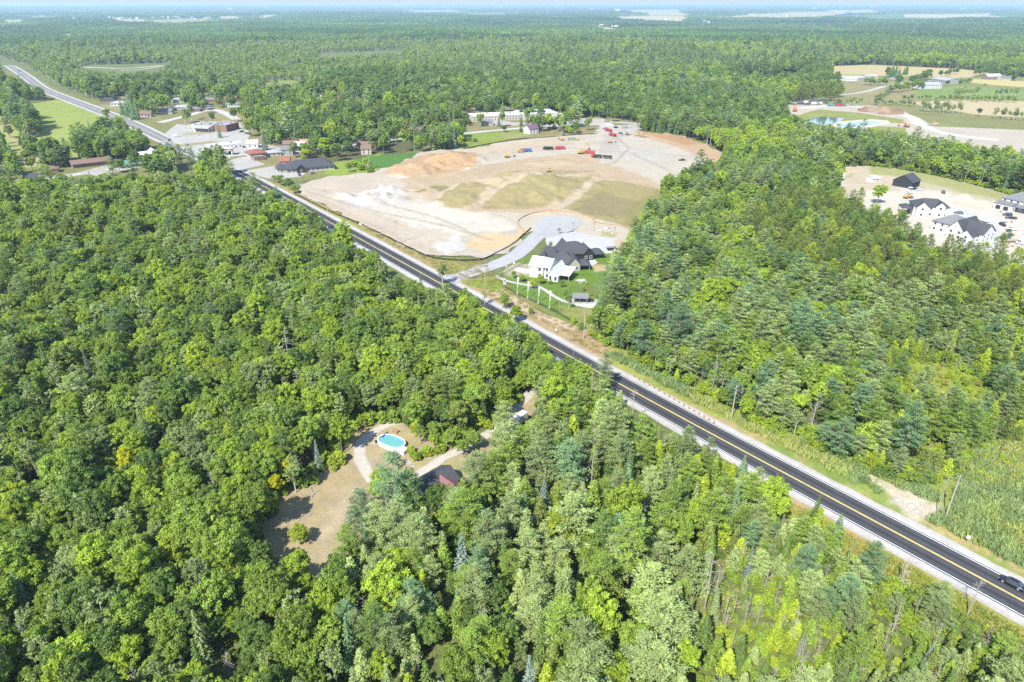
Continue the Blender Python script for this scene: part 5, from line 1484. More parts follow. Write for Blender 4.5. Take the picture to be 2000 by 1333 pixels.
furniture('pool_pump', 'dark filter pump at the far end of the pool', 'pump', 735, 866, [('tank', 'soot', lambda m: m.tube((0, 0, 0), (0, 0, .9), .35, .35, 10)), ('base', 'concrete', lambda m: m.box(-1, 1, -.6, .6, 0, .12)), ('pipe', 'steel', lambda m: m.tube((.3, 0, .5), (1.0, .6, .9), .05))], .3)
furniture('pool_cover_roll', 'blue solar cover rolled at the back rim of the pool', 'pool cover', 752, 856, [('roll', 'blue_paint', lambda m: m.tube((-1.4, 0, 1.2), (1.4, .0, 1.2), .22, .22, 10)), ('stand', 'grey_wood', lambda m: (m.box(-1.5, -1.35, -.3, .3, 0, 1.0), m.box(1.35, 1.5, -.3, .3, 0, 1.0)))], prz + 1.75)
furniture('wood_bench', 'brown wooden bench on the dry grass behind the pool', 'bench', 772, 845, bench_parts(), -.6)
furniture('clothes_post', 'tall brown wooden post frame by the gravel loop', 'post frame', 707, 846, [('post', 'cedar_wood', lambda m: m.box(-1.3, -1.15, -.1, .1, 0, 2.2)), ('post', 'cedar_wood', lambda m: m.box(1.15, 1.3, -.1, .1, 0, 2.2)), ('crossbar', 'cedar_wood', lambda m: m.box(-1.5, 1.5, -.08, .08, 2.2, 2.34)), ('brace', 'cedar_wood', lambda m: m.tube((-1.2, 0, .4), (1.2, 0, 2.1), .05))], .4)
for i, (u, v) in enumerate([(796, 899), (800, 903), (803, 907), (806, 910)]):
    furniture('stepping_stone', ['pale stepping stone nearest the pool deck', 'second pale stepping stone from the pool deck', 'third pale stepping stone from the pool deck', 'pale stepping stone nearest the gravel drive'][i], 'stepping stone', u, v, [('slab', 'concrete', lambda m: m.box(-.6, .6, -.3, .3, .03, .12))], -.5, 'stepping stones')
for i, (u, v, r_) in enumerate([(613, 950, .6), (618, 962, .9), (611, 968, 1.5), (596, 992, .4), (592, 1002, 2.2), (600, 1010, .8), (608, 958, 2.0), (588, 1012, 1.2)]):
    furniture('log', ['weathered log beside the upper stick pile', 'short weathered log in the upper stick pile', 'leaning log of the upper stick pile', 'weathered log at the top of the lower stick pile', 'crossed log of the lower stick pile', 'last log of the lower stick pile', 'thin log above the upper stick pile', 'thin log below the lower stick pile'][i], 'log', u, v, [('log_body', 'dead_wood', lambda m: m.tube((-1.1, 0, .15), (1.1, 0, .22), .13, .09, 7)), ('branch_stub', 'dead_wood', lambda m: m.tube((.2, 0, .2), (.6, .3, .6), .05, .03, 5))], r_, 'weathered logs on the dry lawn')
hid = building('hidden_house', 'house with red-brown and dark roof half hidden by trees', 'house', (836, 984), (866, 967), [dict(b=(0, 9.5, 0, 6.8, 2.6), w='vinyl', r='dark_shingle', rise=1.9, ov=.6), dict(b=(3.5, 8.5, -2.5, 2.6, 2.5), w='vinyl', r='maroon', rise=1.6, ridge='y')], keep=.4)
furniture('cable_reel', 'reddish tarpaulin covered pile under the trees', 'covered pile', 806, 1012, [('tarpaulin', 'orange_fabric', lambda m: m.box(-1, 1, -.8, .8, 0, .8, None, .3)), ('plank', 'grey_wood', lambda m: m.box(-1.2, 1.2, -.9, -.8, 0, .15))], .4)
# --- roadside small things
for i in range(17):
    t = i / 16
    u_, v_ = 1238 + 156 * t, 737.5 + 91 * t
    x, y = P(u_, v_)
    q = thing('marker_stake', ['first', 'second', 'third', 'fourth', 'fifth', 'sixth', 'seventh', 'eighth', 'ninth', 'tenth', 'eleventh', 'twelfth', 'thirteenth', 'fourteenth', 'fifteenth', 'sixteenth', 'seventeenth'][i] + ' orange stake of the shoulder row counted from the far end', 'stake', (x, y, .08), i, 'orange stakes along the shoulder')
    MB().box(-.05, .05, -.05, .05, 0, .8).put('stake', 'cedar_wood', q); MB().box(-.16, .16, -.16, .16, .45, .85).put('flag', 'orange_paint', q)


def sign(u, v, lb, w, h, hp, mat_='white_paint', rz=-.6, nm='road_sign', cat='sign'):
    furniture(nm, lb, cat, u, v, [('post', 'steel', lambda m: m.box(-.04, .04, -.03, .03, 0, hp)), ('plate', mat_, lambda m: m.box(-w / 2, w / 2, -.06, -.031, hp - h, hp))], rz)


sign(1887, 1062, 'small white road sign at the reed bed edge', .75, .9, 2.3)
sign(704, 441, 'low white notice board on the verge below the silt fence', 2.2, 1.0, 1.3)
sign(1004, 518, 'white notice board at the corner of the driveway', .8, 1.0, 1.5)
sign(989, 524, 'small white post sign by the side street', .5, .8, 1.2)
sign(382, 266, 'blue and white price sign in the grocery lot', 3.0, 2.4, 6)
sign(449, 312, 'white sign beside the petrol canopy exit', 1.2, 2.4, 3.5)
sign(461, 368, 'white T-shaped road sign beside the village highway', 1.6, .6, 5)
sign(1086, 652, 'small white road sign on the bank shoulder', .6, .8, 2.0)
furniture('culvert', 'concrete culvert wall with guard posts at the cedar wood', 'culvert', 1473, 942, [('head_wall', 'concrete', lambda m: m.box(-2.4, 2.4, -.3, .3, 0, .9)), ('guard_post', 'grey_wood', lambda m: m.box(-2.2, -2.0, .5, .7, 0, 1.1)), ('guard_post', 'grey_wood', lambda m: m.box(2.0, 2.2, .5, .7, 0, 1.1))], hrz)

# --- far settlements, a few pixels each
_far = [(215, 37), (224, 38), (236, 39), (246, 40), (256, 41), (268, 40), (300, 37), (318, 36), (330, 38), (345, 36), (352, 39), (375, 38), (384, 40), (402, 38), (408, 39), (145, 39), (37, 22), (775, 16), (790, 17), (812, 16), (850, 17), (870, 18), (972, 17), (980, 19), (992, 18), (1042, 15), (1060, 16), (1090, 17), (1100, 14),
        (1112, 15), (1120, 16), (1134, 15), (1300, 41), (1322, 43), (1376, 44), (1384, 46), (1480, 31), (1468, 32), (1536, 36), (1545, 35), (1610, 19), (1660, 18), (1705, 18), (1710, 17), (1174, 54), (1196, 54), (1204, 55), (1206, 25), (1235, 33), (1640, 20), (1590, 22), (1880, 21), (1970, 17), (640, 16), (600, 18), (520, 20), (450, 22)]
_fm = {}
for i, (u, v) in enumerate(_far):
    x, y = P(u, v)
    d = math.hypot(x, y)
    w_ = [14, 22, 34, 18, 28][i % 5] * max(1, d / 5000); h_ = [5, 7, 9][i % 3] * max(1, d / 7000)
    key = (i % 5, i % 3)
    t = thing('far_building', 'distant ' + ['white roofed barn', 'pale shed', 'long white hall', 'cream house', 'grey roofed farm building'][i % 5] + ' near the skyline, ' + ('in the far hamlet' if u < 460 else 'in the far middle town' if u < 1140 else 'among the far tan fields'),
              'building', (x, y, float(relief(np.array(x), np.array(y))) + d / 500), (i * .7) % 3, 'buildings near the skyline')
    if key not in _fm:
        a = MB().box(-.5, .5, -.3, .3, 0, 1); b = MB(); gable(b, -.5, .5, -.3, .3, 1, .35, .03, 'x', .04)
        _fm[key] = (a.mesh('wall', ['white_wall', 'cream_wall', 'white_wall', 'cream_wall', 'grey_wall'][i % 5]), b.mesh('roof', ['white_metal', 'pale_shingle', 'membrane'][i % 3]))
    t.scale = (w_, w_, h_)
    put('wall', _fm[key][0], t); put('roof', _fm[key][1], t)
for u, v, h_, lb in [(1154, 22, 34, 'tall white silo on the skyline farm'), (1159, 22, 28, 'shorter white silo next to the tall one'), (1171, 21, 40, 'slim white silo tower near the skyline'), (755, 10, 60, 'thin white water tower on the horizon')]:
    x, y = P(u, v)
    t = thing('silo', lb, 'silo', (x, y, 5)); MB().tube((0, 0, 0), (0, 0, h_), 9, 9, 10).put('silo_wall', 'white_wall', t); MB().tube((0, 0, h_), (0, 0, h_ + 8), 9, 2, 10).put('dome', 'white_metal', t)

# ---------------------------------------------------------------- air
hz = MB().box(-72000, 72000, -72000, 72000, -40, 121)
hzo = hz.put('haze')
hm = bpy.data.materials.new('haze'); hm.use_nodes = True
hm.node_tree.nodes.clear()
_o = hm.node_tree.nodes.new('ShaderNodeOutputMaterial'); _v = hm.node_tree.nodes.new('ShaderNodeVolumePrincipled')
_v.inputs['Color'].default_value = (.50, .70, .86, 1)
_v.inputs['Density'].default_value = HAZE
_v.inputs['Anisotropy'].default_value = 0.1
hm.node_tree.links.new(_v.outputs[0], _o.inputs['Volume'])
hzo.data.materials.append(hm)
tag(hzo, kind='stuff')
# ================================================================== TREES: one mesh per shape, then each tree a thing of its own


def unit(v):
    return v / (np.linalg.norm(v, axis=-1, keepdims=True) + 1e-9)


def leaves(C, Nrm, w, l, g, shade=None, D=None):
    """Kite-shaped leaves (or sprays) at C facing Nrm; w, l arrays; D: long direction."""
    n = len(C)
    if D is None:
        D = unit(np.cross(Nrm, g.normal(size=(n, 3))))
    else:
        D = unit(D - Nrm * np.sum(D * Nrm, -1, keepdims=True) * .9)
    S = unit(np.cross(Nrm, D))
    w, l = np.broadcast_to(w, (n,))[:, None], np.broadcast_to(l, (n,))[:, None]
    V = np.stack([C - D * l * .5, C + S * w * .5 + D * l * .05, C + D * l * .5, C - S * w * .5 + D * l * .05], 1).reshape(-1, 3)
    sh = np.repeat(np.ones(n) if shade is None else shade, 4)
    return V, sh


def sphere_pts(n, g, zmin=-1.0):
    z = g.uniform(zmin, 1, n)
    a = g.uniform(0, 2 * np.pi, n)
    r = np.sqrt(1 - z * z)
    return np.stack([r * np.cos(a), r * np.sin(a), z], 1)


def leaf_cloud(clumps, radii, per, leaf, g, flat=1.0, rnd=.5, shade_amp=.22, up=.45, spiky=True):
    Cs, Ns, Ss = [], [], []
    Ds = []
    for c, r, k in zip(clumps, radii, per):
        d = sphere_pts(k, g, -.5)
        rad = r * g.uniform(.35, 1.3, (k, 1))
        Ds.append(unit(d + np.array([0, 0, .45]) + g.normal(size=(k, 3)) * .5))
        p = c + d * rad * np.array([1, 1, flat])
        nn = unit(d + np.array([0, 0, up]) + g.normal(size=(k, 3)) * rnd)
        Cs.append(p); Ns.append(nn)
        Ss.append(np.full(k, 1 + g.uniform(-shade_amp, shade_amp)) * g.uniform(.85, 1.15, k))
    C, Nn, S = np.concatenate(Cs), np.concatenate(Ns), np.concatenate(Ss)
    k = len(C)
    return leaves(C, Nn, leaf * g.uniform(.55, 1.0, k), leaf * g.uniform(1.1, 2.1, k), g, S, np.concatenate(Ds) if spiky else None)


def tubes(segs, n=5):
    """[(a, b, ra, rb)] -> quads."""
    V, F = [], []
    k = 0
    for a, b, ra, rb in segs:
        a, b = np.array(a, float), np.array(b, float)
        d = unit(b - a)
        s = unit(np.cross(d, [0.3, 0.9, 0.2] if abs(d[2]) > .5 else [0, 0, 1.]))
        t = np.cross(d, s)
        an = np.arange(n) * 2 * np.pi / n
        ring = np.cos(an)[:, None] * s + np.sin(an)[:, None] * t
        V += [a + ring * ra, b + ring * rb]
        i = np.arange(n)
        F.append(np.stack([k + i, k + (i + 1) % n, k + n + (i + 1) % n, k + n + i], 1))
        k += 2 * n
    return np.concatenate(V), np.concatenate(F)


def broad(g, h=13, Rr=3.7, H=8.0, leaf=.5, nl=7, dens=1.0, gaps=.0):
    """A broadleaf crown of lobes made of clumps; returns (leaf V, shade), trunk segments."""
    zc = h - H * .52
    lobes = [(np.array([0, 0, zc + H * .16]), Rr * .72, H * .36)]
    for i in range(nl):
        a = i * 2.4 + g.uniform(-.3, .3)
        q = g.uniform(.35, .62) * Rr
        lobes.append((np.array([math.cos(a) * q, math.sin(a) * q, zc + H * g.uniform(-.3, .2)]), Rr * g.uniform(.42, .60), H * g.uniform(.22, .32)))
    cl, ra, pe = [], [], []
    for c, r, hz in lobes:
        m = int(19 * r / Rr / .6 * 1.2)
        d = sphere_pts(m, g, -.45)
        for q in d:
            if g.random() < gaps:
                continue
            cl.append(c + q * np.array([r, r, hz]) * g.uniform(.62, 1.12))
            rr_ = Rr * g.uniform(.11, .21)
            ra.append(rr_); pe.append(max(8, int(50 * dens * (rr_ / .8) ** 2 / (leaf / .5) ** 2)))
    V, S = leaf_cloud(cl, ra, pe, leaf, g, .75)
    segs = [((0, 0, 0), (0, 0, zc * .55), .20, .16), ((0, 0, zc * .55), (.15, .1, zc), .16, .10)]
    for c, r, hz in lobes[1:]:
        segs.append(((.05, .05, zc * .5), tuple(c * np.array([.8, .8, 1]) + np.array([0, 0, -.3])), .09, .03))
    segs.append(((.15, .1, zc), (0, 0, h - 1.2), .10, .02))
    return V, S, segs


def pine(g, h=17, Rr=4.0, whorls=12, z0=.28, leaf=.5, red=False, dens=1.0):
    Cs, Ns, Ds, Ss = [], [], [], []
    segs = [((0, 0, 0), (.1, 0, h * .5), .24, .16), ((.1, 0, h * .5), (0, .05, h * .97), .16, .03)]
    for i in range(whorls):
        t = i / (whorls - 1)
        z = h * (z0 + (1 - z0) * t) - .5
        prof = (math.sin(min(1, (1 - t) * 1.35 + .08) * math.pi * .5)) * (.75 if t < .15 else 1)
        nb = 5 if t < .8 else 4
        a0 = g.uniform(0, 6.28)
        for k in range(nb):
            if g.random() < .12:
                continue
            a = a0 + k * 2 * math.pi / nb + g.uniform(-.35, .35)
            L = Rr * prof * g.uniform(.65, 1.12) + .35
            rise = (.12 if not red else .3) + .55 * t ** 2 + g.uniform(-.1, .12)
            d = np.array([math.cos(a), math.sin(a), rise])
            tip = np.array([0, 0, z]) + d * L
            segs.append(((0, 0, z), tuple(tip - d * L * .15), .055, .015))
            m = max(3, int(L / .5))
            sh = 1 + g.uniform(-.17, .17)
            for q in range(m):
                f = .30 + .72 * (q + .5) / m if not red else .5 + .52 * (q + .5) / m
                c = np.array([0, 0, z]) + d * L * f
                side = np.array([-math.sin(a), math.cos(a), 0])
                c = c + side * g.uniform(-1, 1) * L * .17 * (1.25 - f)
                npf = int((12 if not red else 13) * dens)
                e = g.normal(size=(npf, 3)) * (np.array([.42, .42, .10]) if not red else np.array([.30, .30, .26]))
                Cs.append(c + e)
                Ns.append(unit(np.array([0, 0, 1.0]) * (1.0 if not red else .5) + g.normal(size=(npf, 3)) * (.38 if not red else .6)))
                Ds.append(unit(d * (1, 1, .5) * .9 + side * g.uniform(-1, 1, (npf, 1)) * 1.1 + np.array([0, 0, .35]) + g.normal(size=(npf, 3)) * .25))
                Ss.append(np.full(npf, sh) * g.uniform(.82, 1.18, npf))
    C, Nn, D, S = map(np.concatenate, (Cs, Ns, Ds, Ss))
    k = len(C)
    V, S = leaves(C, Nn, leaf * .42 * g.uniform(.8, 1.2, k), leaf * 1.35 * g.uniform(.8, 1.2, k), g, S, D)
    return V, S, segs


def cone_tree(g, h=13, Rr=2.2, whorls=22, leaf=.42, droop=-.25, dens=1.0, taper=1.0, z0=.06):
    Cs, Ns, Ds, Ss = [], [], [], []
    for i in range(whorls):
        t = i / whorls
        z = h * (z0 + (1 - z0) * t)
        L0 = Rr * (1 - t) ** taper + .12
        nb = max(4, int(9 * (1 - t) + 3))
        a0 = g.uniform(0, 6.28)
        for k in range(nb):
            a = a0 + k * 6.283 / nb + g.uniform(-.2, .2)
            L = L0 * g.uniform(.72, 1.15)
            d = np.array([math.cos(a), math.sin(a), droop + .5 * t])
            side = np.array([-math.sin(a), math.cos(a), 0])
            npf = max(4, int(13 * dens * L / 1.6 + 3))
            f = g.uniform(.25, 1.0, (npf, 1)) ** .7
            c = np.array([0, 0, z]) + d * L * f + side * g.normal(size=(npf, 1)) * .2 * L * (1.15 - f)
            c[:, 2] += g.normal(size=npf) * .06
            Cs.append(c)
            Ns.append(unit(np.array([math.cos(a) * .6, math.sin(a) * .6, .8]) + g.normal(size=(npf, 3)) * .35))
            Ds.append(unit(d + side * g.uniform(-.8, .8, (npf, 1)) + g.normal(size=(npf, 3)) * .15))
            Ss.append(np.full(npf, 1 + g.uniform(-.14, .14)) * g.uniform(.85, 1.15, npf))
    C, Nn, D, S = map(np.concatenate, (Cs, Ns, Ds, Ss))
    k = len(C)
    V, S = leaves(C, Nn, leaf * .5 * g.uniform(.8, 1.2, k), leaf * 1.25 * g.uniform(.8, 1.2, k), g, S, D)
    return V, S, [((0, 0, 0), (0, 0, h * .96), .16, .02)]


def cedar(g, h=10, Rr=1.7, leaf=.40, n=2300):
    """Dense upright crown with lumps that rise and point up."""
    cl, ra, pe = [], [], []
    m = 52
    for i in range(m):
        t = (i + .5) / m
        z = h * (.10 + .86 * t)
        a = i * 2.4 + g.uniform(-.3, .3)
        q = Rr * min(1, 1.15 * (1 - t) ** .75 + .05) * g.uniform(.55, .95)
        cl.append(np.array([math.cos(a) * q, math.sin(a) * q, z])); ra.append(.42 + .45 * (1 - t)); pe.append(int(n / m))
    V, S = leaf_cloud(cl, ra, pe, leaf, g, 1.5, .5, .16, .35)
    return V, S, [((0, 0, 0), (0, 0, h * .9), .15, .02)]


def snag(g, h=13, spread=2.6, nb=26, conifer=True):
    segs = [((0, 0, 0), (.12, .05, h * .5), .17, .11), ((.12, .05, h * .5), (0, 0, h), .11, .02)]
    for i in range(nb):
        t = g.uniform(.25, .97)
        z = h * t
        a = g.uniform(0, 6.28)
        L = spread * (1.15 - t) * g.uniform(.5, 1.1) + .3
        d = np.array([math.cos(a), math.sin(a), g.uniform(-.15, .35) if conifer else g.uniform(.4, 1.0)])
        tip = np.array([0.05, 0.02, z]) + d * L
        segs.append(((.05, .02, z), tuple(tip), .045, .012))
        for _ in range(3):
            f = g.uniform(.4, .95)
            b = np.array([.05, .02, z]) + d * L * f
            segs.append((tuple(b), tuple(b + unit(d + g.normal(size=3) * .7) * L * .35), .022, .007))
    return segs


def thin(V, S, frac, grow, g):
    """Fewer, larger leaves for trees far away."""
    n = len(V) // 4
    k = np.sort(g.permutation(n)[:int(n * frac)])
    Q = V.reshape(n, 4, 3)[k]
    c = Q.mean(1, keepdims=True)
    return (c + (Q - c) * grow).reshape(-1, 3), S.reshape(n, 4)[k].ravel()


def quads(n, off=0):
    return np.arange(n).reshape(-1, 4) + off


# species: name -> (crown meshes, trunk meshes, joined meshes, joined far meshes)
LIB = {}


def add_species(sp, shapes, leafm, barkm):
    crowns, trunks, full, far_ = [], [], [], []
    for i, (V, S, segs) in enumerate(shapes):
        g = np.random.default_rng(900 + i)
        tV, tF = tubes(segs)
        trunks.append(np_mesh('trunk', tV, tF, [barkm], {'shade': np.ones(len(tV))}))
        if V is not None:
            crowns.append(np_mesh('crown', V, quads(len(V)), [leafm], {'shade': S}))
            for lst, fr, gr in ((full, 1, 1), (far_, .26, 2.0)):
                v, s = (V, S) if fr == 1 else thin(V, S, fr, gr, g)
                VV = np.concatenate([v, tV]); FF = np.concatenate([quads(len(v)), tF + len(v)])
                lst.append(np_mesh(sp, VV, FF, [leafm, barkm], {'shade': np.concatenate([s, np.ones(len(tV))])}, np.concatenate([np.zeros(len(v) // 4), np.ones(len(tF))])))
        else:
            crowns.append(None)
            full.append(trunks[-1]); far_.append(trunks[-1])
    LIB[sp] = (crowns, trunks, full, far_)


G = np.random.default_rng(42)
add_species('maple_tree', [broad(G, 13, 3.9, 8.5, .34), broad(G, 14, 3.5, 9.5, .34, nl=8), broad(G, 12, 4.3, 7.5, .34, nl=8), broad(G, 13, 3.3, 8.2, .32, nl=6, gaps=.12), broad(G, 14, 4.1, 9.0, nl=9, leaf=.36), broad(G, 11.5, 3.6, 7.2, nl=7, leaf=.32)], 'leaf', 'bark')
add_species('birch_tree', [broad(G, 14, 2.7, 9.5, .38, 6, .55, .25), broad(G, 13, 3.0, 8.5, .38, 6, .5, .3), broad(G, 14.5, 2.4, 10, .38, 5, .6, .2)], 'leaf', 'birch_bark')
add_species('white_pine_tree', [pine(G, 17, 4.3, 12), pine(G, 18, 3.9, 13, .3), pine(G, 15, 4.2, 10, .25), pine(G, 16, 3.6, 11, .35), pine(G, 17, 4.6, 11, .3)], 'needle', 'bark')
add_species('red_pine_tree', [pine(G, 17, 2.7, 9, .5, .42, True, 1.2), pine(G, 16, 2.9, 8, .5, .42, True, 1.2), pine(G, 17.5, 2.5, 9, .55, .42, True, 1.2)], 'needle', 'bark')
add_species('spruce_tree', [cone_tree(G, 13, 2.3, 24), cone_tree(G, 14, 2.0, 26), cone_tree(G, 11, 2.2, 20), cone_tree(G, 12, 1.7, 24, .38)], 'needle', 'bark')
add_species('cedar_tree', [cedar(G, 10.5, 1.9), cedar(G, 9.5, 2.1), cedar(G, 11.5, 1.7), cedar(G, 9, 1.8)], 'needle', 'bark')
add_species('dead_tree', [(None, None, snag(G, 13, 2.6)), (None, None, snag(G, 11, 2.2, 34)), (None, None, snag(G, 14, 3.2, 20, False)), (None, None, snag(G, 10, 1.6, 30))], 'needle', 'dead_wood')
add_species('shrub', [broad(G, 3.4, 2.1, 3.2, .34, 6, 1.5), broad(G, 3.0, 1.8, 2.8, .32, 5, 1.5), broad(G, 4.2, 1.9, 4.0, .34, 6, 1.4)], 'leaf', 'bark')

# the tones a crown can have (leaf reflectance) and the words for them
TONE = {
    'mid green': (.185, .268, .042), 'bright green': (.245, .338, .036), 'dark green': (.118, .188, .040), 'yellow-green': (.27, .34, .030), 'grey-green': (.20, .26, .095),
    'olive green': (.17, .215, .045), 'blue-green': (.145, .235, .105), 'pale green': (.26, .33, .115), 'golden yellow': (.42, .43, .02), 'deep green': (.045, .10, .025), 'silvery blue': (.17, .225, .18),
    'rusty brown': (.20, .12, .06), 'weathered grey': (.3, .3, .3),
}

# ---------------------------------------------------------------- where trees grow
_shore = [(470, 364, 7), (500, 384, 7), (540, 390, 7), (575, 413, 7), (612, 430, 7), (632, 450, 7), (660, 466, 7), (700, 487, 7), (735, 514, 8), (765, 548, 8), (800, 562, 8), (850, 568, 8), (890, 578, 8), (924, 596, 7), (944, 610, 8), (976, 619, 8), (1007, 630, 8),
          (1030, 640, 8), (1041, 656, 8), (1057, 667, 8), (1082, 708, 8), (1066, 724, 8), (1107, 704, 8), (1150, 718, 8), (1200, 742, 8), (1220, 762, 8), (1236, 790, 8), (1260, 822, 8), (1314, 829, 8), (1368, 848, 8), (1422, 876, 8), (1440, 900, 8), (1470, 920, 8), (1500, 955, 8),
          (1540, 1002, 6), (1620, 1062, 4), (1690, 1122, 3), (1780, 1125, 3), (1850, 1155, 9), (1900, 1175, 9), (1960, 1212, 10), (2010, 1240, 10), (2500, 1490, 10)]
_marsh_in = [(1840, 940, 0), (1790, 944, 0), (1720, 930, 0), (1650, 904, 0), (1560, 864, 0), (1470, 834, 0), (1400, 786, 0), (1290, 737, 0), (1185, 672, 0), (1150, 640, 4), (1160, 610, 8), (1165, 575, 9), (1200, 520, 10), (1225, 467, 12), (1240, 422, 12), (1290, 367, 12), (1340, 332, 12), (1400, 312, 12),
             (1432, 310, 0), (1375, 281, 0), (1330, 266, 0), (1245, 257, 0)]
OPEN = [
    [(400, 348, 0)] + _shore + [(2700, 1300, 0), (2400, 860, 0), (2000, 868, 0), (1900, 880, 0), (1870, 915, 0)] + _marsh_in + [(1235, 238, 0), (1165, 238, 0), (1165, 258, 0), (1100, 266, 0), (1040, 262, 0), (1000, 258, 0), (905, 268, 0), (900, 290, 0), (845, 300, 0), (720, 335, 0), (560, 356, 0)],
    CLR[:-1] and [(676, 868, 0), (702, 838, 0), (735, 826, 0), (778, 822, 0), (806, 842, 0), (840, 856, 0), (850, 870, 0), (890, 872, 0), (935, 850, 0), (970, 824, 0), (1008, 788, 0), (1030, 756, 0), (1050, 758, 0), (1052, 792, 10), (1020, 822, 10), (985, 852, 9), (958, 874, 9), (930, 897, 9), (905, 918, 7), (895, 930, 5), (860, 985, 0), (800, 1000, 3), (720, 1010, 3),
                  (672, 1040, 11), (645, 1085, 12), (612, 1112, 12), (590, 1075, 12), (540, 1055, 12), (480, 1030, 12), (495, 1008, 8), (556, 978, 0), (592, 955, 0), (640, 932, 0), (666, 902, 0)],
    [(1630, 378, 12), (1642, 335, 0), (1652, 326, 0), (1700, 325, 0), (1770, 333, 0), (1850, 349, 0), (1960, 378, 0), (2200, 425, 0), (2500, 480, 0), (2500, 560, 14), (2000, 494, 14), (1900, 478, 14), (1835, 470, 14), (1800, 445, 14), (1745, 418, 14), (1700, 396, 14)],
    [(1545, 226, 10), (1545, 200, 0), (1590, 196, 0), (1640, 190, 0), (1620, 158, 0), (1618, 130, 0), (1700, 127, 0), (1870, 135, 0), (1930, 141, 0), (2000, 152, 0), (2400, 160, 0), (2500, 330, 12), (2000, 298, 12), (1930, 292, 12), (1850, 275, 12), (1780, 262, 12), (1700, 250, 12), (1600, 247, 12)],
    [(1405, 148, 0), (1440, 146, 0), (1500, 151, 0), (1565, 149, 0), (1555, 157, 10), (1500, 162, 10), (1440, 156, 10)],
    [(1785, 675, 5), (1850, 692, 5), (1930, 715, 5), (1950, 760, 5), (1900, 800, 5), (1800, 775, 5), (1760, 720, 5)],
    [(-500, 352, 11), (0, 349, 11), (100, 351, 11), (190, 341, 11), (275, 338, 11), (325, 342, 11), (400, 350, 6), (560, 356, 0), (720, 335, 0), (845, 300, 0), (900, 290, 0), (1000, 275, 0), (1165, 258, 0), (1235, 238, 0), (1165, 228, 0), (960, 205, 0), (720, 186, 0), (520, 178, 0), (250, 187, 0), (180, 197, 0),
     (130, 182, 0), (95, 168, 0), (50, 140, 0), (0, 116, 0), (-100, 90, 0), (-500, 40, 0)],
    [(500, 166, 0), (545, 158, 0), (600, 158, 0), (598, 164, 10), (570, 171, 10), (520, 177, 10)],
    [(160, 128, 0), (322, 124, 0), (324, 132, 11), (300, 138, 11), (235, 143, 11), (160, 138, 11)],
    [(620, 105, 0), (780, 99, 0), (790, 104, 11), (620, 111, 11)],
    [(1530, 206, 6), (1545, 200, 0), (1560, 230, 10), (1545, 240, 10)],
]
OPENW = [W(p) for p in OPEN]
Z = lambda *p: [P(u, v, 12) for u, v in p]
# far fields, hamlets and roofs seen near the horizon: (outline, colour)
FARF = [
    ([(1365, 33), (1420, 29), (1500, 26), (1560, 24), (1625, 24), (1660, 27), (1600, 31), (1500, 33)], (.46, .40, .22)), ([(1650, 31), (1760, 30), (1890, 36), (1860, 39), (1720, 36), (1650, 34)], (.12, .22, .07)),
    ([(1765, 28), (1968, 27), (1963, 33.5), (1850, 32), (1768, 31)], (.50, .44, .27)), ([(1206, 32), (1250, 29.5), (1345, 29), (1340, 37), (1270, 36), (1210, 34)], (.48, .42, .24)), ([(1220, 21), (1345, 20), (1340, 27), (1270, 26), (1230, 24)], (.44, .40, .24)),
    ([(1068, 28), (1082, 27), (1083, 33), (1070, 34)], (.48, .40, .24)), ([(1615, 22), (1720, 20), (1730, 25), (1640, 26)], (.48, .43, .28)), ([(0, 40), (55, 39), (60, 43), (0, 44)], (.42, .38, .22)), ([(0, 45), (16, 45), (16, 47), (0, 47)], (.46, .42, .26)),
    ([(205, 36), (285, 38), (275, 42), (225, 42)], (.42, .36, .26)), ([(297, 39), (345, 36), (415, 35), (412, 42), (345, 43), (300, 41)], (.30, .32, .12)), ([(425, 33), (470, 32), (466, 34), (430, 34)], (.44, .40, .24)), ([(505, 32), (540, 31), (535, 33), (508, 33)], (.44, .40, .24)),
    ([(1160, 52), (1190, 51), (1215, 54), (1180, 56)], (.40, .38, .24)), ([(-400, 52), (-120, 48), (-100, 56), (-400, 62)], (.3, .34, .12)), ([(2050, 40), (2300, 42), (2300, 48), (2060, 46)], (.44, .4, .22)),
    ([(50, 31), (120, 30), (120, 32), (55, 33)], (.40, .38, .24)), ([(560, 24), (680, 23), (680, 25.5), (570, 26)], (.36, .38, .20)), ([(780, 22), (900, 21), (900, 24), (790, 24)], (.36, .36, .24)), ([(900, 26), (1000, 25), (1000, 27), (910, 28)], (.40, .38, .22)),
    ([(120, 66), (150, 65), (150, 67), (125, 68)], (.3, .3, .14))]
for pl, c in FARF:
    vm = sum(q[1] for q in pl) / len(pl)
    pl = [(q[0], q[1], 17.0 if q[1] > vm else 0.0) for q in pl]
    w = W(pl)
    d = math.hypot(*w[0])
    patch('far_field', pl, max(8, d / 90), c, (), 'crop_rows', .8 + d / 3000, d / 400, None, None, True)
    OPENW.append(w)

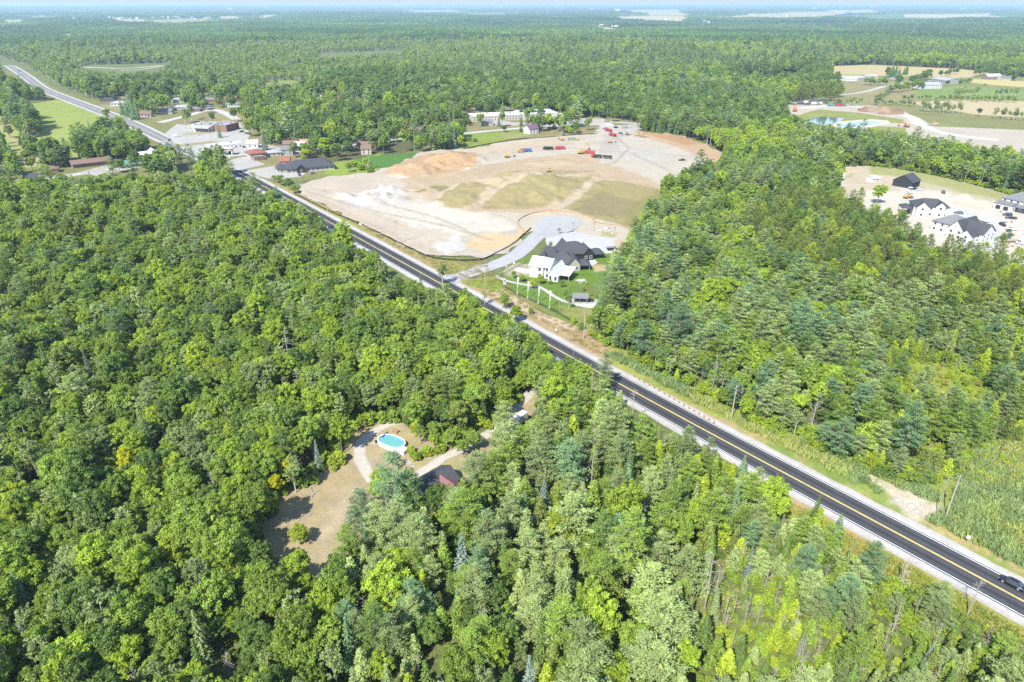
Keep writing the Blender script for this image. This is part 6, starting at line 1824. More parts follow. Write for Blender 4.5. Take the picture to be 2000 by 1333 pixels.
ZONES = [  # (outline at crown height, {species: share}, tones)
    ('swamp', Z((1700, 640), (1800, 600), (2100, 680), (2200, 850), (1990, 860), (1880, 900), (1800, 830), (1740, 740)), {'shrub': .40, 'cedar_tree': .25, 'birch_tree': .15, 'white_pine_tree': .12, 'dead_tree': .08}),
    ('redpine', Z((1440, 395), (1560, 370), (1700, 385), (1800, 440), (2100, 490), (2300, 560), (2200, 640), (2000, 600), (1850, 575), (1700, 545), (1560, 520), (1480, 450)), {'red_pine_tree': .86, 'maple_tree': .08, 'white_pine_tree': .06}),
    ('behind', Z((1500, 235), (2300, 300), (2400, 460), (1960, 380), (1850, 350), (1700, 326), (1640, 335), (1560, 300)), {'white_pine_tree': .42, 'maple_tree': .34, 'birch_tree': .12, 'spruce_tree': .08, 'dead_tree': .04}),
    ('rightwood', Z((1150, 640), (1200, 500), (1290, 360), (1440, 300), (1560, 330), (1480, 400), (1560, 520), (1800, 580), (2300, 660), (2500, 900), (1880, 960), (1500, 870), (1180, 700)), {'white_pine_tree': .52, 'maple_tree': .22, 'cedar_tree': .12, 'birch_tree': .07, 'spruce_tree': .04, 'dead_tree': .03}),
    ('lowright', Z((1440, 960), (1560, 980), (1700, 1060), (2300, 1300), (2300, 1700), (1350, 1700), (1400, 1200)), {'cedar_tree': .40, 'dead_tree': .08, 'white_pine_tree': .18, 'spruce_tree': .15, 'shrub': .19}),
    ('lowmid', Z((1085, 700), (1200, 730), (1300, 800), (1440, 860), (1500, 950), (1420, 1150), (1400, 1800), (640, 1800), (640, 1180), (680, 960), (760, 880), (900, 860), (1000, 790)), {'white_pine_tree': .33, 'cedar_tree': .36, 'spruce_tree': .20, 'maple_tree': .06, 'birch_tree': .02, 'dead_tree': .03}),
    ('leftwood', Z((-700, 330), (480, 330), (900, 560), (1090, 700), (980, 790), (700, 860), (640, 1180), (640, 1800), (-1000, 1800)), {'maple_tree': .72, 'birch_tree': .20, 'spruce_tree': .04, 'dead_tree': .025, 'white_pine_tree': .015}),
]
ZONES.append(('aspen', Z((-200, 88), (200, 92), (560, 82), (1000, 78), (1080, 96), (1000, 118), (760, 126), (560, 150), (300, 150), (160, 172), (60, 130), (-200, 110)), {'birch_tree': .62, 'maple_tree': .22, 'spruce_tree': .06, 'dead_tree': .10}))
MIX_VILL = {'maple_tree': .74, 'spruce_tree': .10, 'white_pine_tree': .10, 'birch_tree': .06}
MIX_FAR = {'maple_tree': .62, 'birch_tree': .16, 'white_pine_tree': .12, 'spruce_tree': .10}
TONES_OF = {
    'maple_tree': ['mid green', 'bright green', 'dark green', 'yellow-green', 'olive green', 'grey-green'], 'birch_tree': ['grey-green', 'pale green', 'mid green'],
    'white_pine_tree': ['blue-green', 'pale green', 'dark green', 'grey-green', 'mid green'], 'red_pine_tree': ['olive green', 'dark green', 'yellow-green'], 'spruce_tree': ['blue-green', 'dark green', 'silvery blue', 'grey-green'],
    'cedar_tree': ['yellow-green', 'olive green', 'mid green', 'pale green'], 'dead_tree': ['weathered grey'], 'shrub': ['bright green', 'yellow-green', 'mid green']}
TW = {
    'leftwood': {'maple_tree': (.46, .26, .20, .025, .02, .035)}, 'rightwood': {'maple_tree': (.45, .42, .08, .03, .02, 0), 'white_pine_tree': (.22, .34, .08, .20, .16)},
    'lowmid': {'maple_tree': (.40, .38, .17, .05, 0, 0), 'white_pine_tree': (.08, .38, .06, .20, .28), 'cedar_tree': (.22, .24, .28, .26)}, 'lowright': {'white_pine_tree': (.1, .45, .05, .2, .2), 'cedar_tree': (.22, .20, .30, .28), 'shrub': (.4, .2, .4)},
    'swamp': {'cedar_tree': (.6, .2, .1, .1), 'shrub': (.3, .6, .1)}, 'redpine': {'red_pine_tree': (.55, .30, .15)}, 'village': {'maple_tree': (.30, .08, .44, .02, .08, .08)}}


def pick_w(n, weights):
    w = np.array(weights, float)
    return rng.choice(len(w), n, p=w / w.sum())


# candidate spots: a jittered lattice, wider apart far out
spots = []
HFOV = math.atan(1000 / FPX) + .10


def lattice(d0, d1, sp):
    xs = np.arange(-d1 * .95, d1 * .95, sp); ys = np.arange(40, d1, sp * .9)
    X, Y = np.meshgrid(xs, ys)
    X = X + (np.arange(len(ys)) % 2)[:, None] * sp * .5
    X = X + rng.uniform(-.36, .36, X.shape) * sp; Y = Y + rng.uniform(-.36, .36, X.shape) * sp
    X, Y = X.ravel(), Y.ravel()
    d = np.hypot(X, Y)
    m = (d >= d0) & (d < d1) & (Y > 45)
    u, v = pix(X, Y, 8.0)
    m &= (u > -160) & (u < 2160) & (v < 1480)
    return X[m], Y[m]


bands = [(0, 420, 3.95), (420, 800, 4.9), (800, 1300, 5.9), (1300, 2300, 7.4)]
XS, YS, SPC = [], [], []
for a, b, s_ in bands:
    x, y = lattice(a, b, s_)
    XS.append(x); YS.append(y); SPC.append(np.full(len(x), s_))
x, y = lattice(0, 400, 2.75)
m_ = (inside(W([(1440, 960), (1560, 980), (1700, 1060), (2300, 1300), (2300, 1700), (1350, 1700), (1400, 1200)]), x, y) | inside(Z((1700, 640), (1800, 600), (2100, 680), (2200, 850), (1990, 860), (1880, 900), (1800, 830), (1740, 740)), x, y)) & (rng.random(len(x)) < .9)
XS.append(x[m_]); YS.append(y[m_]); SPC.append(np.full(m_.sum(), 3.9))
X, Y, SPC = map(np.concatenate, (XS, YS, SPC))
# open ground
openm = np.zeros(len(X), bool)
for w in OPENW[:9]:
    openm |= inside(w, X, Y)
for w in OPENW[9:]:
    openm |= inside(w, X, Y)
hwd = pdist(HWL, X, Y)
near_road = hwd < (9.2 + 16 * (np.hypot(X, Y) > 650))
vill = inside(OPENW[6], X, Y)
U, V_ = pix(X, Y, 0.0)
dens = np.zeros(len(X))


def zone(px, val, soft=False):
    m = inside(W(px), X, Y) & vill
    dens[m] = val


zone([(-500, 60), (1300, 60), (1300, 400), (-500, 400)], .03)
zone([(180, 186), (520, 176), (960, 203), (900, 235), (520, 235), (440, 215), (300, 225), (230, 222)], .30)
zone([(225, 205), (330, 200), (340, 215), (300, 232), (240, 222)], .2)
zone([(500, 200), (600, 182), (760, 188), (960, 205), (970, 232), (800, 268), (720, 302), (600, 318), (505, 280), (495, 240)], .36)
zone([(930, 228), (990, 215), (1165, 228), (1165, 238), (1090, 262), (1030, 262), (980, 256)], .30)
zone([(800, 262), (900, 268), (900, 292), (840, 302), (800, 296)], .35)
zone([(850, 274), (900, 270), (905, 288), (845, 296)], .8)
zone([(0, 200), (22, 200), (70, 240), (78, 266), (50, 272), (14, 240), (0, 226), (-200, 235), (-200, 190)], .85)
zone([(0, 165), (40, 176), (66, 190), (100, 197), (60, 198), (0, 200), (-200, 200), (-200, 140)], .7)
zone([(48, 288), (80, 275), (130, 300), (140, 326), (100, 334), (60, 320)], .9)
zone([(150, 300), (180, 278), (215, 262), (230, 246), (280, 240), (318, 258), (316, 290), (300, 302), (230, 316), (180, 322), (160, 322)], .85)
zone([(0, 300), (20, 310), (50, 352), (0, 372), (-300, 380), (-300, 300)], .4)
zone([(300, 322), (345, 326), (350, 346), (310, 348)], .5)
zone([(395, 332), (450, 336), (458, 350), (395, 352)], .6)
zone([(640, 318), (740, 300), (742, 312), (700, 322), (640, 336)], .10)
openv = openm.copy()
grow = vill & (rng.random(len(X)) < dens)
mead = inside(W([(36, 205), (115, 196), (225, 240), (245, 262), (215, 264), (180, 280), (150, 304), (100, 318), (48, 292), (78, 268), (70, 238), (22, 202)]), X, Y)
bean = inside(W([(720, 306), (850, 296), (850, 306), (750, 335)]), X, Y)
ok = (~openm) | (grow & ~mead & ~bean)
for i_, w in enumerate(OPENW):
    if i_ != 6:
        ok &= ~inside(w, X, Y) | (grow & (i_ == 99))
ok &= ~near_road
for l_, hf in ROADS:
    ok &= pdist(l_, X, Y) > hf + 3.0
for L_ in LOTS:
    ok &= ~inside(W(L_), X, Y)
for (kx, ky, kr) in KEEP:
    ok &= np.hypot(X - kx, Y - ky) > kr
# small natural gaps
ok &= ~((fbm(X, Y, .06, 3) < .2) & (~vill))
X, Y, SPC, vill = X[ok], Y[ok], SPC[ok], vill[ok]
n = len(X)
D = np.hypot(X, Y)
species = np.empty(n, object); tone = np.empty(n, object); zname = np.empty(n, object)
zid = np.full(n, -1)
for k, (nm, w, mix) in enumerate(ZONES):
    zid = np.where((zid < 0) & inside(w, X, Y), k, zid)
zid = np.where((zid < 0) & (D < 420), [z_[0] for z_ in ZONES].index('lowmid'), zid)
zid = np.where(vill, -2, zid)
conif = fbm(X, Y, 1 / 200, 3); clump_n = fbm(X + 500, Y, 1 / 34, 3); toneN = fbm(X, Y + 300, 1 / 260, 3)
for k in range(-2, len(ZONES)):
    m = np.where(zid == k)[0]
    if not len(m):
        continue
    mix = MIX_VILL if k == -2 else MIX_FAR if k == -1 else ZONES[k][2]
    zn = 'village' if k == -2 else 'far' if k == -1 else ZONES[k][0]
    zname[m] = zn
    names = list(mix); wt = np.array([mix[q] for q in names])
    # neighbours tend to be of a kind: shift the draw by smooth noise
    con = np.array([q in ('white_pine_tree', 'spruce_tree', 'cedar_tree', 'red_pine_tree') for q in names])
    bias = np.exp((clump_n[m] - .5) * 5)[:, None] if k != -1 else np.exp((conif[m] - .5) * 20)[:, None]
    pw = wt[None, :] * np.where(con[None, :], bias, 1 / bias)
    pw /= pw.sum(1, keepdims=True)
    ch = (pw.cumsum(1) > rng.random((len(m), 1))).argmax(1)
    species[m] = np.array(names, object)[ch]
    for sp in names:
        mm = m[ch == names.index(sp)]
        tl = TONES_OF[sp]
        wts = TW.get(zn, {}).get(sp) or {'maple_tree': (.36, .22, .22, .06, .06, .08), 'spruce_tree': (.28, .37, .08, .27)}.get(sp) or [1] * len(tl)
        wts = np.array(wts, float)
        if zn == 'far' and sp == 'maple_tree':
            base = np.tile(wts, (len(mm), 1))
            s2 = np.exp((toneN[mm] - .5) * 20)[:, None]
            base *= np.array([1, 0, 0, 0, 0, 0]) + np.array([0, 1, 0, 1, .5, .5]) * s2 + np.array([0, 0, 1, 0, 0, 0]) / s2
        else:
            base = np.tile(wts, (len(mm), 1))
        base /= base.sum(1, keepdims=True)
        tone[mm] = np.array(tl, object)[(base.cumsum(1) > rng.random((len(mm), 1))).argmax(1)]
# sizes
scl = rng.normal(1.0, .21, n).clip(.55, 1.5) * .79 * (SPC / 4.05) ** .72
scl *= np.where(vill, 1.12, 1)
scl *= np.where(zname == 'lowright', .72, 1) * np.where(zname == 'swamp', .8, 1) * np.where(zname == 'behind', .95, 1)
scl *= np.where((zname == 'lowmid') & (species == 'cedar_tree'), 1.1, 1)
zs = np.where(species == 'shrub', 1.0, 1.0) * rng.normal(1, .1, n).clip(.75, 1.25)
# the first rows behind the visible road edge are lower
stand = np.where((D > 480) & ~vill, .55 + .85 * fbm(X + 77, Y, 1 / 150, 3), 1)
_hd = pdist(HWL, X, Y)
scl *= np.where((X > 30) & (Y < 205), .66 + .34 * smooth(9, 34, _hd), 1)
scl *= stand * np.where(zname == 'aspen', .72, 1)
rot = rng.uniform(0, 2 * np.pi, n)
var = rng.integers(0, 60, n)

# hand placed trees: species, tone, u, v of the TOP, height, spread, words
HAND = [
    ('white_pine_tree', 'blue-green', 765, 890, 19, 1.0, 'tall wide white pine standing alone in front of the oval pool', 'H'), ('white_pine_tree', 'blue-green', 700, 948, 16, .95, 'white pine at the near edge of the dry lawn, below the pool pine', 'H'),
    ('white_pine_tree', 'pale green', 735, 985, 15, 1.0, 'broad white pine between the tall pool pine and the near wood', 'H'), ('white_pine_tree', 'dark green', 800, 925, 14, .9, 'dark white pine shading the gravel drive by the hidden house', 'H'),
    ('cedar_tree', 'olive green', 905, 932, 11, 1.1, 'olive cedar rising over the chimney of the hidden house', 'H'), ('white_pine_tree', 'pale green', 893, 962, 12, .9, 'pale pine over the near roof of the hidden house', 'H'), ('maple_tree', 'mid green', 872, 985, 11, .9, 'green maple in front of the white picket fence', 'H'), ('maple_tree', 'mid green', 920, 950, 12, .9, 'green maple behind the pale pine at the hidden house', 'H'),
    ('maple_tree', 'dark green', 860, 945, 9, .9, 'dark maple over the dark roof of the hidden house', 'H'), ('white_pine_tree', 'grey-green', 882, 955, 10, .8, 'grey-green pine at the chimney end of the hidden house', 'H'),
    ('maple_tree', 'dark green', 842, 960, 8, .8, 'dark round maple touching the white fence of the hidden house', 'H'), ('maple_tree', 'bright green', 742, 925, 9, .8, 'bright green maple tucked beside the tall pool pine', 'H'),
    ('maple_tree', 'mid green', 808, 782, 12, 1.0, 'round maple at the head of the gravel loop behind the pool', 'H'), ('maple_tree', 'olive green', 895, 782, 12, 1.0, 'olive green maple with bare twigs beside the drive', 'H'), ('white_pine_tree', 'pale green', 985, 788, 13, .85, 'thin pale pine beside the bend of the gravel drive', 'H'),
    ('spruce_tree', 'silvery blue', 614, 855, 10, .9, 'silvery blue spruce at the rim of the pool clearing', 'H'), ('spruce_tree', 'silvery blue', 873, 712, 12, 1.0, 'blue spruce in the wood between pool and highway', 'H'),
    ('maple_tree', 'golden yellow', 556, 893, 8, .55, 'narrow golden yellow maple at the rim of the pool clearing', 'H'), ('maple_tree', 'golden yellow', 533, 930, 6.5, .6, 'round golden yellow maple above the dry lawn', 'H'), ('maple_tree', 'yellow-green', 503, 945, 7, .6, 'yellow-green sapling at the far corner of the dry lawn', 'H'),
    ('maple_tree', 'yellow-green', 582, 1030, 5, .75, 'low yellow-green apple-like tree in the middle of the dry lawn', 'H'), ('maple_tree', 'golden yellow', 238, 880, 11, .55, 'golden yellow tree alone in the dark maple wood', 'H'),
    ('dead_tree', 'weathered grey', 552, 622, 17, 1.2, 'tall bare dead pine rising above the maple wood', 'H'), ('dead_tree', 'weathered grey', 575, 712, 13, 1.0, 'bare dead tree in the maple wood below the tallest snag', 'H'), ('dead_tree', 'weathered grey', 1239, 764, 13, 1.0, 'bare dead spruce at the highway shoulder', 'H'),
    ('dead_tree', 'weathered grey', 1785, 1066, 13, 1.25, 'large bare dead tree with crooked limbs beside the highway', 'H'), ('dead_tree', 'weathered grey', 1768, 1160, 11, .8, 'leaning bare snag behind the crooked dead tree', 'H'), ('dead_tree', 'weathered grey', 1597, 778, 12, 1.0, 'dead tree at the marsh edge of the pine wood', 'H'),
    ('dead_tree', 'weathered grey', 1915, 1138, 9, 1.1, 'half bare tree reaching over the road edge line', 'H'), ('dead_tree', 'weathered grey', 1852, 935, 10, .9, 'grey dead tree behind the utility pole at the marsh', 'H'), ('dead_tree', 'weathered grey', 1260, 985, 9, .8, 'bare snag among the cedars below the highway', 'H'),
    ('dead_tree', 'weathered grey', 1160, 870, 14, .9, 'pale dead trunk among the pines right of the drive', 'H'), ('dead_tree', 'weathered grey', 462, 620, 10, .8, 'small pale snag in the upper maple wood', 'H'), ('dead_tree', 'weathered grey', 35, 925, 11, .9, 'white barked bare tree at the edge of the picture wood', 'H'), ('dead_tree', 'weathered grey', 438, 1266, 8, .8, 'small silver snag in the bottom wood', 'H'),
    ('white_pine_tree', 'grey-green', 1184, 682, 15, .75, 'white pine leaning over the highway opposite the gravel lay-by', 'H'), ('spruce_tree', 'dark green', 1519, 926, 8, .8, 'pointed green spruce in front of the highway edge line', 'H'), ('spruce_tree', 'dark green', 1601, 972, 8, .9, 'second pointed spruce along the highway shoulder', 'H'),
    ('spruce_tree', 'blue-green', 1645, 1004, 7.5, .9, 'blue-green spruce at the end of the shoulder row', 'H'), ('spruce_tree', 'blue-green', 1456, 890, 7, .9, 'small spruce at the concrete culvert by the highway', 'H'), ('spruce_tree', 'blue-green', 1720, 1096, 5, 1.0, 'squat blue-green spruce in the yellow meadow', 'H'),
    ('white_pine_tree', 'pale green', 1850, 1140, 8, .7, 'pale pine at the verge below the car', 'H'),
    ('birch_tree', 'grey-green', 862, 510, 11, .95, 'thin crowned birch at the side street corner', 'H'), ('birch_tree', 'pale green', 946, 565, 7, .6, 'slim sapling on the tan bank by the road', 'H'), ('maple_tree', 'mid green', 985, 575, 6.5, .55, 'small round tree on the tan bank', 'H'), ('maple_tree', 'bright green', 1008, 596, 7, .6, 'bright small tree leaning over the road bank', 'H'),
    ('shrub', 'mid green', 1037, 603, 2.5, .7, 'small green bush on the tan bank', 'H'),
    ('maple_tree', 'mid green', 205, 213, 11, 1.1, 'lone round tree between the hay field and the highway', 'H'), ('maple_tree', 'yellow-green', 437, 322, 13, .95, 'bright yellow-green tree beside the village highway', 'H'), ('maple_tree', 'bright green', 415, 306, 13, 1.0, 'bright green tree by the village highway', 'H'),
    ('spruce_tree', 'blue-green', 423, 232, 17, 1.0, 'dark spruce standing in front of the grocery store', 'H'), ('spruce_tree', 'silvery blue', 513, 260, 14, 1.3, 'blue spruce beside the white metal shed', 'H'), ('spruce_tree', 'blue-green', 18, 288, 19, 1.7, 'large dark spruce at the end of the motel street', 'H'),
    ('white_pine_tree', 'dark green', 312, 278, 17, .9, 'dark pine at the village crossroads', 'H'), ('maple_tree', 'dark green', 398, 195, 11, 1.3, 'dark round tree behind the grocery store', 'H'), ('maple_tree', 'yellow-green', 532, 253, 10, .9, 'yellow-green tree behind the blue spruce', 'H'),
    ('maple_tree', 'mid green', 545, 340, 8, 1.1, 'round tree at the corner of the earthworks site', 'H'), ('maple_tree', 'dark green', 563, 350, 7.5, 1.0, 'dark round tree by the silt fence corner', 'H'), ('maple_tree', 'mid green', 535, 341, 6, .8, 'low round tree next to the utility pole by the clinic', 'H'), ('maple_tree', 'mid green', 572, 360, 6, .8, 'low tree at the highway side of the site corner', 'H'),
    ('shrub', 'bright green', 690, 315, 4, 1.5, 'large bright bush beside the bean field', 'H'), ('shrub', 'bright green', 705, 322, 4, 1.5, 'bright bush by the clinic lane', 'H'), ('maple_tree', 'mid green', 680, 318, 7, .8, 'small round tree right of the clinic', 'H'), ('maple_tree', 'bright green', 712, 310, 7, .9, 'bright tree at the head of the bean field', 'H'), ('shrub', 'grey-green' if 0 else 'mid green', 722, 328, 3.5, 1.5, 'green bush at the site boundary by the bean field', 'H'),
    ('maple_tree', 'dark green', 985, 246, 6, .9, 'round bush-like tree by the village street and meadow', 'H'), ('shrub', 'mid green', 915, 268, 3.5, 1.3, 'bush in the bright meadow', 'H'), ('shrub', 'mid green', 927, 269, 3.5, 1.2, 'bush in the bright meadow next to its twin', 'H'),
    ('maple_tree', 'mid green', 1150, 230, 12, 1.2, 'round tree beside the site entrance', 'H'), ('maple_tree', 'dark green', 1126, 238, 10, 1.0, 'dark tree beside the purple roofed house', 'H'), ('maple_tree', 'bright green', 1110, 244, 8, 1.1, 'bright tree at the site boundary near the purple roof', 'H'), ('maple_tree', 'dark green', 1100, 234, 11, 1.1, 'dark tree behind the purple roofed house', 'H'),
    ('maple_tree', 'dark green', 1200, 215, 12, 1.1, 'dark tree by the far parking area', 'H'), ('spruce_tree', 'dark green', 1018, 218, 14, 1.2, 'dark spruce in front of the long school building', 'H'),
    ('maple_tree', 'dark green', 1607, 128, 14, 1.2, 'dark tree at the corner of the stubble field', 'H'), ('maple_tree', 'dark green', 1915, 211, 9, 1.2, 'round tree alone in the tan field', 'H'), ('shrub', 'mid green', 1925, 163, 3, 1.3, 'small round bush on the yellow field edge', 'H'),
    ('maple_tree', 'dark green', 1852, 157, 8, 1.1, 'dark round tree beside the barn', 'H'), ('shrub', 'yellow-green', 1195, 510, 3, .8, 'slim bright bush at the playset', 'H'), ('shrub', 'yellow-green', 1200, 488, 3.2, .7, 'slim bush at the garden corner', 'H'),
    ('maple_tree', 'bright green', 1760, 350, 6, .8, 'young bright tree', 'X'), ('maple_tree', 'bright green', 1722, 361, 12, 1.1, 'bright maple in front of the building site sheds', 'H'),
    ('maple_tree', 'yellow-green', 1055, 538, 4.5, .5, 'young golden green tree in the model home garden', 'H'), ('maple_tree', 'golden yellow', 1040, 546, 4.5, .55, 'young yellow tree between the banners', 'H'), ('maple_tree', 'yellow-green', 1003, 530, 3.5, .5, 'young tree next to the arched sign', 'H'), ('maple_tree', 'yellow-green', 1019, 536, 3.8, .45, 'young tree by the fenced path', 'H'),
    ('birch_tree', 'grey-green', 1104, 562, 6, .6, 'silvery young tree beside the gazebo', 'H'), ('birch_tree', 'grey-green', 1112, 580, 5.5, .6, 'silvery young tree in front of the gazebo', 'H'), ('maple_tree', 'mid green', 1098, 548, 3.5, .5, 'young green tree between white house and gazebo', 'H'), ('shrub', 'mid green', 1075, 548, 2, .6, 'green bush at the corner of the white house', 'H'),
    ('shrub', 'dark green' if 0 else 'mid green', 1148, 551, 1.3, .9, 'low hedge bush beside the boulders', 'H'), ('shrub', 'mid green', 1140, 562, 1.6, .8, 'bush row in the garden bed', 'H'), ('shrub', 'yellow-green', 1155, 570, 1.8, .8, 'yellowish bush in the garden bed', 'H'), ('shrub', 'mid green', 1168, 574, 1.8, .8, 'green bush at the end of the garden bed', 'H'),
    ('birch_tree', 'grey-green', 1092, 443, 4, .5, 'young thin tree on the verge of the turning circle', 'H'), ('birch_tree', 'pale green', 1076, 470, 4.5, .5, 'young tree in front of the dark roofed house', 'H'), ('shrub', 'mid green', 1265, 'x', 0, 0, '', 'X'),
    ('shrub', 'yellow-green', 1120, 622, 2.4, .8, 'rough bush at the end of the wire fence', 'H'), ('shrub', 'mid green', 1135, 632, 2.8, .8, 'bush beside the bank pole', 'H'), ('shrub', 'yellow-green', 1150, 618, 2.6, .8, 'yellowish bush at the wood edge by the bank', 'H'),
]
for i in range(19):      # bright shrubs between pool and drive
    u_, v_ = 802 + i * 6.6 + rng.uniform(-5, 5), 886 - i * 2.3 + rng.uniform(-16, 6)
    HAND.append(('shrub', 'bright green' if i % 3 else 'yellow-green', u_, v_, 2.3, .9, 'bright leafy bush in the bed between pool and drive', 'H'))
for i, (u_, v_) in enumerate([(928, 594), (945, 601), (960, 607), (976, 614), (990, 620), (1006, 627), (1022, 634), (1036, 644), (1046, 655), (1058, 668), (1070, 684), (1078, 700), (1078, 716), (1096, 702), (1112, 702), (1128, 706), (1146, 714)]):
    HAND.append(('maple_tree', ['mid green', 'bright green', 'dark green'][i % 3], u_, v_ + 3, 12.5, .85, ['mid green', 'bright green', 'dark green'][i % 3] + ' maple of the front row hiding the highway opposite the tan bank', 'H'))
for pts, sp, tn, h_, s_, txt in [
    ([(820, 832), (850, 825), (880, 842), (905, 858), (925, 845)], 'maple_tree', 'mid green', 6, .7, 'low tree beside the gravel drive and the leafy bed'),
    ([(720, 812), (745, 808), (770, 800), (690, 826), (668, 842)], 'shrub', 'bright green', 3, 1.0, 'bright bush at the far rim of the pool clearing')]:
    for u_, v_ in pts:
        HAND.append((sp, tn, u_, v_, h_, s_, txt, 'H'))
BASEH = {'maple_tree': 13, 'birch_tree': 13.8, 'white_pine_tree': 16.6, 'red_pine_tree': 16.8, 'spruce_tree': 12.5, 'cedar_tree': 10, 'dead_tree': 12, 'shrub': 3.5}
hx, hy, hsp, htn, hsc, hzs, hlab = [], [], [], [], [], [], []
for sp, tn, u_, v_, h_, s_, txt, fl in HAND:
    if fl == 'X':
        continue
    x, y = P(u_, v_, h_)
    k = h_ / BASEH[sp]
    hx.append(x); hy.append(y); hsp.append(sp); htn.append(tn); hzs.append(1.0); hsc.append((k * s_ if sp in ('shrub',) else k * (.6 + .4 * s_ / max(k, .3) if k < .8 else s_), k)); hlab.append(txt)
# field-edge and lane rows on the far right: (from, to, count, species, tone, height)
for a, b, c_, sp, tn, h_ in [
    ((1705, 207), (1745, 180), 10, 'maple_tree', 'grey-green', 8), ((1745, 182), (1800, 172), 9, 'maple_tree', 'mid green', 9), ((1735, 150), (1775, 146), 8, 'spruce_tree', 'dark green', 14), ((1775, 166), (1812, 158), 9, 'maple_tree', 'dark green', 12), ((1690, 165), (1730, 168), 8, 'maple_tree', 'mid green', 8),
    ((1730, 150), (1760, 168), 8, 'maple_tree', 'dark green', 10), ((1760, 196), (1990, 200), 26, 'maple_tree', 'mid green', 5), ((1860, 194), (1910, 188), 10, 'birch_tree', 'pale green', 10), ((1940, 192), (1985, 190), 5, 'birch_tree', 'grey-green', 9), ((1800, 218), (1875, 222), 16, 'birch_tree', 'olive green' if 0 else 'grey-green', 9),
    ((1940, 232), (2040, 240), 12, 'birch_tree', 'grey-green', 9), ((1720, 205), (1790, 208), 10, 'maple_tree', 'grey-green', 5), ((1545, 206), (1640, 204), 24, 'red_pine_tree', 'olive green', 15), ((1550, 200), (1640, 198), 20, 'red_pine_tree', 'olive green', 15), ((1560, 196), (1645, 192), 14, 'red_pine_tree', 'dark green', 14),
    ((1650, 208), (1680, 206), 6, 'birch_tree', 'grey-green', 8), ((1835, 150), (1870, 146), 6, 'maple_tree', 'dark green', 7), ((1870, 168), (1900, 160), 7, 'maple_tree', 'mid green', 6), ((1930, 150), (1985, 158), 9, 'maple_tree', 'dark green', 10), ((1905, 150), (1935, 146), 6, 'maple_tree', 'dark green', 10),
    ((1560, 190), (1625, 186), 10, 'maple_tree', 'mid green', 13), ((1555, 182), (1630, 178), 10, 'maple_tree', 'dark green', 13), ((1570, 172), (1620, 165), 8, 'maple_tree', 'mid green', 13), ((236, 222), (262, 236), 9, 'spruce_tree', 'blue-green', 12), ((250, 214), (275, 232), 7, 'spruce_tree', 'blue-green', 12)]:
    for i in range(c_):
        t = (i + .5) / c_
        x, y = P(a[0] + (b[0] - a[0]) * t + rng.uniform(-3, 3), a[1] + (b[1] - a[1]) * t + rng.uniform(-1.5, 1.5))
        k = h_ * rng.uniform(.9, 1.6) / BASEH[sp]
        hx.append(x); hy.append(y); hsp.append(sp); htn.append(tn); hzs.append(1); hsc.append((k * 1.1, k)); hlab.append('')
hx, hy = np.array(hx), np.array(hy)
hsc = np.array(hsc)
# no sown tree within a hand placed one
for x, y, s_, lb in zip(hx, hy, hsc, hlab):
    if lb:
        keep = np.hypot(X - x, Y - y) > 2.2 + 2.2 * s_[0]
        if not keep.all():
            X, Y, D, species, tone, zname, scl, zs, rot, var, vill = [q[keep] for q in (X, Y, D, species, tone, zname, scl, zs, rot, var, vill)]
nh = len(hx)
X = np.concatenate([hx, X]); Y = np.concatenate([hy, Y]); D = np.hypot(X, Y)
species = np.concatenate([np.array(hsp, object), species]); tone = np.concatenate([np.array(htn, object), tone])
SX = np.concatenate([hsc[:, 0], scl]); SZ = np.concatenate([hsc[:, 1], scl * zs])
rot = np.concatenate([rng.uniform(0, 6.28, nh), rot]); var = np.concatenate([rng.integers(0, 60, nh), var])
LAB = hlab + [''] * (len(X) - nh)
n = len(X)
print('trees', n)

# ---------------------------------------------------------------- which trees are things of their own
LANDM = [('the oval pool', 765, 870), ('the tall pool pine', 780, 990), ('the gravel loop', 705, 880), ('the dry lawn', 590, 1000), ('the gravel drive', 1030, 785), ('the hidden house', 870, 960), ('the tall dead pine', 555, 690), ('the parked black car', 1973, 1140), ('the crooked dead tree', 1785, 1140),
         ('the tan bank', 1080, 655), ('the gravel lay-by', 1150, 690), ('the culvert', 1470, 935), ('the marsh pole', 1845, 1012), ('the reed marsh', 1480, 855), ('the white model house', 1060, 540), ('the gazebo', 1135, 590), ('the turning circle', 1090, 440), ('the swamp opening', 1860, 740), ('the shoulder spruces', 1600, 1010),
         ('the golden yellow tree', 238, 950), ('the silver snag', 438, 1300), ('the village crossroads', 330, 300), ('the clinic', 600, 335), ('the orange stake row', 1300, 760), ('the grey boulder heap', 1790, 990)]
LANDM = [(nm, P(u, v)) for nm, u, v in LANDM]
KINDW = {'maple_tree': 'maple', 'birch_tree': 'birch', 'white_pine_tree': 'white pine', 'red_pine_tree': 'red pine', 'spruce_tree': 'spruce', 'cedar_tree': 'cedar', 'dead_tree': 'bare dead tree', 'shrub': 'bush'}
CAT = {'dead_tree': 'dead tree', 'shrub': 'bush'}
GRP = {'maple_tree': 'maples of the woods', 'birch_tree': 'birches of the woods', 'white_pine_tree': 'white pines of the woods', 'red_pine_tree': 'red pines of the plantation', 'spruce_tree': 'spruces of the woods', 'cedar_tree': 'cedars of the woods', 'dead_tree': 'bare dead trees', 'shrub': 'bushes of the open ground'}


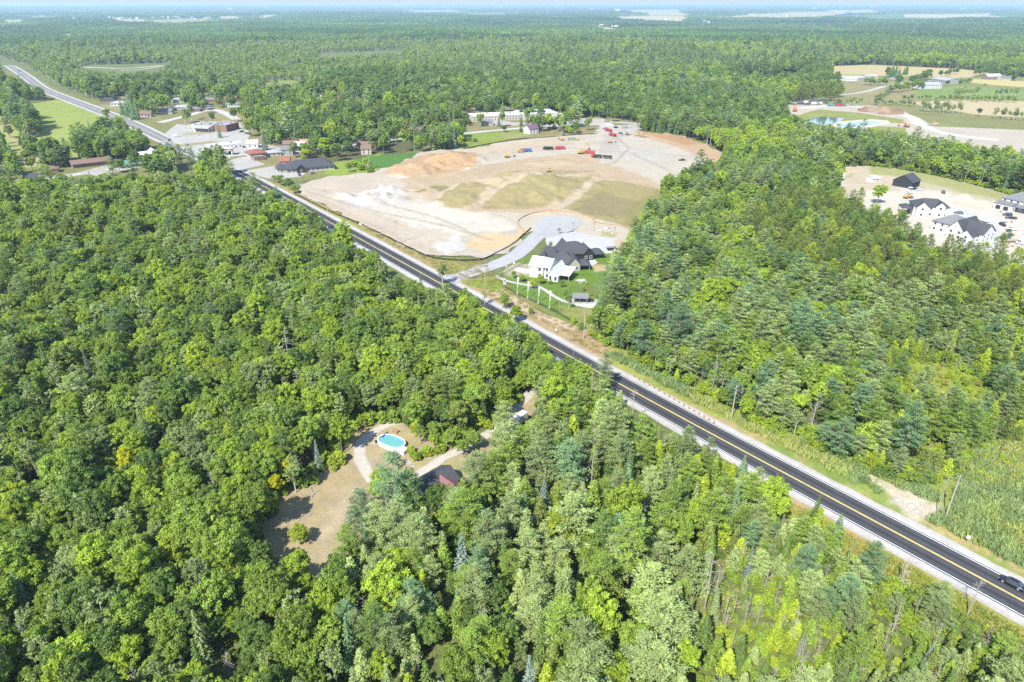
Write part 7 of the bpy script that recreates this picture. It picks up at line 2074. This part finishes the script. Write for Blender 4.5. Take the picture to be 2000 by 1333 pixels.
def describe(i):
    sp, x, y = species[i], X[i], Y[i]
    h = SZ[i]
    nm, (lx, ly) = min(LANDM, key=lambda q: (q[1][0] - x) ** 2 + (q[1][1] - y) ** 2)
    dx, dy = x - lx, y - ly
    d = math.hypot(dx, dy)
    a = math.degrees(math.atan2(dy, dx)) % 360
    rel = ['right of', 'behind and right of', 'behind', 'behind and left of', 'left of', 'in front and left of', 'in front of', 'in front and right of'][int((a + 22.5) // 45) % 8]
    howfar = 'just ' if d < 14 else '' if d < 32 else 'well ' if d < 60 else 'far '
    size = 'tall ' if h > 1.13 else 'low ' if h < .86 else ''
    tn = '' if sp == 'dead_tree' else tone[i] + ' '
    wid = 'slim ' if SX[i] / SZ[i] < .92 else 'wide ' if SX[i] / SZ[i] > 1.08 else ''
    return (size + (wid if not size else '') + tn + KINDW[sp]).strip() + ' ' + howfar + rel + ' ' + nm


def neighbour(i):
    d = (X[SI] - X[i]) ** 2 + (Y[SI] - Y[i]) ** 2
    j = SI[np.argsort(d)[1]]
    return ('' if species[j] == 'dead_tree' else tone[j] + ' ') + KINDW[species[j]]


U, V_ = pix(X, Y, 8.0)
inframe = (U > -30) & (U < 2030) & (V_ < 1400)
single = np.zeros(n, bool)
LIMIT = {'maple_tree': 300, 'birch_tree': 200, 'white_pine_tree': 300, 'red_pine_tree': 120, 'spruce_tree': 230, 'cedar_tree': 300, 'dead_tree': 110, 'shrub': 110}
for sp in LIB:
    m = np.where((species == sp) & inframe)[0]
    hand = m[m < nh]; hand = hand[[bool(LAB[q]) for q in hand]] if len(hand) else hand
    rest = np.array([q for q in m if not (q < nh and LAB[q])])
    rest = rest[np.argsort(D[rest])] if len(rest) else rest
    pick = list(hand)[:LIMIT[sp]] + list(rest[:max(0, LIMIT[sp] - len(hand))])
    single[pick] = True
SI = np.where(single)[0]
LBL = {i: LAB[i] or describe(i) for i in SI}
for _pass in (0, 1):
    cnt = {}
    for q in LBL.values():
        cnt[q] = cnt.get(q, 0) + 1
    for i in SI:
        if cnt[LBL[i]] > 1 and not LAB[i] and ' next to ' not in LBL[i] and ' by ' not in LBL[i]:
            kw = KINDW[species[i]]
            a_, b_ = LBL[i].split(kw, 1)
            b_ = b_.replace(' and ', ' ')
            nb = neighbour(i)
            for q in (a_ + kw + ' next to ' + nb + ',' + b_, a_ + kw + ' next to ' + nb.split(' ', 1)[-1] + ',' + b_, a_ + kw + ' by ' + nb.split(' ')[-1] + ',' + b_.replace(' the ', ' '), a_ + kw + b_):
                if len(q.split()) <= 16:
                    break
            LBL[i] = q
for i in np.where(single)[0]:
    sp = species[i]
    crowns, trunks, full, _f = LIB[sp]
    k = int(var[i]) % len(full)
    r_ = bpy.data.objects.new(sp, None)
    COL.objects.link(r_)
    r_.empty_display_size = .5
    r_.location = (X[i], Y[i], 0)
    r_.rotation_euler = (0, 0, rot[i])
    r_.scale = (SX[i], SX[i], SZ[i])
    r_['label'] = LBL[i]
    r_['category'] = CAT.get(sp, 'tree')
    r_['group'] = GRP[sp]
    t_ = bpy.data.objects.new('trunk', trunks[k]); COL.objects.link(t_); t_.parent = r_
    t_['tone'] = TONE[tone[i]]
    if crowns[k]:
        c_ = bpy.data.objects.new('crown', crowns[k]); COL.objects.link(c_); c_.parent = r_
        c_['tone'] = TONE[tone[i]]


def scatter(name, pts, idx, rotz, scale, tones, meshes, label, cat):
    """One object of kind stuff that places copies of the meshes on its points."""
    me = bpy.data.meshes.new(name)
    me.vertices.add(len(pts))
    me.vertices.foreach_set('co', np.ascontiguousarray(pts, np.float32).ravel())
    a = me.attributes.new('pick', 'INT', 'POINT'); a.data.foreach_set('value', idx.astype(np.int32))
    a = me.attributes.new('turn', 'FLOAT_VECTOR', 'POINT'); rv = np.zeros((len(pts), 3), np.float32); rv[:, 2] = rotz; a.data.foreach_set('vector', rv.ravel())
    a = me.attributes.new('size', 'FLOAT_VECTOR', 'POINT'); a.data.foreach_set('vector', scale.astype(np.float32).ravel())
    a = me.attributes.new('tone', 'FLOAT_COLOR', 'POINT'); c4 = np.ones((len(pts), 4), np.float32); c4[:, :3] = tones; a.data.foreach_set('color', c4.ravel())
    o = tag(put(name, me), label, cat, None, 'stuff')
    ng = bpy.data.node_groups.new(name, 'GeometryNodeTree')
    ng.interface.new_socket('Geometry', in_out='INPUT', socket_type='NodeSocketGeometry')
    ng.interface.new_socket('Geometry', in_out='OUTPUT', socket_type='NodeSocketGeometry')
    gn, gl = ng.nodes, ng.links
    gi, go = gn.new('NodeGroupInput'), gn.new('NodeGroupOutput')
    iop = gn.new('GeometryNodeInstanceOnPoints')
    jn = gn.new('GeometryNodeJoinGeometry')
    for m_ in reversed(meshes):
        src = bpy.data.objects.new(m_.name, m_)
        oi = gn.new('GeometryNodeObjectInfo'); oi.inputs['As Instance'].default_value = False
        oi.inputs['Object'].default_value = src
        g2 = gn.new('GeometryNodeGeometryToInstance')
        gl.new(oi.outputs['Geometry'], g2.inputs[0]); gl.new(g2.outputs[0], jn.inputs[0])

    def named(nm, dt):
        q = gn.new('GeometryNodeInputNamedAttribute'); q.data_type = dt; q.inputs['Name'].default_value = nm
        return [s for s in q.outputs if s.enabled and s.name == 'Attribute'][0]
    gl.new(gi.outputs[0], iop.inputs['Points'])
    gl.new(jn.outputs[0], iop.inputs['Instance'])
    iop.inputs['Pick Instance'].default_value = True
    gl.new(named('pick', 'INT'), iop.inputs['Instance Index'])
    gl.new(named('turn', 'FLOAT_VECTOR'), iop.inputs['Rotation'])
    gl.new(named('size', 'FLOAT_VECTOR'), iop.inputs['Scale'])
    gl.new(iop.outputs[0], go.inputs[0])
    md = o.modifiers.new('copies', 'NODES')
    md.node_group = ng
    return o


rest = ~single
for sp, nm, lb in [('maple_tree', 'maple_forest', 'maple forest stretching from the near wood to the skyline'), ('birch_tree', 'birch_forest', 'grey-green birch and aspen stands among the maple forest'), ('white_pine_tree', 'white_pine_forest', 'feathery white pine forest beyond the nearest pines'),
                   ('red_pine_tree', 'red_pine_plantation', 'olive red pine plantation in front of the new houses'), ('spruce_tree', 'spruce_forest', 'pointed dark spruces scattered through the farther forest'), ('cedar_tree', 'cedar_forest', 'dense cedars filling the wood behind the nearest ones'),
                   ('dead_tree', 'dead_wood_stand', 'grey dead trees scattered through the farther forest'), ('shrub', 'shrub_thicket', 'low bushes growing in the swamp and field edges')]:
    m = np.where(rest & (species == sp))[0]
    if not len(m):
        continue
    crowns, trunks, full, far_ = LIB[sp]
    k = len(full)
    farm = D[m] > 520
    idx_ = (var[m] % k) + np.where(farm, k, 0)
    tn = np.array([TONE[t] for t in tone[m]])
    scatter(nm, np.stack([X[m], Y[m], relief(X[m], Y[m])], 1), idx_, rot[m], np.stack([SX[m], SX[m], SZ[m]], 1), tn, full + far_, lb, 'forest')

# ---------------------------------------------------------------- canopy beyond 2.2 km: tiles of forest, each some hundred crowns


def canopy_tile(g, half_, ntree):
    V, S = [], []
    for _ in range(ntree):
        r = half_ * math.sqrt(g.random()) * 1.15
        a = g.uniform(0, 6.28)
        c0 = np.array([r * math.cos(a), r * math.sin(a), 0])
        h = g.uniform(8, 14) * (1.25 if g.random() < .12 else 1)
        Rr = g.uniform(3.6, 5.4)
        con = g.random() < .25
        m = 13
        d = sphere_pts(m, g, -.1)
        if con:
            c = c0 + np.stack([d[:, 0] * Rr * .5 * (1 - d[:, 2].clip(0, 1)), d[:, 1] * Rr * .5 * (1 - d[:, 2].clip(0, 1)), h * .55 + d[:, 2].clip(0, 1) * h * .7], 1)
        else:
            c = c0 + d * np.array([Rr, Rr, h * .38]) + np.array([0, 0, h * .62])
        v, s = leaves(c, unit(d + g.normal(size=(m, 3)) * .22), g.uniform(2.2, 3.4, m), g.uniform(2.6, 4.2, m), g, np.full(m, (.72 if con else 1) * g.uniform(.84, 1.16)))
        V.append(v); S.append(s)
    V, S = np.concatenate(V), np.concatenate(S)
    return np_mesh('canopy', V, quads(len(V)), ['leaf'], {'shade': S})


tiles = [canopy_tile(G, 62, 330) for _ in range(4)]
CX, CY, CSC = [], [], []
for a, b, sp_, sc_ in ((2250, 4200, 92, 1.0), (4200, 8000, 165, 1.8), (8000, 17000, 380, 4.0), (17000, 42000, 1000, 10.0)):
    x, y = lattice(a, b, sp_)
    m = np.ones(len(x), bool)
    for w in OPENW:
        m &= (sdist(w, x, y) < (-45 * sc_ if len(w) and sp_ < 200 else -30 * sc_))
    if sp_ > 200:
        m &= fbm(x, y, 1 / (sp_ * 6), 3) < .60
    CX.append(x[m]); CY.append(y[m]); CSC.append(np.full(m.sum(), sc_))
x, y, sc_ = map(np.concatenate, (CX, CY, CSC))
t1, t2 = fbm(x, y, 1 / 700, 4), fbm(x + 900, y, 1 / 420, 3)
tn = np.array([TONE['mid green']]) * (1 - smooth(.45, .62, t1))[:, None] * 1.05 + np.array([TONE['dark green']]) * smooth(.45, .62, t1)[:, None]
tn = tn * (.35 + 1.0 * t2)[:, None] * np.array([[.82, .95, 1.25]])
zsc = np.where(sc_ > 1, 1 + (sc_ - 1) * .22, 1)
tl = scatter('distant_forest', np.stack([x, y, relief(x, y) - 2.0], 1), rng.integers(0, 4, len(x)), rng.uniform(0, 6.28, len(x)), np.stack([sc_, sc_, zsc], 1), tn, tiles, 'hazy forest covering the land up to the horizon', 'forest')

# ---------------------------------------------------------------- reeds and rough grass
def tuft(g, n_, r, h):
    a = g.uniform(0, 6.28, n_); q = r * np.sqrt(g.random(n_))
    hh = h * g.uniform(.5, 1.1, n_)
    c = np.stack([q * np.cos(a), q * np.sin(a), hh * .5], 1)
    D_ = np.stack([g.normal(size=n_) * .3, g.normal(size=n_) * .3, np.ones(n_)], 1)
    Nn = unit(np.stack([g.normal(size=n_), g.normal(size=n_), g.uniform(.1, .8, n_)], 1))
    V, S = leaves(c, Nn, .16 + .1 * g.random(n_), hh, g, g.uniform(.8, 1.2, n_), D_)
    return np_mesh('tuft', V, quads(len(V)), ['leaf'], {'shade': S})


reed = [tuft(G, 90, 1.5, 1.9) for _ in range(3)]
grs = [tuft(G, 60, 1.6, .7) for _ in range(3)]


def sow(name, px, sp_, meshes, tones_, label, sc=1.0, keep_=lambda x, y: np.ones(len(x), bool), dmin=9.5):
    w = W(px); A = np.array(w)
    x, y = np.meshgrid(np.arange(A[:, 0].min(), A[:, 0].max(), sp_), np.arange(A[:, 1].min(), A[:, 1].max(), sp_))
    x = (x + rng.uniform(-.5, .5, x.shape) * sp_).ravel(); y = (y + rng.uniform(-.5, .5, y.shape) * sp_).ravel()
    m = inside(w, x, y) & (pdist(HWL, x, y) > dmin) & keep_(x, y)
    u, v = pix(x, y)
    m &= (u > -50) & (u < 2060) & (v < 1370)
    x, y = x[m], y[m]
    T = np.array(tones_)
    pk = (fbm(x, y, .07, 3) + rng.normal(0, .1, len(x)))
    pk = np.clip(((pk - .25) * 2 * len(T)).astype(int), 0, len(T) - 1)
    s_ = sc * rng.uniform(.7, 1.3, len(x))
    scatter(name, np.stack([x, y, np.full(len(x), .05)], 1), rng.integers(0, len(meshes), len(x)), rng.uniform(0, 6.28, len(x)), np.stack([s_, s_, s_], 1), T[pk], meshes, label, 'grass')


x, y = lattice(0, 620, 2.6)
sd = np.full(len(x), -99.0)
for k_ in (0, 1, 2, 5):
    sd = np.maximum(sd, sdist(OPENW[k_], x, y))
m = (sd < .3) & (sd > -6.5) & (sdist(OPENW[6], x, y) < -8) & (np.hypot(x, y) < 600) & (pdist(HWL, x, y) > 9.6) & (rng.random(len(x)) < .85)
for (kx, ky, kr) in KEEP:
    m &= np.hypot(x - kx, y - ky) > kr
x, y = x[m], y[m]
T_ = np.array([TONE['mid green'], TONE['bright green'], TONE['yellow-green'], TONE['bright green'], TONE['dark green']])
s_ = rng.uniform(.45, 1.05, len(x))
scatter('edge_thicket', np.stack([x, y, np.zeros(len(x))], 1), rng.integers(0, 3, len(x)), rng.uniform(0, 6.28, len(x)), np.stack([s_, s_, s_ * rng.uniform(.8, 1.3, len(x))], 1), T_[rng.integers(0, 5, len(x))], LIB['shrub'][2], 'bushy thicket along the edges of the woods', 'bushes')
sow('undergrowth', [(1440, 960), (1560, 1010), (1700, 1110), (1800, 1160), (2100, 1300), (2100, 1400), (1200, 1400), (1300, 1150)], 2.3, LIB['shrub'][2], [TONE['mid green'], TONE['bright green'], TONE['yellow-green'], (.26, .26, .10)], 'low leafy undergrowth between the cedars', .36)
sow('undergrowth', [(1700, 690), (1790, 660), (2150, 700), (2150, 900), (1880, 960), (1700, 880)], 2.6, LIB['shrub'][2], [TONE['bright green'], TONE['yellow-green'], (.33, .33, .08), TONE['yellow-green']], 'yellowish undergrowth of the swamp opening', .42)
sow('undergrowth', [(0, 900), (480, 1000), (1450, 1000), (1300, 1400), (-60, 1400), (-60, 900)], 4.5, LIB['shrub'][2], [TONE['mid green'], TONE['dark green'], TONE['bright green']], 'leafy undergrowth on the floor of the near wood', .5,
    lambda x, y: ~inside(OPENW[1], x, y))
sow('hill_grass', [(812, 376), (885, 364), (1060, 330), (1175, 340), (1300, 372), (1290, 440), (1215, 440), (1125, 415), (960, 414), (850, 408)], 3.2, grs, [(.26, .24, .09), (.32, .26, .11), (.24, .22, .08)], 'sparse dry grass on the spoil hill', .5)
sow('reed_bed', [(1470, 838), (1560, 868), (1650, 908), (1720, 930), (1745, 975), (1700, 940), (1690, 928), (1790, 950), (1840, 985), (1845, 1012), (1900, 870), (2300, 780), (2500, 1310), (2000, 1110), (1850, 1036), (1780, 1018), (1500, 868), (1350, 796), (1245, 742), (1190, 700), (1200, 690), (1300, 740), (1400, 795)], 1.7, reed,
    [(.22, .30, .12), (.26, .33, .11), (.30, .36, .11), (.34, .37, .12)], 'tall green reeds filling the marsh beside the highway', 1.0,
    lambda x, y: ~inside(W([(1690, 925), (1740, 945), (1790, 965), (1838, 992), (1840, 1015), (1785, 1022), (1765, 1005), (1745, 985), (1690, 940)]), x, y), 10.6)
sow('rough_grass', [(480, 340), (590, 382), (700, 438), (790, 483), (850, 506), (945, 510), (985, 545), (1060, 612), (1165, 655), (1200, 690), (1180, 715), (1040, 655), (900, 575), (700, 472), (525, 372)], 2.4, grs, [(.24, .22, .07), (.30, .24, .10), (.36, .28, .14), (.22, .25, .06)], 'dry rough grass on the highway bank', .7, dmin=9)
sow('meadow_grass', [(1480, 925), (1660, 1015), (1800, 1088), (2000, 1190), (2100, 1260), (2000, 1262), (1900, 1215), (1780, 1170), (1660, 1120), (1560, 1040)], 1.5, grs, [(.20, .25, .04), (.26, .27, .045), (.33, .29, .10), (.17, .23, .04)], 'yellowish meadow grass between shoulder and cedars', .9, dmin=9.3)

print('triangles', sum(sum(len(p.vertices) - 2 for p in m.polygons) if len(m.polygons) < 3000 else len(m.polygons) * 2 for m in bpy.data.meshes))
